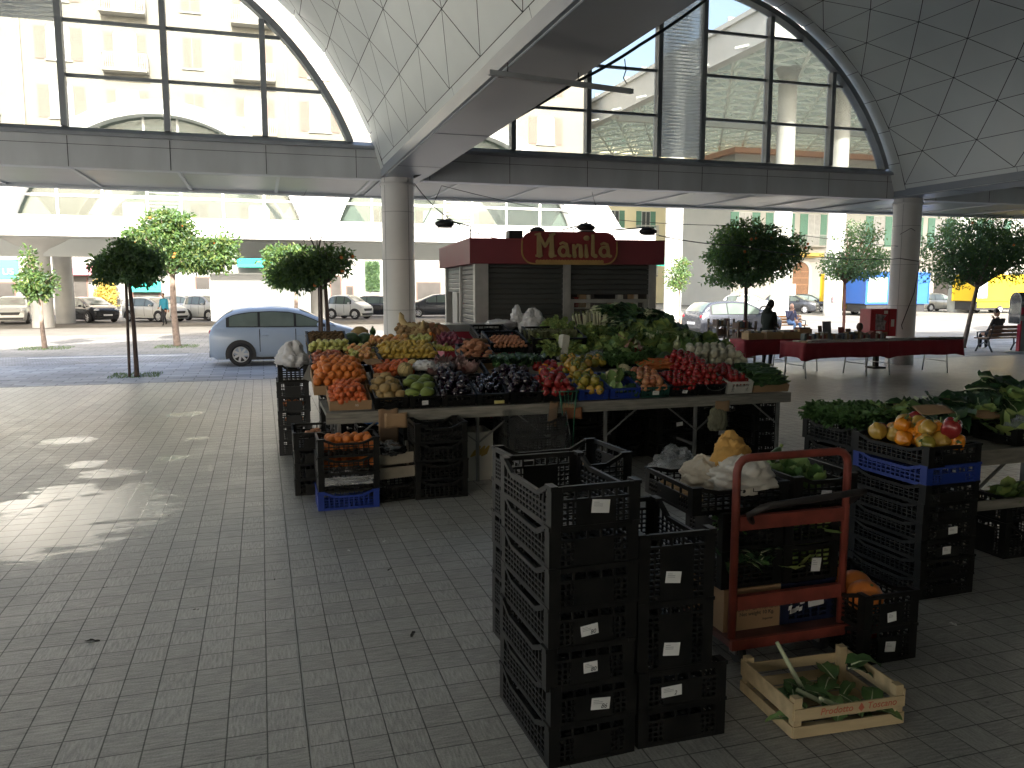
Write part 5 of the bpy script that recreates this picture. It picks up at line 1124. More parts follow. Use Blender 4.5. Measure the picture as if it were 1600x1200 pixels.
def crate(label, loc, rz=0, dims=(.60, .40, .18), pm=None, sticker=None, group="plastic crates at the market stall", dip=.30, tilt=0, name="crate", stext=None, send=-1, soff=(0, 0), cat="crate"):
    pm = pm or BLKP; key = (dims, pm.name, dip)
    if key not in CM:
        o = crate_mesh(*dims, dip=dip).build(name, pm); CM[key] = o.data; bpy.data.objects.remove(o)
    t = bpy.data.objects.new(name, CM[key]); COL.objects.link(t); t.location = loc; t.rotation_euler = Euler((tilt, 0, rz)); tag(t, label, cat, group)
    if sticker:
        L, W, H = dims; sw, sh = (sticker if isinstance(sticker, tuple) else (.075, .05)); q_ = random.uniform(.85, 1.2); sw, sh = sw * q_, sh * random.uniform(.9, 1.15)
        # the sticker sits on the short end (or on the long side when send is 'y')
        m = MB(); m.bx(-sw / 2, sw / 2, -.0012, .0012, -sh / 2, sh / 2); a = random.uniform(-.12, .12)
        if send in (-1, 1): lc = (send * (L / 2 + .003), soff[0], H * .45 + soff[1]); rr = (0, a, send * pi / 2)
        else: lc = (soff[0], -(W / 2 + .003), H * .42 + soff[1]); rr = (0, a, 0)
        s = m.build("sticker", STK, t); s.location = lc; s.rotation_euler = rr
        q = MB()
        for k in range(3): q.bx(-sw * .40, -sw * .40 + sw * (.5 if k else .3), -.0022, -.0016, sh * (.28 - k * .14), sh * (.32 - k * .14))
        q.build("print_line", mat("grey_print", (.35, .35, .35), .6), s)
        if stext: text("handwriting", stext, INK, s, (sw * .18, -.002, -sh * .22), (pi / 2, 0, 0), sh * .55, .0003, shear=.25)
    return t
ORD = ["topmost"] + [w_ + " from top" for w_ in ("second", "third", "fourth", "fifth", "sixth", "seventh", "eighth", "ninth")]
def stack(where, x, y, rz, n, dims=(.60, .40, .18), pms=None, z0=0, step=None, stick={}, group=None, jig=.006, send=-1, what="black crate", skip=()):
    step = step or dims[2] - .012; out = []
    for k in range(n):
        i = n - 1 - k
        if i in skip: continue
        pm = (pms or {}).get(i, BLKP); w_ = {BLKP: what, BLUP: "blue crate", DGRP: "dark grey crate", GRNP: "green crate"}.get(pm, what)
        st = stick.get(i)
        out.append(crate(f"{w_}, {ORD[i]} of the {where}" if n > 1 else f"{w_} {where}", (x + random.uniform(-jig, jig), y + random.uniform(-jig, jig), z0 + k * step), rz + random.uniform(-.02, .02), dims, pm, sticker=bool(st), stext=st if isinstance(st, str) and st != '-' else None, group=group or "stacked plastic crates", send=send, soff=(random.uniform(-.03, .03), random.uniform(-.01, .01)) if st else (0, 0)))
    return out
def cardbox(label, loc, dims, rz=0, h=None, pm=None, tilt=0, group=None):
    L, W, H = dims; m = MB(); t = .006
    m.bx(-L / 2, L / 2, -W / 2, -W / 2 + t, 0, H); m.bx(-L / 2, L / 2, W / 2 - t, W / 2, 0, H); m.bx(-L / 2, -L / 2 + t, -W / 2 + t, W / 2 - t, 0, H); m.bx(L / 2 - t, L / 2, -W / 2 + t, W / 2 - t, 0, H); m.bx(-L / 2 + t, L / 2 - t, -W / 2 + t, W / 2 - t, 0, t)
    o = m.build("cardboard_box", pm or CARD); o.location = loc; o.rotation_euler = (tilt, 0, rz); return tag(o, label, "box", group)
def card(label, loc, dims, rot, pm=None, mark=None, bend=.03, name="cardboard_sign"):
    w_, h = dims; m = MB(); m.sheet(lambda s, t: ((s - .5) * w_, bend * sin(s * 5 + t * 2) * w_, (t - .5) * h * (1 + .05 * sin(s * 9))), 8, 5)
    o = m.build(name, pm or CARD); o.location = loc; o.rotation_euler = rot; solid(o, .004); tag(o, label, "cardboard")
    if mark: text("price_mark", mark, mat("pale_ink", (.62, .58, .5), .7), o, (0, -.012, 0), (pi / 2, 0, 0), h * .35, .001)
    return o
BAGW = mat("bag_white", (.62, .61, .62), .32, var=.06, scale=5, bump=.35, bscale=14); BAGC = glass("clear_film", (.93, .94, .95), clear=.72, dust=(.75, .76, .77))
def bag(label, loc, rad, seed=1, mm=None, peak=.3, name="plastic_bag"):
    m = MB(); rnd = random.Random(seed); nz = [(Vector((rnd.gauss(0, 1), rnd.gauss(0, 1), rnd.gauss(0, 1))).normalized(), rnd.uniform(2, 7) if i_ < 12 else rnd.uniform(9, 22), rnd.uniform(0, 6)) for i_ in range(26)]
    n, k = 72, 46; vs = []
    for i in range(k + 1):
        p = pi * i / k - pi / 2
        for j in range(n):
            t = 2 * pi * j / n; d = Vector((cos(p) * cos(t), cos(p) * sin(t), sin(p)))
            q = 1 + sum((abs(sin(d.dot(a) * f + b)) - .63) * (.07 if f < 8 else .028) for a, f, b in nz) + peak * max(0, d.z) ** 6 * (1 + .4 * sin(5 * t))
            v = Vector((d.x * rad[0] * q, d.y * rad[1] * q, d.z * rad[2] * q)); 
            if v.z < -rad[2] * .62: v.z = -rad[2] * .62
            vs.append(v)
    fs = [(i * n + j, i * n + (j + 1) % n, (i + 1) * n + (j + 1) % n, (i + 1) * n + j) for i in range(k) for j in range(n)]
    m.add(vs, fs, 0, True); o = m.build(name, mm or BAGW); o.location = Vector(loc) + Vector((0, 0, rad[2] * .62)); return tag(o, label, "bag")

# ================================================================ the stall table
WOODG = mat("weathered_plank", (.24, .225, .19), .85, var=.3, scale=5, bump=.35, bscale=28, stretch=(1, 9, 9)); LEGM = mat("trestle_steel", (.19, .19, .18), .5, metal=.3, var=.2, scale=6)
def trestle_table(label, x0, x1, y0, y1, zt, legs, group="plank tables of the produce stall"):
    t = thing("market_table", label, "table", (x0, y0, 0), 0, group); W = x1 - x0; D = y1 - y0
    n = max(2, int(D / .28))
    for k in range(n):
        m = MB(); m.bx(0, W, D * k / n + .004, D * (k + 1) / n - .004, zt - .04, zt); m.build("plank", WOODG, t)
    m = MB(); m.bx(-.01, W + .01, -.03, -.001, zt - .10, zt + .012); m.build("front_board", WOODG, t)
    for lx in legs:
        for ly in (.05, D - .1):
            m = MB(); m.bar((lx, ly, 0), (lx, ly, zt - .041), .04, .03); m.build("leg", LEGM, t)
        m = MB(); m.bar((lx, .05, .25), (lx, D - .1, .25), .03, .03); m.build("stretcher", LEGM, t)
        for s in (-1, 1):
            if 0 < lx + s * .5 < W: m = MB(); m.bar((lx, .02, zt - .38), (lx + s * .42, .02, zt - .06), .022, .014); m.build("brace", LEGM, t)
    return t
ZT = .80
def fx(u): # stall front: picture column -> x at the front edge
    T = [(514, .6), (609, 1.2), (700, 1.8), (787, 2.4), (871, 3.0), (951, 3.6), (1028, 4.2), (1102, 4.8), (1174, 5.4), (1242.5, 6.0)]
    if u <= T[0][0]: return .6 + (u - 514) / 95 * .6
    for (a, b), (c, d) in zip(T[:-1], T[1:]):
        if u <= c: return b + (d - b) * (u - a) / (c - a)
    return 6 + (u - 1242) / 68 * .6
trestle_table("left grey plank table carrying the fruit boxes", .58, 3.08, 8.06, 9.1, ZT, (.12, 1.55, 2.35))
trestle_table("right grey plank table carrying tomatoes and greens", 3.09, 5.92, 8.06, 9.1, ZT, (.5, 1.62, 2.72))
trestle_table("rear grey plank table under the back rows of produce", .66, 5.8, 9.16, 10.9, 1.0, (.1, 1.7, 3.4, 5.0))
zs = lambda x, y: .80 + .26 * (y - 8.06)                    # the display slopes up to the back
def box_row(y0, y1, items, zf, dims_h=.13):
    pass
SL = math.atan(.26)
def scrate(label, x0, x1, y0, y1, h=.12, pm=None, sticker=None, stext=None):
    L, W = round(y1 - y0, 2), round(x1 - x0 - .01, 2); xc, yc = (x0 + x1) / 2, (y0 + y1) / 2
    c = crate(label, (xc, yc, zs(xc, y0) + (y1 - y0) * .5 * .26 + .004), pi / 2, (L, W, h), pm, sticker=(.07, .045) if sticker else None, dip=.02, send=-1, stext=stext)
    c.rotation_euler = Euler((0, -SL * 1.0, pi / 2)); return c
BXTOP = .075
hz = lambda x, y: zs(x, y) + BXTOP
Y0, Y1 = 8.10, 8.62
# --- front row
random.seed(21)
cb = cardbox("open cardboard box of clementines at the left front corner of the stall", ((fx(516) + fx(582)) / 2, 8.40, zs(0, 8.12) + .075), (fx(582) - fx(516), .56, .10), tilt=SL)
text("price_mark", "90", mat("pale_ink", (.62, .58, .5), .7), cb, (.06, -.287, .05), (pi / 2, 0, 0), .035, .001)
heap('clementine', "small clementine in the heap at the left front corner of the stall", "clementines in the front cardboard box", fx(516) + .01, fx(582) - .01, 8.10, 8.52, hz, .064, 3, seed=1)
scrate("black crate of brown melons, second box from the left at the stall front", fx(586), fx(639), Y0, Y1)
heap('brown_melon', "brown skinned melon in the second box at the stall front", "brown melons", fx(586), fx(639), 8.10, 8.6, hz, .105, 2, seed=2)
scrate("black crate of green papayas with a small white sticker at the stall front", fx(641), fx(690), Y0, Y1, sticker=True)
heap('papaya', "green papaya in the third box at the stall front", "green papayas", fx(641), fx(690), 8.1, 8.6, hz, .13, 1, seed=3, flat=.3, mound=.04)
scrate("black crate of round aubergines nearest the papayas", fx(692), fx(745), Y0, Y1)
heap('eggplant', "glossy round aubergine in the crate beside the papayas", "round aubergines by the papayas", fx(690), fx(748), 8.1, 8.7, hz, .108, 2, seed=4, wild=True, sc=(.8, 1))
scrate("black crate of long aubergines with a yellow card at the stall front", fx(747), fx(797), Y0, Y1)
card("yellow card tag on the front of the long aubergine crate", (fx(781), 8.07, .845), (.11, .035), (0, 0, 0), mat("yellow_card", (.55, .48, .18), .7, var=.05), bend=0)
heap('long_eggplant', "slim long aubergine in the crate with the yellow card", "long aubergines", fx(747), fx(797), 8.1, 8.6, hz, .075, 2, seed=5, flat=1.2)
scrate("black crate of round aubergines beside the red peppers", fx(799), fx(850), Y0, Y1)
heap('eggplant', "glossy round aubergine in the crate beside the red peppers", "round aubergines by the red peppers", fx(797), fx(852), 8.1, 8.8, hz, .112, 2, seed=6, wild=True, sc=(.85, 1.1))
scrate("black crate of red peppers behind the hanging green string bag", fx(852), fx(905), Y0, Y1)
heap('red_pepper', "shiny red pepper in the middle of the stall front", "red peppers", fx(850), fx(906), 8.08, 8.6, hz, .10, 2, seed=7, wild=True)
scrate("blue crate of mottled yellow and green peppers at the stall front", fx(907), fx(954), Y0, Y1, pm=BLUP)
heap('yellow_pepper', "mottled yellow or green pepper in the left blue crate", "yellow and green peppers", fx(907), fx(954), 8.08, 8.9, hz, .10, 2, seed=8, wild=True, kinds=['green_pepper', 'yellow_pepper', 'green_pepper'])
scrate("blue crate of cauliflower and broccoli at the stall front", fx(956), fx(1003), Y0, Y1, pm=BLUP)
for (u, v, Y, k, s) in ((958, 592, 8.35, 'cauliflower', 1.15), (962, 608, 8.18, 'cauliflower', .85), (990, 612, 8.2, 'broccoli', 1.1), (985, 592, 8.45, 'broccoli', 1.1), (975, 580, 8.75, 'cauliflower', .9), (997, 600, 8.35, 'broccoli', 1.0)):
    put(k, {'cauliflower': "cream cauliflower head in the right blue crate", 'broccoli': "dark green broccoli head in the right blue crate"}[k], ay(u, v, Y), (random.uniform(.2, .6), 0, random.uniform(0, 6)), s, k + " heads in the blue crate")
scrate("green crate of pale ribbed tomatoes with a white sticker at the stall front", fx(1005), fx(1049), Y0, Y1, pm=GRNP, sticker=True)
heap('pale_tomato', "pale orange ribbed tomato in the green crate", "ribbed tomatoes", fx(1004), fx(1051), 8.08, 8.62, hz, .085, 2, seed=9)
scrate("black crate of small tomatoes with a white sticker at the stall front", fx(1051), fx(1094), Y0, Y1, sticker=True)
heap('tomato', "red tomato in the small crate beside the green crate", "tomatoes beside the green crate", fx(1051), fx(1095), 8.08, 8.55, hz, .066, 2, seed=10)
scrate("black crate of heaped tomatoes with a wire hoop at the stall front", fx(1096), fx(1137), Y0, Y1)
heap('tomato', "red tomato in the tallest heap at the right of the stall front", "tomatoes in the tall heap", fx(1085), fx(1142), 8.1, 8.95, hz, .078, 3, seed=11, mound=.05, sc=(1.05, 1.25))
scrate("white plastic crate of tomatoes at the right of the stall front", fx(1139), fx(1180), Y0, Y1, pm=WHTP, h=.14)
heap('tomato', "large red tomato in the white plastic crate", "tomatoes in the white crate", fx(1139), fx(1182), 8.08, 8.65, lambda x, y: hz(x, y) + .025, .074, 2, seed=12, sc=(1.0, 1.2))
cardbox("low cardboard box of courgettes at the right end of the stall front", ((fx(1183) + fx(1238)) / 2, 8.40, zs(0, 8.12) + .07), (fx(1238) - fx(1183), .56, .085), tilt=SL)
heap('zucchini', "dark green courgette in the cardboard box at the right end", "courgettes", fx(1183), fx(1238), 8.1, 8.62, hz, .062, 3, seed=13, flat=.2, sc=(.85, 1.15))
# --- second row
heap('orange', "large orange in the heap behind the clementines", "large oranges", .50, 1.06, 8.52, 9.12, lambda x, y: zs(x, y) + .10, .084, 3, seed=14)
cardbox("open cardboard box holding the large oranges at the left end of the stall", (.78, 8.82, zs(0, 8.55) + .075), (.58, .58, .10), tilt=SL)
heap('clementine', "clementine in the small heap behind the brown melons", "clementines behind the brown melons", 1.14, 1.62, 8.75, 9.12, lambda x, y: zs(x, y) + .09, .064, 2, seed=15); scrate("black crate of clementines behind the brown melons", 1.13, 1.63, 8.66, 9.2)
card("torn kraft card leaning in front of the small clementine heap", ay(598, 592, 8.64), (.20, .13), (-.35, 0, .1), mark="65"); card("kraft card lying over the large oranges", ay(583, 565, 8.95), (.20, .12), (-1.2, 0, .3))
put('melon', "ribbed netted melon sitting in front of the lemons", ay(633, 578, 8.75), (.5, .3, 0), 1.0); put('melon', "second netted melon half hidden behind the front melon", ay(646, 572, 8.95), (.7, .1, 1), .95)
card("white price card under the netted melon", ay(636, 597, 8.62), (.10, .07), (-.2, 0, 0), STK, bend=.01)
scrate("black crate under the bagged endives in the second row", 1.68, 2.42, 8.68, 9.2)
bag("clear plastic wrapped tray of produce beside the melons", ay(690, 580, 8.85), (.17, .18, .07), 5, BAGC, 0, "plastic_wrap"); bag("crinkled white plastic over the endives", ay(662, 578, 8.82), (.12, .12, .07), 6, BAGW, 0, "plastic_wrap")
heap('red_radicchio', "wine red radicchio head under clear plastic", "radicchio heads", 1.75, 2.35, 8.75, 9.1, lambda x, y: zs(x, y) + .05, .14, 1, seed=16)
cardbox("flat kraft box of red radishes behind the long aubergines", (2.56, 8.95, zs(0, 8.75) + .06), (.36, .34, .08), tilt=SL)
for k in range(7): put('spinach', "loose bunch of dark leafy greens behind the aubergines", (2.62 + k * .075, 9.0 + (k % 2) * .14, zs(0, 9.0) + .12), (.2, 0, random.uniform(-.9, .9)), .7, "leafy greens behind the aubergines")
card("pale kraft card lying on the dark greens", ay(820, 563, 9.1), (.26, .10), (-1.1, .15, -.1))
heap('red_pepper', "red or orange pepper on the upper heap", "peppers on the upper heap", 3.0, 3.42, 8.62, 9.05, lambda x, y: zs(x, y) + .07, .10, 1, seed=17, kinds=['red_pepper', 'orange_pepper', 'red_pepper'], wild=True)
heap('green_pepper', "greenish pepper on the heap behind the yellow peppers", "greenish peppers", 3.42, 4.0, 8.85, 9.15, lambda x, y: zs(x, y) + .08, .105, 1, seed=18, kinds=['green_pepper', 'green_pepper', 'yellow_pepper'], wild=True)
for k in range(10): put('parsley', "bushy bunch of green herbs behind the cauliflower", (4.0 + (k % 5) * .11, 8.95 + (k // 5) * .16, zs(0, 8.95) + .10), (.3, 0, k), 1.1, "bunches of herbs")
heap('carrot', "orange carrot in the pile behind the ribbed tomatoes", "carrots", 4.36, 4.80, 8.66, 8.95, lambda x, y: zs(x, y) + .10, .05, 2, seed=19, flat=2.8)
heap('tomato', "red tomato in the far small heap beside the herbs", "tomatoes beside the herbs", 4.25, 4.62, 9.2, 9.42, lambda x, y: zs(x, y) + .05, .06, 2, seed=20)
card("curved pale card above the carrots", ay(1030, 574, 8.95), (.28, .10), (-1.0, .1, -.25)); card("brown card standing behind the tall tomato heap", ay(1075, 575, 9.0), (.22, .17), (-.35, 0, .05))
heap('pale_onion', "white bulb onion near the right end of the stall", "white onions", 5.05, 5.85, 8.75, 9.35, lambda x, y: zs(x, y) + .08, .115, 2, seed=22, sc=(1.1, 1.35), wild=True)
cardbox("cardboard tray of white onions at the right end", (5.45, 9.0, zs(0, 8.75) + .05), (.8, .56, .09), tilt=SL)
for k in range(5): put('zucchini', "dark courgette lying between the carrots and the brown card", (4.75 + k * .02, 8.95 + k * .04, zs(0, 9) + .10 + k * .015), (0, 0, .2 * k), 1.4, "courgettes between carrots and card")
# --- third row
scrate("black crate of kiwis at the far left of the stall", .50, .98, 9.72, 10.24, h=.14)
heap('kiwi', "brown kiwi in the crate at the far left", "kiwis", .50, .98, 9.72, 10.2, lambda x, y: hz(x, y) + .02, .056, 2, seed=23)
scrate("black crate of red apples beside the large oranges", .50, .92, 9.16, 9.66); scrate("black crate of pale apples behind the red apples", .93, 1.28, 9.16, 9.66)
heap('red_apple', "dark red apple behind the large oranges", "red apples", .50, .90, 9.12, 9.5, lambda x, y: hz(x, y) + .0, .078, 2, seed=24); heap('green_apple', "yellow green apple at the left edge of the stall", "green apples", .50, .98, 9.5, 9.72, lambda x, y: hz(x, y) + .04, .075, 2, seed=25)
heap('yellow_apple', "yellow apple blushed with red beside the lemons", "yellow apples", .90, 1.26, 9.14, 9.68, lambda x, y: hz(x, y) + .01, .078, 2, seed=26, kinds=['yellow_apple', 'yellow_apple', 'green_apple'])
scrate("black crate of lemons in the third row", 1.28, 1.98, 9.22, 9.74)
heap('lemon', "yellow lemon in the tall heap in the third row", "lemons", 1.26, 1.98, 9.2, 9.72, lambda x, y: hz(x, y) - .01, .069, 3, seed=27, wild=True)
heap('yellow_apple', "pink cheeked apple behind the lemons", "apples behind the lemons", 1.24, 1.75, 9.78, 10.0, lambda x, y: hz(x, y) + .03, .08, 1, seed=28); heap('green_apple', "pale green pear shaped apple behind the lemons", "pale apples behind the lemons", 1.75, 2.05, 9.78, 10.0, lambda x, y: hz(x, y) + .03, .08, 1, seed=29)
for (u, v, Y, k, lab, s, r) in ((549, 533, 10.1, 'watermelon', "round dark green watermelon left of its twin", 1.0, (0, .2, 0)), (570, 533, 10.15, 'watermelon', "round dark green watermelon touching the pineapple", .98, (.1, 0, 1)), (562, 522, 10.45, 'brown_melon', "large brown melon behind the watermelons", 1.9, (0, 0, 0)), (679, 520, 10.45, 'pumpkin', "big ribbed terracotta pumpkin at the back of the stall", .86, (.45, 0, .2)), (676, 534, 10.0, 'cut_pumpkin', "cut slices of bright orange pumpkin", .8, (0, 0, .3)), (640, 520, 10.35, 'gourd', "long necked beige gourd beside the pumpkin", 1.0, (0, 0, 2.6)), (650, 526, 10.2, 'gourd', "second beige gourd lying against the long necked one", .8, (0, 0, -.2))):
    put(k, lab, ay(u, v, Y), r, s)
heap('potato', "brown potato in the pile behind the pineapple", "potatoes", 1.62, 2.12, 10.1, 10.5, lambda x, y: hz(x, y) + .0, .07, 2, seed=30); heap('red_onion', "purple onion beside the cut pumpkin", "red onions", 2.08, 2.42, 9.75, 10.1, lambda x, y: hz(x, y) + .0, .07, 2, seed=31)
card("flat kraft card lying over the potatoes", ay(620, 531, 10.1), (.22, .14), (-1.3, 0, .2))
p = ay(583, 545, 10.0); t = thing("pineapple", "pineapple standing upright beside the watermelons", "pineapple", p)
m = MB(); m.blob((0, 0, .075), (.062, .062, .09), 16, 12, fn=lambda t_, q: 1 + .035 * sin(8 * t_ + 9 * q) * sin(8 * t_ - 9 * q)); m.build("body", nmat("pineapple", (.30, .17, .05), .7, .4, 40, bump=.4, bscale=60), t)
m = MB()
for k in range(34): a = k * 2.4; e = 1.5 - k * .025; leaf(m, (0, 0, .155), (cos(a) * cos(e), sin(a) * cos(e), sin(e)), (cos(a), sin(a), -.5), .15 - k * .002, .028, .5, 0, 3 if k % 3 else 0, k)
m.build("crown", LEAFM, t)
for i, (u, v, Y, rz) in enumerate(((657, 548, 9.75, .3), (680, 545, 9.75, -.1), (697, 548, 9.7, -.3), (668, 543, 9.9, .1))): put('banana_bunch', "bunch of ripening bananas beside the lemons", ay(u, v, Y), (.2, 0, rz), 1.15, "banana bunches")
scrate("black crate of sweet potatoes in front of the red panel", 2.26, 2.66, 9.2, 9.72); heap('sweet_potato', "orange brown sweet potato below the bananas", "sweet potatoes", 2.24, 2.66, 9.2, 9.72, lambda x, y: hz(x, y) + .0, .12, 2, seed=32, flat=.4, sc=(.8, 1))
bag("white plastic sheet over the box by the red panel", ay(705, 536, 10.0), (.16, .15, .05), 11, BAGW, 0, "plastic_wrap"); cardbox("dark cardboard box under the white plastic by the red panel", (2.56, 9.95, 1.25), (.3, .26, .14), .25, pm=CARDD)
# red panelled counter at the rear
t = thing("counter", "red and white panelled counter behind the bananas", "counter", ay(722, 575, 11.0) * Vector((1, 1, 0)) if False else (3.0, 11.15, 0)); m = MB(); m.bx(-.55, .5, 0, .5, 0, 1.42); m.build("body", mat("red_panel", (.50, .05, .08), .45, var=.1), t); m = MB(); m.bx(-.6, .55, -.03, .55, 1.42, 1.52); m.build("top", STL, t); m = MB(); m.bx(.505, .54, -.02, .02, 0, 1.4); m.build("edge_post", WFR, t)
# --- middle of the rear: crates, bags, celery, leeks
stack("rear pair beside the seated man", 3.28, 11.2, 0, 7, (.5, .36, .22), what="black crate", group="crates behind the produce"); bag("flat white plastic bag on the rear crates", (3.28, 11.15, 1.47), (.22, .16, .07), 21, BAGW, 0)
stack("rear stack under the big white bag", 3.86, 10.75, 0, 6, (.56, .38, .26), group="crates behind the produce", skip=(5, 4)); bag("big crumpled white plastic bag on the crates in front of the kiosk", ay(832, 514, 10.7) - Vector((0, 0, .05)), (.19, .15, .17), 31, BAGW, .35); bag("small white plastic bag beside the big one", ay(808, 500, 10.75) - Vector((0, 0, .03)), (.09, .09, .1), 33, BAGW, .5)
scrate("black crate of standing asparagus in front of the white bag", 3.28, 4.02, 9.72, 10.24, h=.16)
for k in range(9): put('asparagus', "standing bundle of green asparagus", (3.34 + (k % 5) * .14, 9.85 + (k // 5) * .2, 1.27), (random.uniform(-.15, .15), random.uniform(-.15, .15), k), 1.05, "asparagus bundles")
scrate("dark crate of shallots beside the man", 2.72, 3.22, 9.7, 10.2, pm=BLKP); heap('sweet_potato', "pinkish shallot in the crate below the man", "shallots", 2.74, 3.2, 9.6, 9.95, lambda x, y: hz(x, y) + .01, .055, 2, seed=34, sc=(.45, .6), flat=1.5)
m = MB(); m.bx(-.055, .055, -.05, .05, -.16, .16); o = m.build("foam_box", mat("white_foam", (.62, .61, .54), .8, var=.12, scale=12, bump=.2, bscale=50)); bevel(o, .01); o.location = ay(880, 543, 9.55); o.rotation_euler = (-.15, .22, .2); tag(o, "dirty white foam box standing tilted among the greens", "box")
m = MB(); m.bx(-.09, .09, -.06, .06, 0, .09); o = m.build("paper_bag_bundle", STK); o.location = ay(850, 527, 10.3); tag(o, "bundle of folded white paper bags behind the asparagus", "paper bags")
for i, (u, v, Y) in enumerate(((872, 530, 10.3), (884, 533, 10.2), (893, 540, 10.1))): put('celery', "leafy green celery head leaning by the foam box", ay(u, v, Y) - Vector((0, 0, .05)), (.15, -.45, .3 * i), .85, "celery heads")
for i, (u, v, Y) in enumerate(((912, 522, 10.9), (925, 520, 10.95), (938, 520, 10.9))): put('leek', "upright bundle of white leeks at the back", ay(u, v, Y) - Vector((0, 0, .06)), (-.05, -.12 + .1 * i, .1), 1.0, "leek bundles")
# --- right rear: leaves
def greens(kind, label, group, pts, sc=(.9, 1.1), rx=(.0, .5)):
    for i, (u, v, Y) in enumerate(pts): put(kind, label, ay(u, v, Y) - Vector((0, 0, .19 if kind == 'chard' else (.12 if kind == 'spinach' else .03))), (random.uniform(*rx), random.uniform(-.25, .25), random.uniform(-.8, .8)), random.uniform(*sc), group)
random.seed(44)
greens('curly_lettuce', "pale yellow curly lettuce in front of the leeks", "curly lettuces", [(912, 548, 9.7), (930, 541, 9.85), (922, 553, 9.6), (945, 538, 10.0), (905, 540, 9.9)], (.9, 1.0))
greens('lettuce', "green lettuce head in the rear rows", "green lettuces", [(930, 528, 10.4), (950, 530, 10.3), (965, 536, 10.1), (915, 524, 10.5), (940, 545, 9.85), (895, 530, 10.2), (960, 520, 10.6), (1000, 555, 9.6), (990, 545, 9.8), (1010, 552, 9.65), (1015, 565, 9.4), (985, 560, 9.5)], (1.0, 1.25))
greens('chard', "dark glossy chard bunch heaped at the back right", "chard bunches", [(985, 515, 10.9), (1000, 505, 11.1), (1015, 500, 11.2), (1030, 505, 11.1), (1045, 510, 11.0), (1060, 512, 10.9), (1010, 518, 10.8), (1035, 522, 10.7), (1055, 525, 10.6), (990, 525, 10.6), (1072, 520, 10.8), (970, 512, 11.0), (1020, 510, 11.0)], (.9, 1.1))
greens('spinach', "dark loose spinach bunch beside the leeks", "spinach bunches", [(952, 508, 11.0), (962, 505, 11.05), (975, 520, 10.8), (1000, 535, 10.3), (985, 532, 10.4)], (1.0, 1.25))
greens('cabbage', "green cabbage head on the right rows", "green cabbages", [(960, 548, 9.5), (972, 560, 9.3), (1078, 552, 9.6), (1100, 545, 9.8), (1118, 548, 9.75)], (.95, 1.15), (-.3, .3))
greens('white_cabbage', "pale cabbage head among the greens", "pale cabbages", [(1012, 533, 10.0), (1024, 538, 9.9), (1045, 543, 9.8), (1110, 540, 10.0), (1132, 553, 9.6), (1122, 560, 9.5)], (.95, 1.15), (-.4, .4))
greens('radish_bunch', "bunch of red and white radishes with stems", "radish bunches", [(1035, 556, 9.5), (1042, 552, 9.55), (1028, 562, 9.4), (1050, 560, 9.45)], (1.2, 1.5), (-1.0, -.5))
greens('leek_top', "long leafy leek tops at the right rear", "leek tops", [(1065, 538, 10.2), (1080, 535, 10.3), (1092, 540, 10.1), (1072, 545, 10.0), (1060, 530, 10.4), (1100, 552, 9.7), (1085, 528, 10.5)], (1.1, 1.4))
greens('spinach', "dark leaf bunch at the right end behind the cabbages", "right end leaf bunches", [(1095, 530, 10.4), (1108, 534, 10.3), (1118, 540, 10.1), (1075, 560, 9.5), (1085, 566, 9.4)], (.9, 1.1))
greens('red_radicchio', "dark red lettuce head among the greens", "red lettuces", [(985, 534, 10.15), (978, 540, 10.05), (1000, 540, 10.0)], (1.1, 1.3))
bag("clear plastic bag lying on the cabbages", ay(935, 556, 9.35) - Vector((0, 0, .03)), (.16, .12, .06), 41, BAGC, 0); card("pale blue card stuck in the greens", ay(905, 558, 9.4), (.10, .06), (-.5, .2, .3), mat("blue_card", (.30, .40, .52), .6), bend=0)
card("small kraft card among the chard leaves", ay(957, 508, 11.0), (.14, .08), (-.4, .3, 0)); card("brown leather toned card in the red lettuce", ay(975, 525, 10.4), (.10, .06), (-.7, .2, .4))
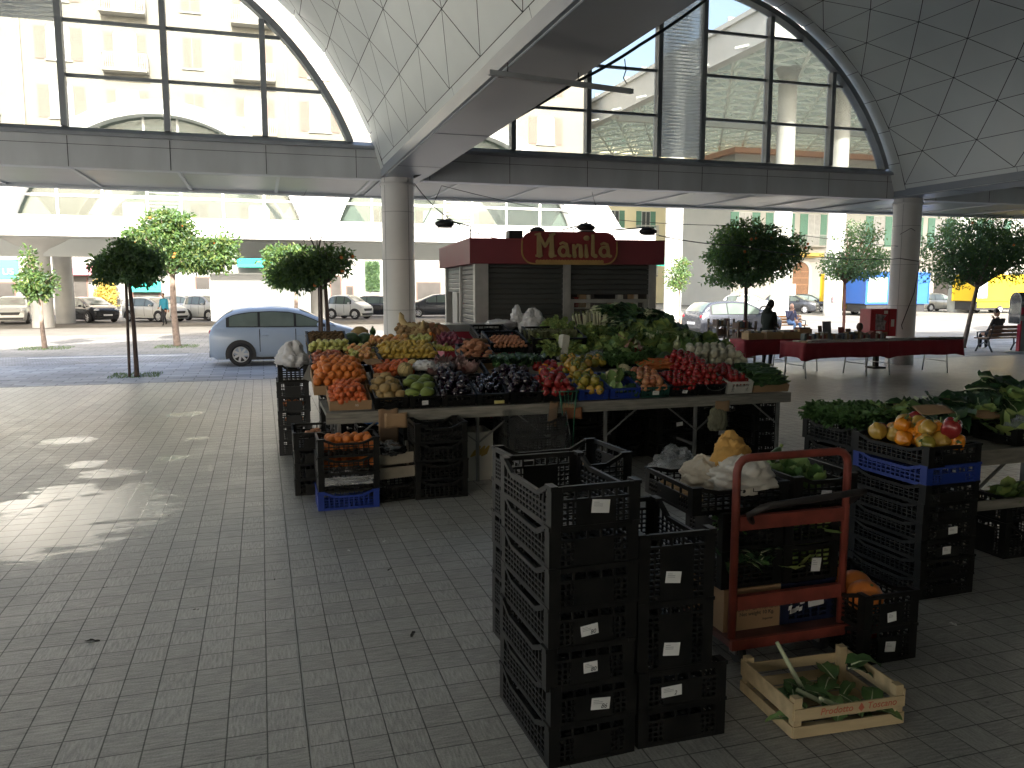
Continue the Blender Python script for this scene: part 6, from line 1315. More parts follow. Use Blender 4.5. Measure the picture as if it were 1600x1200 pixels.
# crates carrying the back rows
for i, (x0, x1, y0, y1) in enumerate(((2.72, 3.2, 10.3, 10.8), (4.05, 4.6, 9.3, 9.85), (4.1, 4.65, 9.95, 10.5), (5.2, 5.75, 9.4, 9.95))):
    c = scrate("black crate holding greens in the rear rows of the stall", x0, x1, y0, y1, h=.12); c.location.z -= .10
random.seed(46)
for (k, lab, grp, x0, x1, y0, y1, n, s0, dz) in (('chard', "dark glossy chard bunch heaped at the back right", "chard bunches", 4.9, 5.7, 10.4, 11.2, 20, 1.0, .0), ('spinach', "dark loose leaf bunch filling the rear right of the stall", "rear leaf bunches", 4.6, 5.7, 9.9, 10.6, 18, .9, -.01), ('lettuce', "green lettuce head in the rear rows", "green lettuces", 3.6, 4.7, 9.5, 10.4, 18, .8, -.01), ('curly_lettuce', "pale yellow curly lettuce in front of the leeks", "curly lettuces", 3.4, 3.95, 9.4, 9.9, 6, .9, .03), ('leek_top', "long leafy leek tops at the right rear", "leek tops", 4.9, 5.7, 9.7, 10.5, 14, 1.15, .06), ('cabbage', "green cabbage head on the right rows", "green cabbages", 4.7, 5.75, 9.3, 9.75, 8, .85, .06), ('white_cabbage', "pale cabbage head among the greens", "pale cabbages", 4.3, 5.6, 9.35, 10.1, 9, .85, .07), ('fennel', "pale fennel bulb among the greens", "fennel bulbs", 4.5, 5.6, 9.35, 9.8, 8, 1.2, .10), ('radish_bunch', "bunch of red and white radishes with stems", "radish bunches", 4.35, 4.75, 9.3, 9.6, 4, 1.2, .10), ('parsley', "bushy bunch of green herbs behind the cauliflower", "bunches of herbs", 4.0, 4.75, 9.1, 9.5, 9, 1.0, .04)):
    for q in range(n): x, y = random.uniform(x0, x1), random.uniform(y0, y1); put(k, lab, (x, y, zs(x, y) + dz + random.uniform(-.02, .03)), (random.uniform(0, .5), random.uniform(-.3, .3), random.uniform(-1.2, 1.2)), s0 * random.uniform(.85, 1.2), grp)
# things hung on the front board
card("folded kraft card hanging from the front board below the brown melons", (fx(617), 7.99, .715), (.23, .15), (.05, 0, 0)); card("brown paper sheet hanging behind the folded card", (fx(606), 8.01, .66), (.20, .34), (.03, 0, .05), CARDD, name="brown_paper")
card("orange brown card hanging below the red peppers", (fx(892), 7.985, .70), (.21, .12), (.05, 0, 0), mat("rust_card", (.30, .13, .06), .8, var=.15)); card("pale card hanging above the orange brown card", (fx(886), 7.99, .76), (.16, .09), (.05, .15, 0)); card("dark brown paper bag hanging from the front board", (fx(862), 8.0, .70), (.10, .26), (.05, .1, 0), CARDD, name="brown_paper")
card("kraft card hanging over the striped cloth bag", (fx(1123), 7.97, .70), (.18, .12), (.05, 0, 0)); bag("faded striped cloth bag hanging at the right of the stall", (fx(1118), 7.99, .42), (.115, .05, .17), 51, mat("cloth_bag", (.20, .19, .12), .9, var=.25, scale=20, stretch=(8, 1, 1)), 0, "cloth_bag")
m = MB(); 
for s in (-1, 1): m.tube([(s * .10, 0, .22), (s * .07, -.01, 0), (s * .05, -.01, -.42)], .007, 5)
for k in range(5): m.tube([(-.10 + k * .05, 0, .22), (-.06 + k * .03, -.01, .06)], .003, 4)
m.tube([(-.11, 0, .22), (.11, 0, .22)], .006, 5); o = m.build("string_bag", nmat("greenstring", (.03, .16, .09), .6)); o.location = (fx(884), 7.975, .72); tag(o, "green string bag hanging in front of the red peppers", "string bag")
m = MB(); m.tube([(.13 * cos(a), -.02, .13 * sin(a) * .6) for a in [pi + pi * k / 12 for k in range(13)]], .004, 5); o = m.build("wire_hoop", LEGM); o.location = (fx(1117), 8.05, .95); tag(o, "thin wire hoop hanging on the tomato crate", "wire")
# ================================================================ crates under and left of the stall
random.seed(77)
T6 = (.60, .40, .20)
stack("tall grey stack left of the stall", .34, 10.35, pi / 2, 5, (.56, .38, .19), {k: DGRP for k in range(5)}, group="stacked plastic crates", what="dark grey crate")
crate("small black crate under the knotted white bag at the left end", (.34, 10.05, .925), 0, (.36, .34, .20), BLKP)
bag("knotted white plastic bag with a red mark on the small left crate", (.34, 10.05, 1.09), (.20, .15, .12), 61, BAGW, .7)
m = MB(); m.bx(-.07, .07, -.004, .004, -.09, .09); o = m.build("hanging_scale_cover", mat("grey_cloth", (.30, .29, .27), .8, var=.15)); o.location = (.54, 9.84, 1.02); o.rotation_euler = (.2, .4, .2); tag(o, "small grey cloth draped over the edge of the left crate", "cloth")
for dd, q in enumerate((.9, .5)): heap('orange', "orange seen through the side of the grey left stack", "oranges in the grey left stack", .2, .48, 10.12, 10.3, (lambda h: (lambda x, y: h))(.40 + .2 * dd), .09, 1, seed=70 + dd, sc=(.75, .85))
stack("low stack before the grey stack", .44, 8.35, pi / 2, 4, (.60, .36, .165), group="stacked plastic crates"); 
for k in range(3): put('sweet_potato', "loose root lying in the low left stack", (.40 + k * .05, 8.2 + k * .06, .60), None, .6, "roots in the low left stack")
st = stack("low orange stack with a blue base", .72, 7.62, 0, 4, (.56, .40, .175), {3: BLUP}, group="stacked plastic crates")
heap('orange', "orange in the upper crate under the stall", "oranges in the upper low crate", .47, .98, 7.46, 7.78, lambda x, y: .545, .086, 2, seed=71); heap('orange', "orange in the second crate under the stall", "oranges in the second low crate", .47, .98, 7.46, 7.78, lambda x, y: .385, .086, 1, seed=72)
m = MB(); m.bx(-.22, .22, -.003, .003, -.05, .03); o = m.build("plastic_film", BAGC); o.location = (.72, 7.415, .28); tag(o, "strip of clear film on the third crate of the orange stack", "film"); o = bag("crumpled clear film lying in the third low crate", (.72, 7.6, .33), (.22, .13, .03), 72, BAGC, 0, "plastic_film")
def slatbox(label, loc, rz, L, W, H, pm, slats=2, group=None, tilt=(0, 0)):
    t = thing("wooden_crate", label, "crate", loc, rz, group); t.rotation_euler = (tilt[0], tilt[1], rz); th = .008
    for sx in (-1, 1):
        for sy in (-1, 1):
            m = MB(); x, y = sx * (L / 2 - .022), sy * (W / 2 - .022); m.prism([(x - .02, y - .02), (x + .02, y - .02), (x + .02, y + .02), (x - .02, y + .02)], 0, H + .035, axis='Z'); m.build("corner_post", pm, t)
    hh = (H - .025) / slats
    for k in range(slats):
        z = .006 + k * (hh + .018); 
        for sy in (-1, 1): m = MB(); m.bx(-L / 2, L / 2, sy * (W / 2 + th / 2) - th / 2, sy * (W / 2 + th / 2) + th / 2, z, z + hh - .012); m.build("side_slat", pm, t)
        for sx in (-1, 1): m = MB(); m.bx(sx * (L / 2 + th / 2) - th / 2 if sx > 0 else -L / 2 - th, L / 2 + th if sx > 0 else -L / 2, -W / 2, W / 2, z + (.0), z + hh - .012 + (.03 if k == slats - 1 else 0)); m.build("end_slat", pm, t)
    for k in range(4): y = -W / 2 + W * (k + .5) / 4; m = MB(); m.bx(-L / 2 + .004, L / 2 - .004, y - W / 9.5, y + W / 9.5, 0, .005); m.build("bottom_slat", pm, t)
    return t
POPL = mat("poplar_wood", (.50, .385, .22), .75, var=.16, scale=3, bump=.12, bscale=40, stretch=(1, 8, 8)); POPD = mat("poplar_worn", (.26, .23, .18), .85, var=.25, scale=4)
slatbox("worn wooden crate with black film over it under the stall", (1.18, 7.75, .22), .2, .45, .32, .26, POPD, 2)
crate("black crate under the worn wooden crate", (1.18, 7.75, 0), .15, (.5, .36, .21), BLKP)
bag("shiny black plastic film over the worn wooden crate", (1.14, 7.72, .44), (.16, .18, .07), 73, mat("black_film", (.02, .02, .022), .15, var=.1, spec=.8), .1, "plastic_film")
stack("stack beside the worn wooden crate", 1.62, 7.75, 0, 4, (.52, .42, .195), group="crates under the stall", stick={}); crate("black crate standing on the rear of the under stall stack", (1.62, 8.35, .74), 0, (.5, .3, .0 + .18)); stack("row behind the under stall stack", 1.62, 8.4, 0, 4, (.52, .4, .185), group="crates under the stall")
wcb = cardbox("white banana carton under the stall", (2.13, 8.35, .0), (.36, .40, .52), 0, pm=mat("white_carton", (.42, .41, .36), .8, var=.12, scale=3))
m = MB(); 
for k in range(3): m.tube([(-.09 + .06 * k, 0, -.07), (-.03 + .05 * k, 0, -.03), (.02 + .05 * k, 0, .04)], [.006, .03, .008], 8)
o = m.build("printed_mark", mat("ochre_print", (.32, .22, .05), .8), wcb); o.scale = (1, .05, 1); o.location = (.02, -.203, .33)
stack("film wrapped stack below the stall", 2.72, 8.1, 0, 4, (.62, .42, .18), group="crates under the stall", skip=())
m = MB(); rnd = random.Random(3)
def film(s, t):
    u = s * 4; e = [(-.34, -.24), (.34, -.24), (.34, .24), (-.34, .24), (-.34, -.24)]; i = min(3, int(u)); f_ = u - i; x = e[i][0] + (e[i + 1][0] - e[i][0]) * f_; y = e[i][1] + (e[i + 1][1] - e[i][1]) * f_
    wv = .02 * sin(s * 23 + t * 5) + .012 * sin(s * 47 - t * 7); return (x * (1 + wv * 2), y * (1 + wv * 2) - .01, .02 + .75 * t + .02 * sin(s * 40) * t)
m.sheet(film, 120, 8); o = m.build("plastic_wrap", glass("wrap_film", (.9, .92, .92), clear=.90, dust=(.35, .36, .36))); o.location = (2.72, 8.1, 0); tag(o, "clear wrapping film hanging loosely round the middle crate stack", "film")
for i, (x, y, n, h) in enumerate(((2.2, 9.15, 4, .18), (2.9, 9.0, 4, .18), (3.55, 8.6, 4, .18), (3.4, 9.4, 4, .18), (4.15, 8.95, 4, .17), (4.75, 8.7, 4, .18), (4.95, 9.45, 4, .18), (5.35, 8.75, 3, .2), (1.1, 9.3, 4, .18), (1.7, 9.6, 4, .18), (5.5, 9.6, 4, .18), (4.2, 9.7, 4, .18), (2.3, 10.1, 4, .18), (3.0, 10.4, 4, .18), (.95, 10.2, 4, .18), (3.9, 10.3, 4, .18), (4.7, 10.4, 4, .18), (1.6, 10.4, 4, .18), (5.4, 10.4, 4, .18))):
    where = ["left of the centre leg", "in the centre", "right of the centre leg", "behind the centre row", "by the right braces", "under the tomatoes", "behind the tomato row", "under the white tomato crate", "behind the orange stack", "in the back left", "in the back right", "in the back middle", "in the rear left", "under the seated man", "far left at the back", "behind the asparagus", "far right at the back", "far back under the potatoes", "in the far right corner"][i]
    stack(f"stack {where} below the stall", x, y, 0 if i % 3 else pi / 2, n, (.60, .40, h), group="crates under the stall", stick={1: '-', 3: '-'} if i in (5, 7) else {}, send='y')
stack("lattice stack at the right end", 5.68, 8.35, pi / 2, 4, (.44, .32, .185), group="crates under the stall"); crate("white slotted crate low on the floor under the right of the stall", (5.05, 7.9, .0), .4, (.34, .26, .10), WHTP)
bag("clear plastic bag lying on the floor in front of the stall legs", (4.15, 7.55, 0), (.28, .16, .20), 81, BAGC, .25)
m = MB(); m.bx(-.17, .17, -.06, .06, 0, .12); o = m.build("blue_bag", mat("blue_tarp", (.02, .10, .32), .5, var=.2, scale=8)); o.location = (1.18, 8.65, .58); o.rotation_euler = (0, .1, .2); tag(o, "blue folded tarpaulin under the left of the stall", "tarpaulin"); crate("black crate under the blue tarpaulin", (1.18, 8.7, .38), 0, (.5, .36, .19)); crate("lowest black crate under the blue tarpaulin", (1.18, 8.7, 0), 0, (.5, .36, .37))

# ================================================================ foreground stacks
random.seed(5)
tA = stack("tall stack nearest the camera", 1.295, 3.37, pi / 2 + R(1.5), 7, (.66, .41, .187), stick={0: '-', 3: '80', 4: '80', 5: '86'}, group="tall crate stack in the foreground", send=-1, jig=.007, step=.174)
stack("squat stack behind the tall foreground stack", 1.60, 4.24, R(4), 6, (.66, .46, .20), group="stack behind the tall crates", stick={0: '-'}, send='y', step=.186)
put('potato', "small potato left in the crate behind the tall stack", (1.72, 4.25, 1.02), None, 1, None)
tC = [crate("upper deep black crate beside the tall foreground stack", (1.715, 3.36, .655), pi / 2 - R(1), (.60, .37, .325), BLKP, sticker=(.085, .055), dip=.22, soff=(.02, -.02)),
      crate("lower deep black crate beside the tall foreground stack", (1.715, 3.36, .345), pi / 2 - R(1), (.60, .37, .322), BLKP, sticker=(.085, .055), dip=.22, soff=(.02, -.04))]
crate("second black crate from the floor below the deep crates", (1.755, 3.36, .172), pi / 2, (.60, .44, .178), BLKP, sticker=(.085, .05), stext="2", soff=(.06, .0)); crate("bottom black crate on the floor below the deep crates", (1.755, 3.36, 0), pi / 2, (.60, .44, .178), BLKP)

# ---- red platform truck
RED = mat("truck_red", (.20, .042, .028), .5, var=.3, scale=9, bump=.1, bscale=30); RUB = mat("castor_rubber", (.03, .03, .03), .8)
gx, gy = 2.36, 3.62
ht = thing("hand_truck", "red tubular platform trolley with a bent handle carrying crates", "trolley", (gx, gy, 0), R(0))
HW = .70
m = MB(); r = .022; zt = 1.155; c = .07
pts = [(0, 0, .17), (0, 0, zt - c)] + [(c - c * cos(R(a)), 0, zt - c + c * sin(R(a))) for a in (30, 60, 90)] + [(HW - c, 0, zt)] + [(HW - c + c * sin(R(a)), 0, zt - c + c * cos(R(a))) for a in (30, 60, 90)] + [(HW, 0, .17)]
m.tube(pts, r, 12); m.build("handle_frame", RED, ht)
for z, h in ((.84, .075), (.40, .075)): m = MB(); m.bx(.02, HW - .02, -.018, .018, z - h, z); m.build("cross_plate", RED, ht)
m = MB(); m.tube([(.10, 0, .80), (.05, -.05, .86), (.09, -.09, .90), (.14, -.10, .915), (HW - .1, -.10, .94), (HW + .04, -.09, .945), (HW + .055, -.05, .93), (HW + .01, 0, .86)], .019, 10); m.build("push_bar", mat("push_bar_dark", (.03, .025, .024), .5, var=.2), ht)
m = MB(); m.bx(-.03, HW + .03, -.03, .92, .13, .165); o = m.build("platform", mat("platform_steel", (.12, .05, .04), .7, var=.4, scale=6), ht); m = MB(); m.bx(-.03, HW + .03, -.055, -.031, .12, .175); m.build("platform_edge", RED, ht)
for x, y in ((.08, .06), (HW - .08, .06), (.08, .82), (HW - .08, .82)):
    m = MB(); m.cyl((x - .02, y, .055), .055, .04, 18, 0, 'X'); w_ = m.build("castor", RUB, ht); m = MB(); m.bx(x - .035, x - .024, y - .03, y + .03, .05, .13); m.bx(x + .024, x + .035, y - .03, y + .03, .05, .13); m.bx(x - .035, x + .035, y - .03, y + .03, .118, .13); m.build("fork", LEGM, w_)
# ---- its load
zp = .168
cb = cardbox("brown cardboard fruit carton on the trolley platform", (gx + .17, gy + .27, zp), (.36, .40, .24), 0); text("printing", "PRODUCT OF HONDURAS\nNet weight 10 Kg.", mat("carton_print", (.05, .05, .04), .8), cb, (.03, -.2035, .105), (pi / 2, 0, 0), .030, .0006); text("printing", "Importer", MATS["carton_print"], cb, (.10, -.2035, .052), (pi / 2, 0, 0), .018, .0006)
m = MB(); m.bx(-.177, .177, -.197, .197, .23, .237); m.build("carton_lid", CARD, cb)
DBLU = mat("crate_navy", (.012, .018, .05), .4, var=.15); c = crate("navy crate with torn white labels on the trolley platform", (gx + .535, gy + .27, zp), 0, (.36, .40, .235), DBLU, sticker=(.10, .06), send='y', dip=.05, soff=(.05, .02)); m = MB(); rr = random.Random(4)
for k in range(9): x = -.14 + rr.random() * .10; z = -.02 + rr.random() * .07; m.prism([(x, z), (x + .02, z + .005), (x + .025, z + .03), (x + .005, z + .025)], -.2065, -.2035)
m.build("torn_label", STK, c).location = (0, 0, .07)
c1 = crate("black crate of leafy greens in the middle layer at the left of the trolley", (gx + .16, gy + .27, zp + .245), 0, (.38, .40, .21), BLKP, dip=.08, send='y'); c2 = crate("black crate of cabbages with a printed label in the middle layer of the trolley", (gx + .545, gy + .27, zp + .24), 0, (.36, .40, .21), BLKP, sticker=(.055, .07), send='y', dip=.08, soff=(.03, .0))
c3 = crate("upper black crate of thin herbs at the left of the trolley", (gx + .16, gy + .27, zp + .455), 0, (.38, .40, .21), BLKP, dip=.08, send='y'); c4 = crate("black crate of pale cabbages under the top crate of the trolley", (gx + .545, gy + .27, zp + .455), 0, (.36, .40, .21), BLKP, sticker=(.07, .03), send='y', dip=.08, soff=(0, .06))
c5 = crate("topmost left crate on the trolley holding crumpled paper", (gx + .10, gy + .38, zp + .662), 0, (.60, .56, .15), BLKP, dip=.22); c6 = crate("topmost right crate on the trolley filled with cabbages", (gx + .63, gy + .33, zp + .662), 0, (.42, .50, .17), BLKP, dip=.2, sticker=(.07, .03), send='y')
random.seed(9)
for i in range(3): put('spinach', "green leaves drooping in the left middle crate of the trolley", (gx + .06 + i * .10, gy + .12, zp + .38), (.1, 0, i), .6, "leaves in the trolley crates")
for i in range(3): put('parsley', "thin herbs in the upper left crate of the trolley", (gx + .05 + i * .11, gy + .14, zp + .58), (.2, 0, i), .8, "herbs in the trolley crates")
for i, (x, y, z) in enumerate(((.47, .14, .33), (.62, .14, .33), (.47, .15, .55), (.62, .15, .55), (.52, .30, .55), (.64, .32, .33))): put('white_cabbage', "pale cabbage inside the right hand trolley crates", (gx + x, gy + y, zp + z), None, .62, "cabbages inside the trolley crates")
for i, (x, y) in enumerate(((.50, .22), (.66, .22), (.52, .42), (.68, .42), (.60, .32))): put('cabbage', "green cabbage in the topmost right trolley crate", (gx + x, gy + y, zp + .74 + (.03 if i == 4 else 0)), None, .62, "cabbages in the topmost trolley crate")
put('zucchini', "thick dark courgette sticking out of the topmost trolley crate", (gx + .52, gy + .45, zp + .84), (0, -.5, .6), 1.4)
bag("crumpled white plastic on the topmost left trolley crate", (gx + .17, gy + .22, zp + .75), (.19, .15, .11), 91, mat("bag_cream", (.56, .53, .47), .5, var=.1), .1); bag("crumpled orange brown paper on the white plastic of the trolley", (gx + .15, gy + .30, zp + .86), (.11, .08, .12), 92, mat("ochre_paper", (.48, .27, .07), .8, var=.12, scale=5), 0, "crumpled_paper"); bag("loose beige paper at the back of the trolley load", (gx + .02, gy + .38, zp + .75), (.12, .14, .09), 93, mat("beige_paper", (.48, .42, .33), .8, var=.1), .2, "crumpled_paper")
heap('potato', "potato in the topmost left trolley crate", "potatoes on the trolley", gx - .2, gx - .05, gy + .2, gy + .6, lambda x, y: zp + .70, .07, 1, seed=95)
# ---- pumpkin crates right of the trolley
crate("upper black crate of pumpkin pieces right of the trolley", (3.23, 3.72, .19), pi / 2, (.60, .36, .20), BLKP, sticker=(.06, .055), dip=.25, soff=(0, -.02)); crate("lower black crate on the floor right of the trolley", (3.23, 3.72, 0), pi / 2, (.60, .36, .20), BLKP, sticker=(.065, .06), dip=.25)
for i, (x, y) in enumerate(((3.16, 3.55), (3.22, 3.7), (3.14, 3.8))): put('orange', "big orange squash piece in the crate right of the trolley", (x, y, .33), None, 2.3, "orange squash in the low crate")
put('red_pepper', "red pepper in the lowest crate right of the trolley", (3.2, 3.55, .13), None, 1)

# ---- pale wooden crate on the floor
wc = slatbox("pale wooden slatted crate of loose leaves on the floor in front of the trolley", (2.545, 3.13, .004), R(-3.5), .58, .46, .155, POPL, 2)
RS = mat("red_stencil", (.50, .13, .07), .8); text("lettering", "Prodotto", RS, wc, (-.075, -.2390, .118), (pi / 2, 0, 0), .046, .0006, shear=.2); text("lettering", "Toscano", RS, wc, (.165, -.2390, .118), (pi / 2, 0, 0), .046, .0006, shear=.2)
m = MB(); m.prism([(.04, .112), (.048, .126), (.056, .138), (.064, .126), (.072, .112), (.060, .100), (.056, .094), (.052, .100)], -.2392, -.2384); m.build("stencil_mark", MATS["red_stencil"], wc)
random.seed(12)
m = MB(); rr = random.Random(6)
for k in range(26):
    a = rr.uniform(0, 6.3); p = (rr.uniform(-.2, .2), rr.uniform(-.15, .15), .02 + rr.random() * .05); leaf(m, p, (cos(a), sin(a), rr.uniform(0, .5)), (0, 0, 1), rr.uniform(.14, .24), rr.uniform(.06, .10), .5, .12, 0 if k % 3 else 1, k, 4)
for (a, b) in (((-.05, .02, .05), (-.16, .12, .30)), ((.0, -.1, .05), (-.14, -.02, .12)), ((.02, -.12, .06), (-.1, -.14, .13))): m.tube([a, Vector(a).lerp(Vector(b), .5), b], [.012, .012, .010], 8, 4)
o = m.build("loose_leaves", LEAFM); o.location = (2.53, 3.12, .01); tag(o, "loose cut leaves and stalks lying in the pale wooden crate", "leaves", kind="stuff")
m = MB(); leaf(m, (0, 0, 0), (1, .1, .25), (0, 0, 1), .26, .12, .9, .12, 0, 3, 4); leaf(m, (-.02, -.02, 0), (1, -.3, .05), (0, 0, 1), .16, .09, .9, .12, 3, 5, 4); o = m.build("drooping_leaf", LEAFM); o.location = (2.74, 3.16, .17); tag(o, "big green leaf drooping over the right rim of the wooden crate", "leaf")

# ================================================================ right hand stacks and greens table
random.seed(31)
rx, ry = 4.29, 4.42
tR = stack("tall right hand stack topped with peppers", rx, ry, pi / 2 + R(2), 8, (.66, .46, .136), {1: BLUP}, group="right hand crate stack", stick={4: '-', 5: '-'}, step=.126, jig=.004)
heap('yellow_pepper', "yellow or orange pepper on the tall right hand stack", "peppers on the right hand stack", rx - .21, rx + .22, ry - .31, ry + .31, lambda x, y: .985, .115, 2, seed=33, kinds=['yellow_pepper', 'orange_pepper', 'yellow_pepper', 'orange_pepper', 'red_pepper'], wild=True, sc=(1.0, 1.2)); put('red_pepper', "large dark red pepper at the front of the right stack", (rx + .02, ry - .27, 1.12), (.5, 0, 0), 1.3)
put('green_pepper', "small green pepper at the front of the right stack", (rx - .17, ry - .28, 1.03), None, .9); card("kraft card lying on the peppers of the right hand stack", (rx + .16, ry + .02, 1.20), (.24, .13), (-1.25, 0, -.3))
stack("lattice stack of parsley left of the peppers", 4.44, 5.24, pi / 2 + R(2), 6, (.60, .42, .175), group="lattice stack of parsley", step=.165, jig=.01); stack("rear lattice stack beside the parsley", 4.90, 5.35, pi / 2, 6, (.60, .40, .175), group="rear lattice stack", step=.165)
random.seed(32)
for k in range(16): put('parsley', "dense bunch of parsley in the lattice stack", (4.28 + (k % 4) * .105, 5.0 + (k // 4) * .15, 1.0), (.3, 0, k), 1.15, "parsley bunches on the lattice stack")
tt = trestle_table("wooden trestle table of greens at the right edge", 4.72, 6.65, 4.50, 5.55, .86, (.14, 1.8), None)
m = MB(); m.bx(.02, 1.9, .03, .055, .40, .47); m.bx(.10, .18, .02, .07, 0, .82); m.build("wooden_leg", WOODG, tt)
for x0, x1, y0, y1 in ((4.7, 5.25, 4.95, 5.5), (5.28, 5.85, 4.95, 5.5), (5.9, 6.5, 4.95, 5.5), (5.3, 5.9, 4.5, 4.9)): crate("black crate of greens on the right trestle table", ((x0 + x1) / 2, (y0 + y1) / 2, .875), 0, (x1 - x0 - .01, y1 - y0 - .01, .12), dip=.02)
random.seed(34)
for i, (u, v, Y, k, s) in enumerate(((1355, 650, 5.3, 'artichoke', 1.35), (1372, 648, 5.35, 'artichoke', 1.2), (1385, 655, 5.2, 'artichoke', 1.2), (1362, 645, 5.5, 'artichoke', 1.2))): put(k, "green artichoke beside the parsley", ay(u, v, Y), (.4, .3 * i, i), s, "artichokes")
for i, (u, v, Y, k, s) in enumerate(((1400, 660, 5.0, 'lettuce', 1.1), (1425, 655, 5.1, 'lettuce', 1.1), (1455, 650, 5.2, 'chard', 1.1), (1475, 655, 5.0, 'chard', 1.2), (1500, 650, 5.1, 'chard', 1.1), (1520, 640, 5.3, 'chard', 1.2), (1545, 625, 5.5, 'spinach', 1.3), (1560, 615, 5.6, 'spinach', 1.4), (1580, 625, 5.5, 'spinach', 1.3), (1535, 655, 5.0, 'lettuce', 1.0), (1590, 632, 5.2, 'lettuce', 1.2), (1440, 662, 4.95, 'spinach', 1), (1560, 640, 5.2, 'chard', 1.2), (1500, 640, 5.4, 'spinach', 1.2), (1400, 648, 5.4, 'spinach', 1.0), (1430, 645, 5.4, 'chard', 1.0), (1470, 640, 5.5, 'spinach', 1.1), (1600, 650, 5.1, 'chard', 1.1))):
    put(k, {'lettuce': "green lettuce head on the right trestle table", 'chard': "long leafed chard bunch on the right trestle table", 'spinach': "dark leaf bunch on the right trestle table"}[k], ay(u, v, Y) - Vector((0, 0, .04)), (random.uniform(0, .4), random.uniform(-.2, .2), random.uniform(-1, 1)), s, k + " on the right table")
for i, (u, v, Y, w_, h) in enumerate(((1408, 640, 5.35, .34, .13), (1380, 655, 5.1, .26, .08), (1490, 632, 5.4, .36, .14), (1530, 622, 5.5, .20, .10), (1575, 630, 5.2, .30, .12), (1545, 648, 4.9, .26, .09))): card(["torn kraft card lying over the right table greens near the artichokes", "white edged card wedged in the parsley", "large kraft card lying in the middle of the right table", "small kraft card tilted on the far greens", "pale card at the right edge of the right table", "flat kraft card above the aubergines"][i], ay(u, v, Y), (w_, h), (-1.15, .12, -.35), bend=.05, mark=None)
for i, (u, v) in enumerate(((1552, 665), (1575, 652), (1590, 662))): put('long_eggplant', "long dark aubergine at the right edge of the table", ay(u, v, 4.9), (0, .1, .5 + i), 1.5, "aubergines on the right table")
put('white_cabbage', "pale cabbage in clear wrap at the right edge of the table", ay(1590, 677, 4.65), (0, 0, 0), 1.0); bag("clear film round the pale cabbage at the right edge", ay(1590, 685, 4.63) - Vector((0, 0, .04)), (.11, .11, .12), 97, BAGC, .1, "plastic_wrap")
crate("open crate of vegetables on the floor under the right table", (5.55, 4.72, .28), 0, (.5, .36, .19), dip=.25); crate("black crate on the floor below the open crate at the right", (5.55, 4.72, 0), 0, (.5, .36, .275)); put('lettuce', "greens in the open crate under the right table", (5.5, 4.68, .40), None, 1.0)
# litter on the tiles
random.seed(50)
LIT = mat("litter_dark", (.03, .027, .02), .9, var=.2); LITW = mat("litter_paper", (.62, .61, .58), .8, var=.05)
for i, (u, v, s, mm, lab) in enumerate(((145, 1000, .05, LIT, "dark curled leaf lying on the tiles at the lower left"), (165, 918, .02, LIT, "tiny dark twig on the tiles near the left edge"), (305, 952, .025, LIT, "small dark stalk on the tiles left of centre"), (265, 805, .018, LIT, "dark fleck on the wet tiles"), (602, 846, .028, LITW, "small white paper scrap on the dark tiles"), (545, 860, .02, LITW, "tiny torn paper on the tiles near the left stacks"), (668, 843, .012, LITW, "smallest white speck of paper on the dark tiles"), (648, 990, .05, LIT, "dried dark stem on the tiles left of the tall stack"), (610, 890, .03, LIT, "thin dark stalk beside the paper scraps"), (430, 905, .02, LIT, "dark stalk on the tiles by the double joint"), (893, 570, .03, LIT, "dark clod on the pavement beside the staked tree"), (1490, 975, .03, LITW, "scrap of white paper beside the right hand stack"))):
    p = gz(u, v, .003); m = MB(); rr = random.Random(i); leaf(m, (-s, 0, 0), (1, .2, .1), (0, 0, 1), s * 2, s * (.8 if mm is LITW else .45), .3, .2, 0, i); o = m.build("paper_scrap" if mm is LITW else "dry_leaf", mm); o.location = p; o.rotation_euler = (0, 0, rr.uniform(0, 3)); tag(o, lab, "litter")
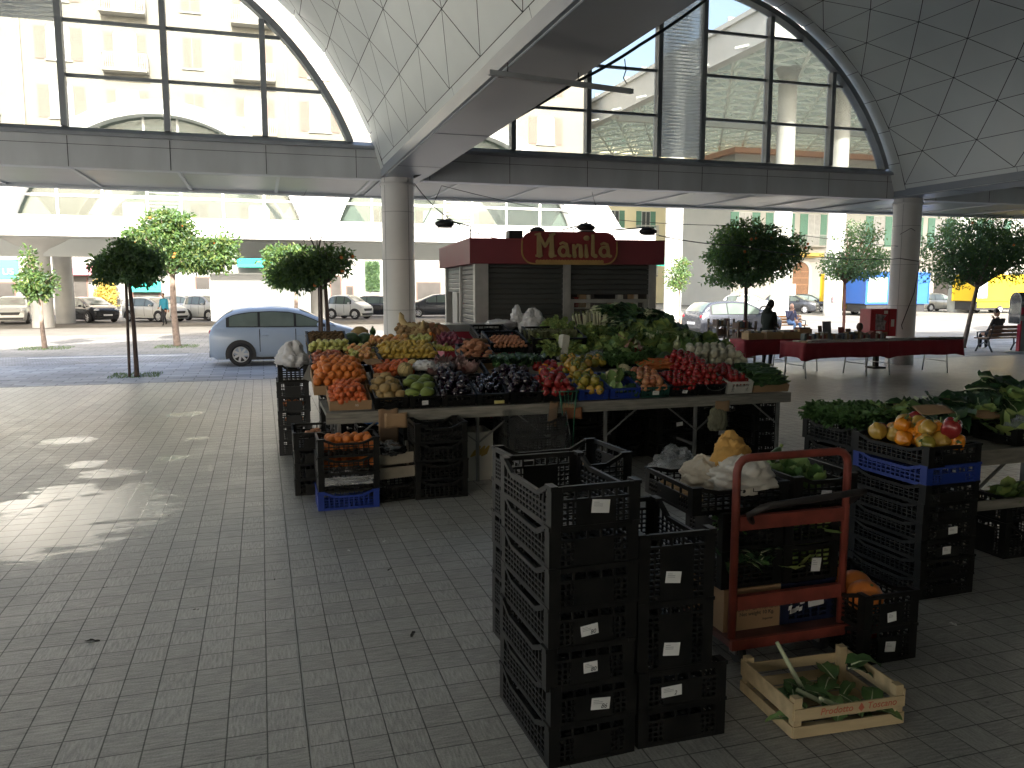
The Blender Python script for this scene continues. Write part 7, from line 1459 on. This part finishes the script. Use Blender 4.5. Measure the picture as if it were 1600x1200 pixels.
# ================================================================ book market on the right
random.seed(60)
CLOTH = mat("maroon_cloth", (.25, .018, .03), .8, var=.15, scale=3, bump=.1, bscale=60); ALU = mat("white_legs", (.55, .56, .55), .4, metal=.3, var=.08)
BOOKC = [mat("book_" + n, c, .6, var=.15, scale=6) for n, c in (("cream", (.36, .33, .27)), ("blue", (.10, .13, .19)), ("red", (.22, .06, .055)), ("white", (.44, .44, .42)), ("brown", (.15, .09, .06)), ("grey", (.19, .195, .20)), ("teal", (.12, .17, .17)), ("ochre", (.28, .20, .10)))]
def clothtable(label, x0, x1, y0, y1, zt, drop=.28, legs=()):
    t = thing("book_table", label, "table", (x0, y0, 0), 0, "cloth covered book tables"); W, D = x1 - x0, y1 - y0
    m = MB(); m.bx(.02, W - .02, .02, D - .02, zt - .03, zt - .006); m.build("tabletop", ALU, t)
    for lx in legs:
        for ly, sx in ((.06, -.05), (D - .06, .05)):
            m = MB(); m.tube([(lx, ly + .1 * (1 if ly < D / 2 else -1), zt - .03), (lx, ly, 0)], .014, 8); m.build("leg", ALU, t)
        m = MB(); m.tube([(lx, .1, .28), (lx, D - .1, .28)], .010, 6); m.build("stretcher", ALU, t)
    per = 2 * (W + D); 
    def edge(s):
        d = (s % 1) * per
        if d < W: return d, 0, 0, -1
        d -= W
        if d < D: return W, d, 1, 0
        d -= D
        if d < W: return W - d, D, 0, 1
        d -= W; return 0, D - d, -1, 0
    m = MB(); m.add([(0, 0, zt), (W, 0, zt), (W, D, zt), (0, D, zt)], [(0, 1, 2, 3)])
    def f(s, q):
        x, y, nx, ny = edge(s); corner = min(abs(x), abs(W - x)) + min(abs(y), abs(D - y)); wv = .022 * sin(s * per * 9) + .012 * sin(s * per * 23 + 1); dr = drop + .06 * max(0, 1 - corner / .25) + .008 * sin(s * per * 5)
        return (x + nx * q * (.03 + wv), y + ny * q * (.03 + wv), zt - dr * q)
    m.sheet(f, int(per / .05), 5); o = m.build("tablecloth", CLOTH, t); solid(o, .004); return t
tb1 = clothtable("front maroon covered book table with its left corner nearest the stall", 11.5, 13.78, 15.15, 16.05, .80, .34, (.1, 1.75))
tb2 = clothtable("maroon covered book table at the right overlapping the column", 13.79, 16.02, 15.2, 16.1, .80, .34, (.15, 1.85))
tb3 = clothtable("rear maroon covered table behind the woman", 10.85, 13.2, 16.5, 17.15, .80, .36, (.15, 1.2, 2.1))
def book(label, loc, dims, rz, group, tilt=0):
    m = MB(); a, b, c = dims; m.bx(-a / 2, a / 2, -b / 2, b / 2, 0, c); o = m.build("book", random.choice(BOOKC)); o.location = loc; o.rotation_euler = (tilt, 0, rz); return tag(o, label, "book", group)
for tx0, tx1, ty, nm in ((11.6, 13.75, 15.2, "front"), (13.85, 16.0, 15.25, "right")):
    x = tx0
    while x < tx1 - .1:
        w_ = random.uniform(.13, .2)
        for r in range(2): book(f"flat book lying along the near edge of the {nm} maroon table", (x + w_ / 2, ty + .15 + r * .26, .803), (w_, .23, random.uniform(.02, .05)), random.uniform(-.05, .05), f"books lying on the {nm} table", 0)
        x += w_ + .02
x = 12.9
m = MB(); m.bx(11.6, 13.75, 15.155, 15.19, .802, .87); m.bx(13.82, 16.0, 15.205, 15.24, .802, .87)
o = m.build("plastic_cover", BAGC); tag(o, "clear plastic sheet folded along the near edge of the book tables", "plastic sheet")
x = 12.0
while x < 14.3:
    w_ = random.uniform(.03, .07); h = random.uniform(.11, .20); book("upright book in the row at the back of the front maroon table", (x, 15.88, .803), (w_, .16, h), random.uniform(-.08, .08), "upright books on the front table"); x += w_ + .012
for (x, y, w_, h, i) in ((12.75, 15.99, .26, .44, 0), (12.55, 15.98, .12, .34, 1), (13.15, 15.99, .18, .30, 2), (13.35, 15.99, .16, .26, 3)):
    m = MB(); m.bx(-w_ / 2, w_ / 2, -.01, .01, 0, h); o = m.build("display_board", BOOKC[(5, 4, 2, 4)[i]]); bevel(o, .03); o.location = (x, y, .803); o.rotation_euler = (-.12, 0, .1); tag(o, ["tall grey rounded board standing on the book table", "narrow brown board beside the grey one", "red cover standing on the book table", "brown cover standing behind the books"][i], "display board")
m = MB(); m.blob((0, 0, .30), (.075, .08, .10), 14, 10); m.blob((0, 0, .10), (.13, .09, .10), 14, 9); m.cyl((0, 0, .17), .045, .08, 10); o = m.build("bust", mat("bronze_bust", (.14, .085, .06), .5, var=.2)); o.location = (13.62, 15.95, .803); tag(o, "small dark bust standing among the books", "statue")
for i, (x, y, L, W, H) in enumerate(((11.2, 16.72, .42, .30, .16), (11.7, 16.72, .42, .32, .17), (12.2, 16.72, .46, .32, .17), (12.7, 16.85, .36, .25, .22))):
    cardbox(["open kraft box of books at the left of the rear table", "middle kraft box of books on the rear table", "right kraft box of books on the rear table", "taller kraft box behind the others on the rear table"][i], (x, y, .803), (L, W, H), 0, pm=mat("tan_box", (.42, .30, .16), .85, var=.1)); 
    for k in range(4): book("pale book standing in a kraft box on the rear table", (x - L * .35 + k * L * .22, y, .82), (.07, .2, H + .02), 0, "books in the kraft boxes")
# red cabinet at the column
t = thing("newspaper_box", "red metal cabinet with torn posters beside the right column", "cabinet", (14.85, 16.75, 0), R(-8)); t.scale = (.85, .9, 1.0); RC = mat("cabinet_red", (.42, .035, .045), .4, var=.15, scale=4)
m = MB(); m.bx(-.06, .06, -.06, .06, 0, .82); m.bx(-.2, .2, -.2, .2, 0, .04); m.build("pedestal", LIT, t); m = MB(); m.bx(-.42, .42, -.26, .26, .82, 1.50); o = m.build("body", RC, t); bevel(o, .012); m = MB(); m.bx(.16, .172, -.267, -.26, .84, 1.49); m.build("door_gap", LIT, t)
m = MB(); m.prism([(-.26, .98), (.06, .97), (.05, 1.10), (.09, 1.2), (-.02, 1.24), (.08, 1.34), (-.05, 1.36), (-.26, 1.38)], -.268, -.262); m.build("torn_poster", mat("poster_grey", (.30, .29, .30), .7, var=.7, scale=14), t); m = MB(); m.bx(.0, .12, -.267, -.262, 1.38, 1.46); m.bx(.24, .34, -.267, -.262, 1.06, 1.24); m.build("paper_note", STK, t)
m = MB(); m.bx(-.38, .14, -.267, -.262, .85, .93); m.build("name_strip", BOOKC[7], t)
# book trolleys
for i, (u_, v_) in enumerate(((1131, 566), (1164, 575))):
    x, yy = gz(u_, v_).x, gz(u_, v_).y + .2
    t = thing("book_trolley", ["left wooden book trolley beside the stall greens", "right wooden book trolley in front of the grey hatchback"][i], "trolley", (x, yy, 0), R(6)); GW = mat("trolley_wood", (.20, .16, .12), .8, var=.2, scale=4)
    for a in (-.27, .27):
        for b in (-.2, .2): m = MB(); m.bar((a, b, 0), (a, b, 1.18), .045, .045); m.build("leg", GW, t)
    for z in (.25, .72, .98): m = MB(); m.bx(-.29, .29, -.22, .22, z, z + .035); m.build("shelf", GW, t)
    for z in (.757, 1.017):
        xx = -.22
        while xx < .2: w_ = random.uniform(.03, .07); o = book("book standing on a shelf of the wooden trolleys", Vector((x + xx, yy - .05, z)), (w_, .16, random.uniform(.12, .2)), R(6), "books on the trolleys"); xx += w_ + .015

# ================================================================ benches, phone booth
def bench(label, loc, rz, wood):
    t = thing("park_bench", label, "bench", loc, rz, "wooden slatted benches"); L = 1.8; IR = mat("cast_iron", (.11, .115, .12), .5, metal=.3, var=.15)
    for k in range(4): m = MB(); m.bx(-L / 2, L / 2, -.02 + k * .115, .08 + k * .115, .42, .455); m.build("seat_slat", wood, t)
    for k in range(3): m = MB(); m.box((0, .47 + k * .03, .55 + k * .12), (L, .03, .095), 0, 0, Matrix.Rotation(R(-14), 3, 'X')); m.build("back_slat", wood, t)
    for s in (-1, 1):
        m = MB(); x = s * (L / 2 - .12); m.tube([(x, -.04, 0), (x, .06, .22), (x, .04, .41), (x, .40, .41), (x, .44, .2), (x, .56, 0)], .028, 8); m.tube([(x, .40, .40), (x, .47, .55), (x, .56, .88)], .026, 8); m.tube([(x, .06, .22), (x, .25, .30), (x, .44, .2)], .02, 8); m.tube([(x, .50, .66), (x, .2, .64), (x, -.02, .62), (x, .0, .44)], .022, 8); m.build("leg_frame", IR, t)
    return t
WOR = mat("bench_orange_wood", (.36, .17, .06), .5, var=.2, scale=4, stretch=(1, 9, 9)); WBR = mat("bench_brown_wood", (.22, .13, .08), .55, var=.2, scale=4, stretch=(1, 9, 9))
pb = gz(1232, 524); bench("orange brown bench in the sun under the seated man", (pb.x, pb.y, -.012), R(-4), WOR)
pr_ = gz(1562, 548); bench("dark brown bench at the right seen from behind", (pr_.x, pr_.y + .2, -.012), pi + R(3), WBR)
pc = gz(1580, 549); t = thing("phone_booth", "open phone stand with rounded clear side shells on a grey pedestal", "phone booth", (pc.x, pc.y - .35, -.012), R(-14))
GRP = mat("phone_grey", (.24, .28, .28), .5, var=.1)
m = MB(); m.bx(-.09, .16, -.07, .07, .03, 1.0); m.build("pedestal", GRP, t); m = MB(); m.lathe([(0, 0), (.42, 0), (.42, .02), (.1, .05), (0, .05)], n=26); m.build("base_plate", GRP, t); m = MB(); m.bx(-.135, -.091, -.07, .07, .03, 1.0); m.build("red_strip", mat("phone_red", (.50, .03, .07), .4, var=.05), t)
m = MB(); m.bx(-.32, .30, .10, .14, .95, 1.75); m.build("back_panel", mat("phone_panel", (.45, .46, .45), .5, var=.3, scale=5), t); m = MB(); m.bx(-.14, .10, -.06, .10, 1.15, 1.5); o = m.build("phone", mat("phone_dark", (.16, .17, .18), .4, var=.1), t); m = MB(); m.bx(-.13, -.08, -.1, -.06, 1.2, 1.42); m.build("handset", mat("phone_red", (.5, .03, .07)), o)
CLR = glass("acrylic", (.90, .92, .92), clear=.80, dust=(.6, .6, .6))
for x in (-.36, .36):
    pl = [(-.36, .92), (.18, .92), (.18, 1.62)] + [(-.09 + .27 * cos(a), 1.62 + .27 * sin(a)) for a in [pi * k / 10 for k in range(1, 10)]] + [(-.36, 1.62)]
    m = MB(); m.prism(pl, x - .006, x + .006, axis='X'); s = m.build("side_shell", CLR, t); m = MB(); m.tube([(x, a, b) for a, b in pl] + [(x, pl[0][0], pl[0][1])], .012, 6); m.build("shell_rim", mat("rim_white", (.66, .67, .66), .4), s)
m = MB(); m.sheet(lambda s, q: (-.36 + .72 * s, -.09 + .27 * cos(pi * q), 1.62 + .27 * sin(pi * q)), 1, 10); o = m.build("roof_shell", CLR, t); solid(o, .008)

# round road sign on the pale right column, stroller by the left column
p = gz(1498, 488); t = thing("road_sign", "round white road sign with red rim before the pale right column", "sign", (p.x - .1, p.y - 1.0, 0)); m = MB(); m.tube([(0, 0, 0), (0, 0, 3.1)], .035, 8); m.build("post", LEGM, t); m = MB(); m.cyl((0, -.06, 2.75), .42, .03, 28, 0, 'Y'); d = m.build("sign_rim", mat("sign_red", (.48, .03, .05), .5), t); m = MB(); m.cyl((0, -.066, 2.75), .33, .005, 28, 0, 'Y'); m.build("sign_face", WFR, d)
p = gz(66, 509); t = thing("stroller", "black pushchair with a red seat beside the opposite hall column", "stroller", (p.x, p.y, 0), R(20))
m = MB(); m.tube([(-.45, 0, .95), (-.2, 0, .7), (.3, 0, .15)], .02, 6); m.tube([(.1, 0, .85), (-.25, 0, .15)], .02, 6); m.build("frame", LIT, t); m = MB(); m.sheet(lambda s, q: (.12 + .32 * cos(pi * q), -.22 + .44 * s, .72 + .32 * sin(pi * q)), 2, 10); o = m.build("hood", LIT, t); solid(o, .02); m = MB(); m.box((.1, 0, .5), (.35, .4, .3)); o = m.build("seat", mat("seat_red", (.42, .03, .06), .7), t); bevel(o, .05)
for x, y in ((.3, -.22), (.3, .22), (-.25, -.22), (-.25, .22)): m = MB(); m.cyl((x, y - .02, .12), .12, .04, 16, 0, 'Y'); m.build("wheel", RUB, t)
m = MB(); m.bx(-.28, .28, -.02, .02, 1.1, 1.9); o = m.build("poster", mat("poster_mix", (.4, .3, .28), .6, var=.6, scale=7)); p = gz(1225, 493); o.location = (p.x + .1, p.y - .68, .35); tag(o, "small coloured poster on the left pale canopy column", "poster")
m = MB(); m.bx(-.2, .2, -.02, .02, 0, .5); o = m.build("poster", mat("poster_pink", (.55, .25, .3), .6, var=.4, scale=7)); p = gz(1300, 493); o.location = (p.x - .32, p.y - .66, 1.0); tag(o, "pink and lime notice stuck on the right pale canopy column", "poster")

# ================================================================ people
SKIN = mat("skin", (.50, .30, .21), .5, var=.08, scale=9, subs=.05); SKIN2 = mat("skin_warm", (.42, .24, .16), .5, var=.08, scale=9); HAIR = mat("hair_dark", (.025, .018, .014), .5, var=.3, scale=30, bump=.3, bscale=90); HAIRG = mat("hair_grey", (.20, .18, .16), .6, var=.3, scale=30)
def person(label, loc, rz, J, mats, hair=None, scale=1.0, headdir=(0, 1, 0), beard=False, group=None):
    """J: joint positions in metres, facing +y; mats: top, legs, shoes, skin"""
    t = thing("person", label, "person", loc, rz, group); t.scale = (scale,) * 3
    V = []; E_ = []; Rr = []; idx = {}
    def v(n, p, r): idx[n] = len(V); V.append(Vector(p)); Rr.append(r)
    def e(a, b): E_.append((idx[a], idx[b]))
    rad = dict(pelvis=.135, belly=.135, chest=.145, neckb=.075, neck=.052, hipL=.095, hipR=.095, kneeL=.062, kneeR=.062, calfL=.058, calfR=.058, ankL=.042, ankR=.042, toeL=.034, toeR=.034, shoL=.070, shoR=.070, elbL=.048, elbR=.048, wriL=.033, wriR=.033, heel=.04)
    for n, p in J.items():
        if n.startswith('head'): continue
        v(n, p, rad.get(n, .05))
    for a, b in (('pelvis', 'belly'), ('belly', 'chest'), ('chest', 'neckb'), ('neckb', 'neck')): e(a, b)
    for s in 'LR':
        for a, b in (('pelvis', 'hip' + s), ('hip' + s, 'knee' + s), ('knee' + s, 'calf' + s), ('calf' + s, 'ank' + s), ('ank' + s, 'toe' + s), ('chest', 'sho' + s), ('sho' + s, 'elb' + s), ('elb' + s, 'wri' + s)):
            if a in idx and b in idx: e(a, b)
    # hands: palm and five bent fingers
    for s in 'LR':
        if 'wri' + s not in idx: continue
        w_ = V[idx['wri' + s]]; d = (w_ - V[idx['elb' + s]]).normalized(); side = d.cross(Vector((0, 0, 1))); side = side.normalized() if side.length > .1 else Vector((1, 0, 0)); nrm = side.cross(d)
        v('palm' + s, w_ + d * .055, .028); e('wri' + s, 'palm' + s)
        for k in range(4):
            o_ = side * (.027 - .018 * k); L_ = (.036, .042, .039, .03)[k]
            v(f'fa{k}{s}', w_ + d * .095 + o_, .0095); e('palm' + s, f'fa{k}{s}'); v(f'fb{k}{s}', w_ + d * (.095 + L_ * .8) + o_ - nrm * L_ * .45, .0085); e(f'fa{k}{s}', f'fb{k}{s}'); v(f'fc{k}{s}', w_ + d * (.095 + L_) + o_ - nrm * L_ * 1.1, .0075); e(f'fb{k}{s}', f'fc{k}{s}')
        v('th' + s, w_ + d * .05 + side * .045 - nrm * .012, .0105); e('palm' + s, 'th' + s); v('tt' + s, w_ + d * .085 + side * .052 - nrm * .028, .009); e('th' + s, 'tt' + s)
    me = bpy.data.meshes.new("body"); me.from_pydata(V, E_, []); o = bpy.data.objects.new("body", me); COL.objects.link(o)
    sk = o.modifiers.new("s", 'SKIN'); sk.use_smooth_shade = True
    for i, q in enumerate(me.skin_vertices[0].data): q.radius = (Rr[i], Rr[i]); q.use_root = (i == idx['pelvis'])
    sub = o.modifiers.new("d", 'SUBSURF'); sub.levels = 2; sub.render_levels = 2
    ev = o.evaluated_get(bpy.context.evaluated_depsgraph_get()); m2 = bpy.data.meshes.new_from_object(ev); bpy.data.objects.remove(o)
    # head grown onto the neck in the same mesh
    hd = Vector(J['head']); hf = Vector(headdir).normalized(); hx = hf.cross(Vector((0, 0, 1))).normalized(); hu = hx.cross(hf)
    hb = MB(); hb.v = [tuple(q.co) for q in m2.vertices]; hb.f = [tuple(p_.vertices) for p_ in m2.polygons]; hb.m = [0] * len(hb.f); hb.sm = [True] * len(hb.f)
    def H(a, b, c): return hd + hx * a + hf * b + hu * c
    n, k_ = 20, 16; vs = []
    for i in range(k_ + 1):
        p_ = pi * i / k_ - pi / 2
        for j in range(n):
            a = 2 * pi * j / n; x, y, z = cos(p_) * cos(a) * .074, cos(p_) * sin(a) * .094, sin(p_) * .118
            if z < 0: x *= 1 + z * 2.2; y = y * (1 + z * 1.2) + .012 * (-z / .118)
            if y > .05 and abs(x) < .03: # nose bridge, brow, mouth relief
                y += .018 * math.exp(-((z + .018) / .022) ** 2 - (x / .012) ** 2) - .008 * math.exp(-((z - .012) / .012) ** 2 - ((abs(x) - .028) / .012) ** 2)
            vs.append(H(x, y, z))
    hb.add(vs, [(i * n + j, i * n + (j + 1) % n, (i + 1) * n + (j + 1) % n, (i + 1) * n + j) for i in range(k_) for j in range(n)], 0, True)
    hb.blob(H(0, .105, -.018), (.012, .012, .016), 8, 6)
    for s in (-1, 1): hb.blob(H(s * .076, -.005, -.005), (.009, .018, .028), 8, 6)
    o = hb.build("body", mats, t)
    segs = {'top': [('pelvis', 'chest'), ('chest', 'neckb'), ('shoL', 'elbL'), ('shoR', 'elbR'), ('elbL', 'wriL'), ('elbR', 'wriR'), ('shoL', 'shoR')], 'legs': [('hipL', 'kneeL'), ('hipR', 'kneeR'), ('kneeL', 'ankL'), ('kneeR', 'ankR')], 'shoes': [('ankL', 'toeL'), ('ankR', 'toeR')]}
    def dist(p_, a, b): ab = b - a; q = max(0, min(1, (p_ - a).dot(ab) / max(1e-9, ab.length_squared))); return (p_ - a - ab * q).length
    nbody = len(m2.polygons)
    for i, pol in enumerate(o.data.polygons):
        if i >= nbody: pol.material_index = 3; continue
        c = pol.center; best = ('skin', 9)
        for nm, ss in segs.items():
            for a, b in ss:
                if a in J and b in J:
                    dd = dist(c, Vector(J[a]), Vector(J[b]))
                    if dd < best[1]: best = (nm, dd)
        for s in 'LR':
            if 'palm' + s in idx:
                w_ = V[idx['wri' + s]]; d = (V[idx['palm' + s]] - w_)
                if (c - w_).dot(d.normalized()) > 0 and (c - w_).length < .2: best = ('skin', 0)
        if (c - Vector(J['neck'])).length < .07 and c.z > J['neckb'][2] + .02: best = ('skin', 0)
        pol.material_index = {'top': 0, 'legs': 1, 'shoes': 2, 'skin': 3}[best[0]]
    q = MB()
    for s in (-1, 1): q.blob(H(s * .029, .088, .010), (.010, .006, .006), 8, 6)
    q.build("eye", mat("eye_dark", (.03, .02, .02), .2), t); q = MB(); q.blob(H(0, .092, -.058), (.022, .006, .006), 8, 6); q.build("mouth", mat("lip", (.30, .10, .09), .5), t)
    if hair == 'long':
        q = MB(); q.blob(H(0, -.018, .022), (.083, .092, .108), 18, 12)
        for k in range(40): a = pi + pi * k / 39; x, y = .076 * cos(a), .075 * sin(a) - .015; q.tube([H(x, y, .03), H(x * 1.1, y * 1.1, -.08), H(x * 1.15, y * 1.25 - .01, -.17 - .04 * sin(k * 2.1))], [.018, .016, .006], 5)
        q.v = [tuple(p_) for p_ in q.v]; q.build("hair", HAIR, t)
    elif hair == 'short': q = MB(); q.blob(H(0, -.016, .03), (.080, .090, .100), 18, 12); q.build("hair", HAIR, t)
    elif hair == 'fringe':
        q = MB()
        for k in range(26): a = pi + pi * k / 25; q.blob(H(.074 * cos(a), .08 * sin(a) - .005, -.005 + .012 * sin(k)), (.014, .016, .034), 7, 5)
        q.build("hair", HAIRG, t)
    return t
GREEN = mat("dark_green_jacket", (.018, .028, .020), .85, var=.2, scale=10, bump=.3, bscale=30); LEGG = mat("black_leggings", (.012, .013, .016), .8, var=.2); SHOE = mat("grey_trainers", (.40, .38, .38), .6, var=.3, scale=20); NAVY = mat("navy_jacket", (.055, .06, .11), .75, var=.2, scale=10, bump=.3, bscale=30); JEAN = mat("jeans", (.14, .24, .42), .8, var=.2, scale=14); TEALJ = mat("teal_jacket", (.02, .22, .32), .7, var=.15); BLACKJ = mat("black_jacket", (.012, .012, .014), .7, var=.2)
stand = dict(pelvis=(0, 0, .92), belly=(0, .0, 1.06), chest=(0, .02, 1.27), neckb=(0, .03, 1.42), neck=(0, .05, 1.49), head=(0, .085, 1.595), hipL=(-.09, 0, .86), kneeL=(-.09, .03, .48), calfL=(-.09, .0, .30), ankL=(-.09, -.02, .085), toeL=(-.10, .13, .035), hipR=(.09, 0, .86), kneeR=(.09, .05, .48), calfR=(.09, .02, .30), ankR=(.09, .0, .085), toeR=(.10, .15, .035), shoL=(-.17, .02, 1.36), elbL=(-.20, .03, 1.09), wriL=(-.12, .24, 1.04), shoR=(.17, .02, 1.36), elbR=(.20, .03, 1.09), wriR=(.12, .24, 1.04))
p = gz(1198, 573); wo = person("person with long dark hair and a dark hooded jacket reading at the maroon table", (p.x, p.y, 0), R(-72), stand, [GREEN, LEGG, SHOE, SKIN], 'long', 1.0, (0, 1, -.55))
q = MB(); q.blob((0, -.07, 1.44), (.12, .08, .075), 16, 10); q.build("hood", GREEN, wo); q = MB(); q.prism([(-.19, .80), (.19, .80), (.175, 1.0), (-.175, 1.0)], -.10, .13); o = q.build("jacket_hem", GREEN, wo); bevel(o, .06, 3)
q = MB(); q.bx(-.075, .075, .30, .33, 1.0, 1.10); o = q.build("book", BOOKC[4]); o.location = (p.x, p.y, 0); o.rotation_euler = (0, 0, R(-72)); tag(o, "small open book held by the standing reader", "book")
def sit(dz=0): return dict(pelvis=(0, .02, .50), belly=(0, -.01, .64), chest=(0, .0, .84), neckb=(0, .02, .99), neck=(0, .03, 1.05), head=(0, .06, 1.16), hipL=(-.10, .08, .50), kneeL=(-.13, .46, .50), calfL=(-.13, .47, .32), ankL=(-.12, .46, .085), toeL=(-.13, .61, .035), hipR=(.10, .08, .50), kneeR=(.13, .46, .50), calfR=(.13, .47, .32), ankR=(.12, .46, .085), toeR=(.13, .61, .035), shoL=(-.19, .0, .93), elbL=(-.24, .08, .68), wriL=(-.10, .26, .62), shoR=(.19, .0, .93), elbR=(.24, .14, .70), wriR=(.07, .19, .98))
person("person in blue jacket and jeans on the sunny bench, hand at the mouth", (pb.x + .15, pb.y + .12, -.012), pi + R(0), sit(), [NAVY, JEAN, LITW, SKIN], 'fringe', 1.06, (0.1, 1, -.15))
person("person in black with white shoes seated on the right bench behind the phone stand", (pr_.x - .02, pr_.y + .12, -.012), R(3), sit(), [BLACKJ, LEGG, LITW, SKIN2], 'short', 1.05, (0, 1, -.7))
walk = dict(stand); walk.update(kneeL=(-.09, .22, .50), calfL=(-.09, .12, .33), ankL=(-.09, .02, .14), toeL=(-.09, .15, .08), kneeR=(.09, .04, .47), ankR=(.09, -.04, .085), toeR=(.09, .1, .035), wriL=(-.2, -.02, .85), wriR=(.18, .22, .98))
p = gz(258, 509); person("small walking person in a teal jacket and dark trousers near the sunlit trunk", (p.x, p.y, 0), R(160), walk, [TEALJ, LEGG, LIT, SKIN2], 'short', 1.0)
p = gz(1156, 503); person("distant person seen over the roof of the dark grey hatchback", (p.x, p.y, 0), R(150), walk, [mat("pale_coat", (.5, .42, .38), .8), LEGG, LIT, SKIN], 'short', 1.0)
# stallholder sitting low behind the produce
hp = ay(776, 543, 10.95); J = sit(); off = hp - Vector((0, 0, 1.16 * 1.1)); 
J['wriR'] = (.02, .165, .985); J['elbR'] = (.2, .2, .74)
person("balding stallholder in grey sitting behind the produce with a hand raised to the mouth", (off.x, off.y + .1, off.z), pi + R(-14), J, [mat("grey_shirt", (.16, .18, .20), .8, var=.1), LEGG, LIT, SKIN2], 'fringe', 1.1, (0, 1, -.05))
st_ = thing("stool", "low seat box under the stallholder", "stool", (off.x, off.y + .1, 0)); m = MB(); zz = off.z + .40 * 1.1; m.bx(-.2, .2, -.2, .2, max(.1, zz - .05), zz); m.build("seat", LIT, st_)
for a in (-.16, .16):
    for b in (-.16, .16): m = MB(); m.bar((a, b, 0), (a, b, max(.1, zz - .05)), .03); m.build("leg", LIT, st_)
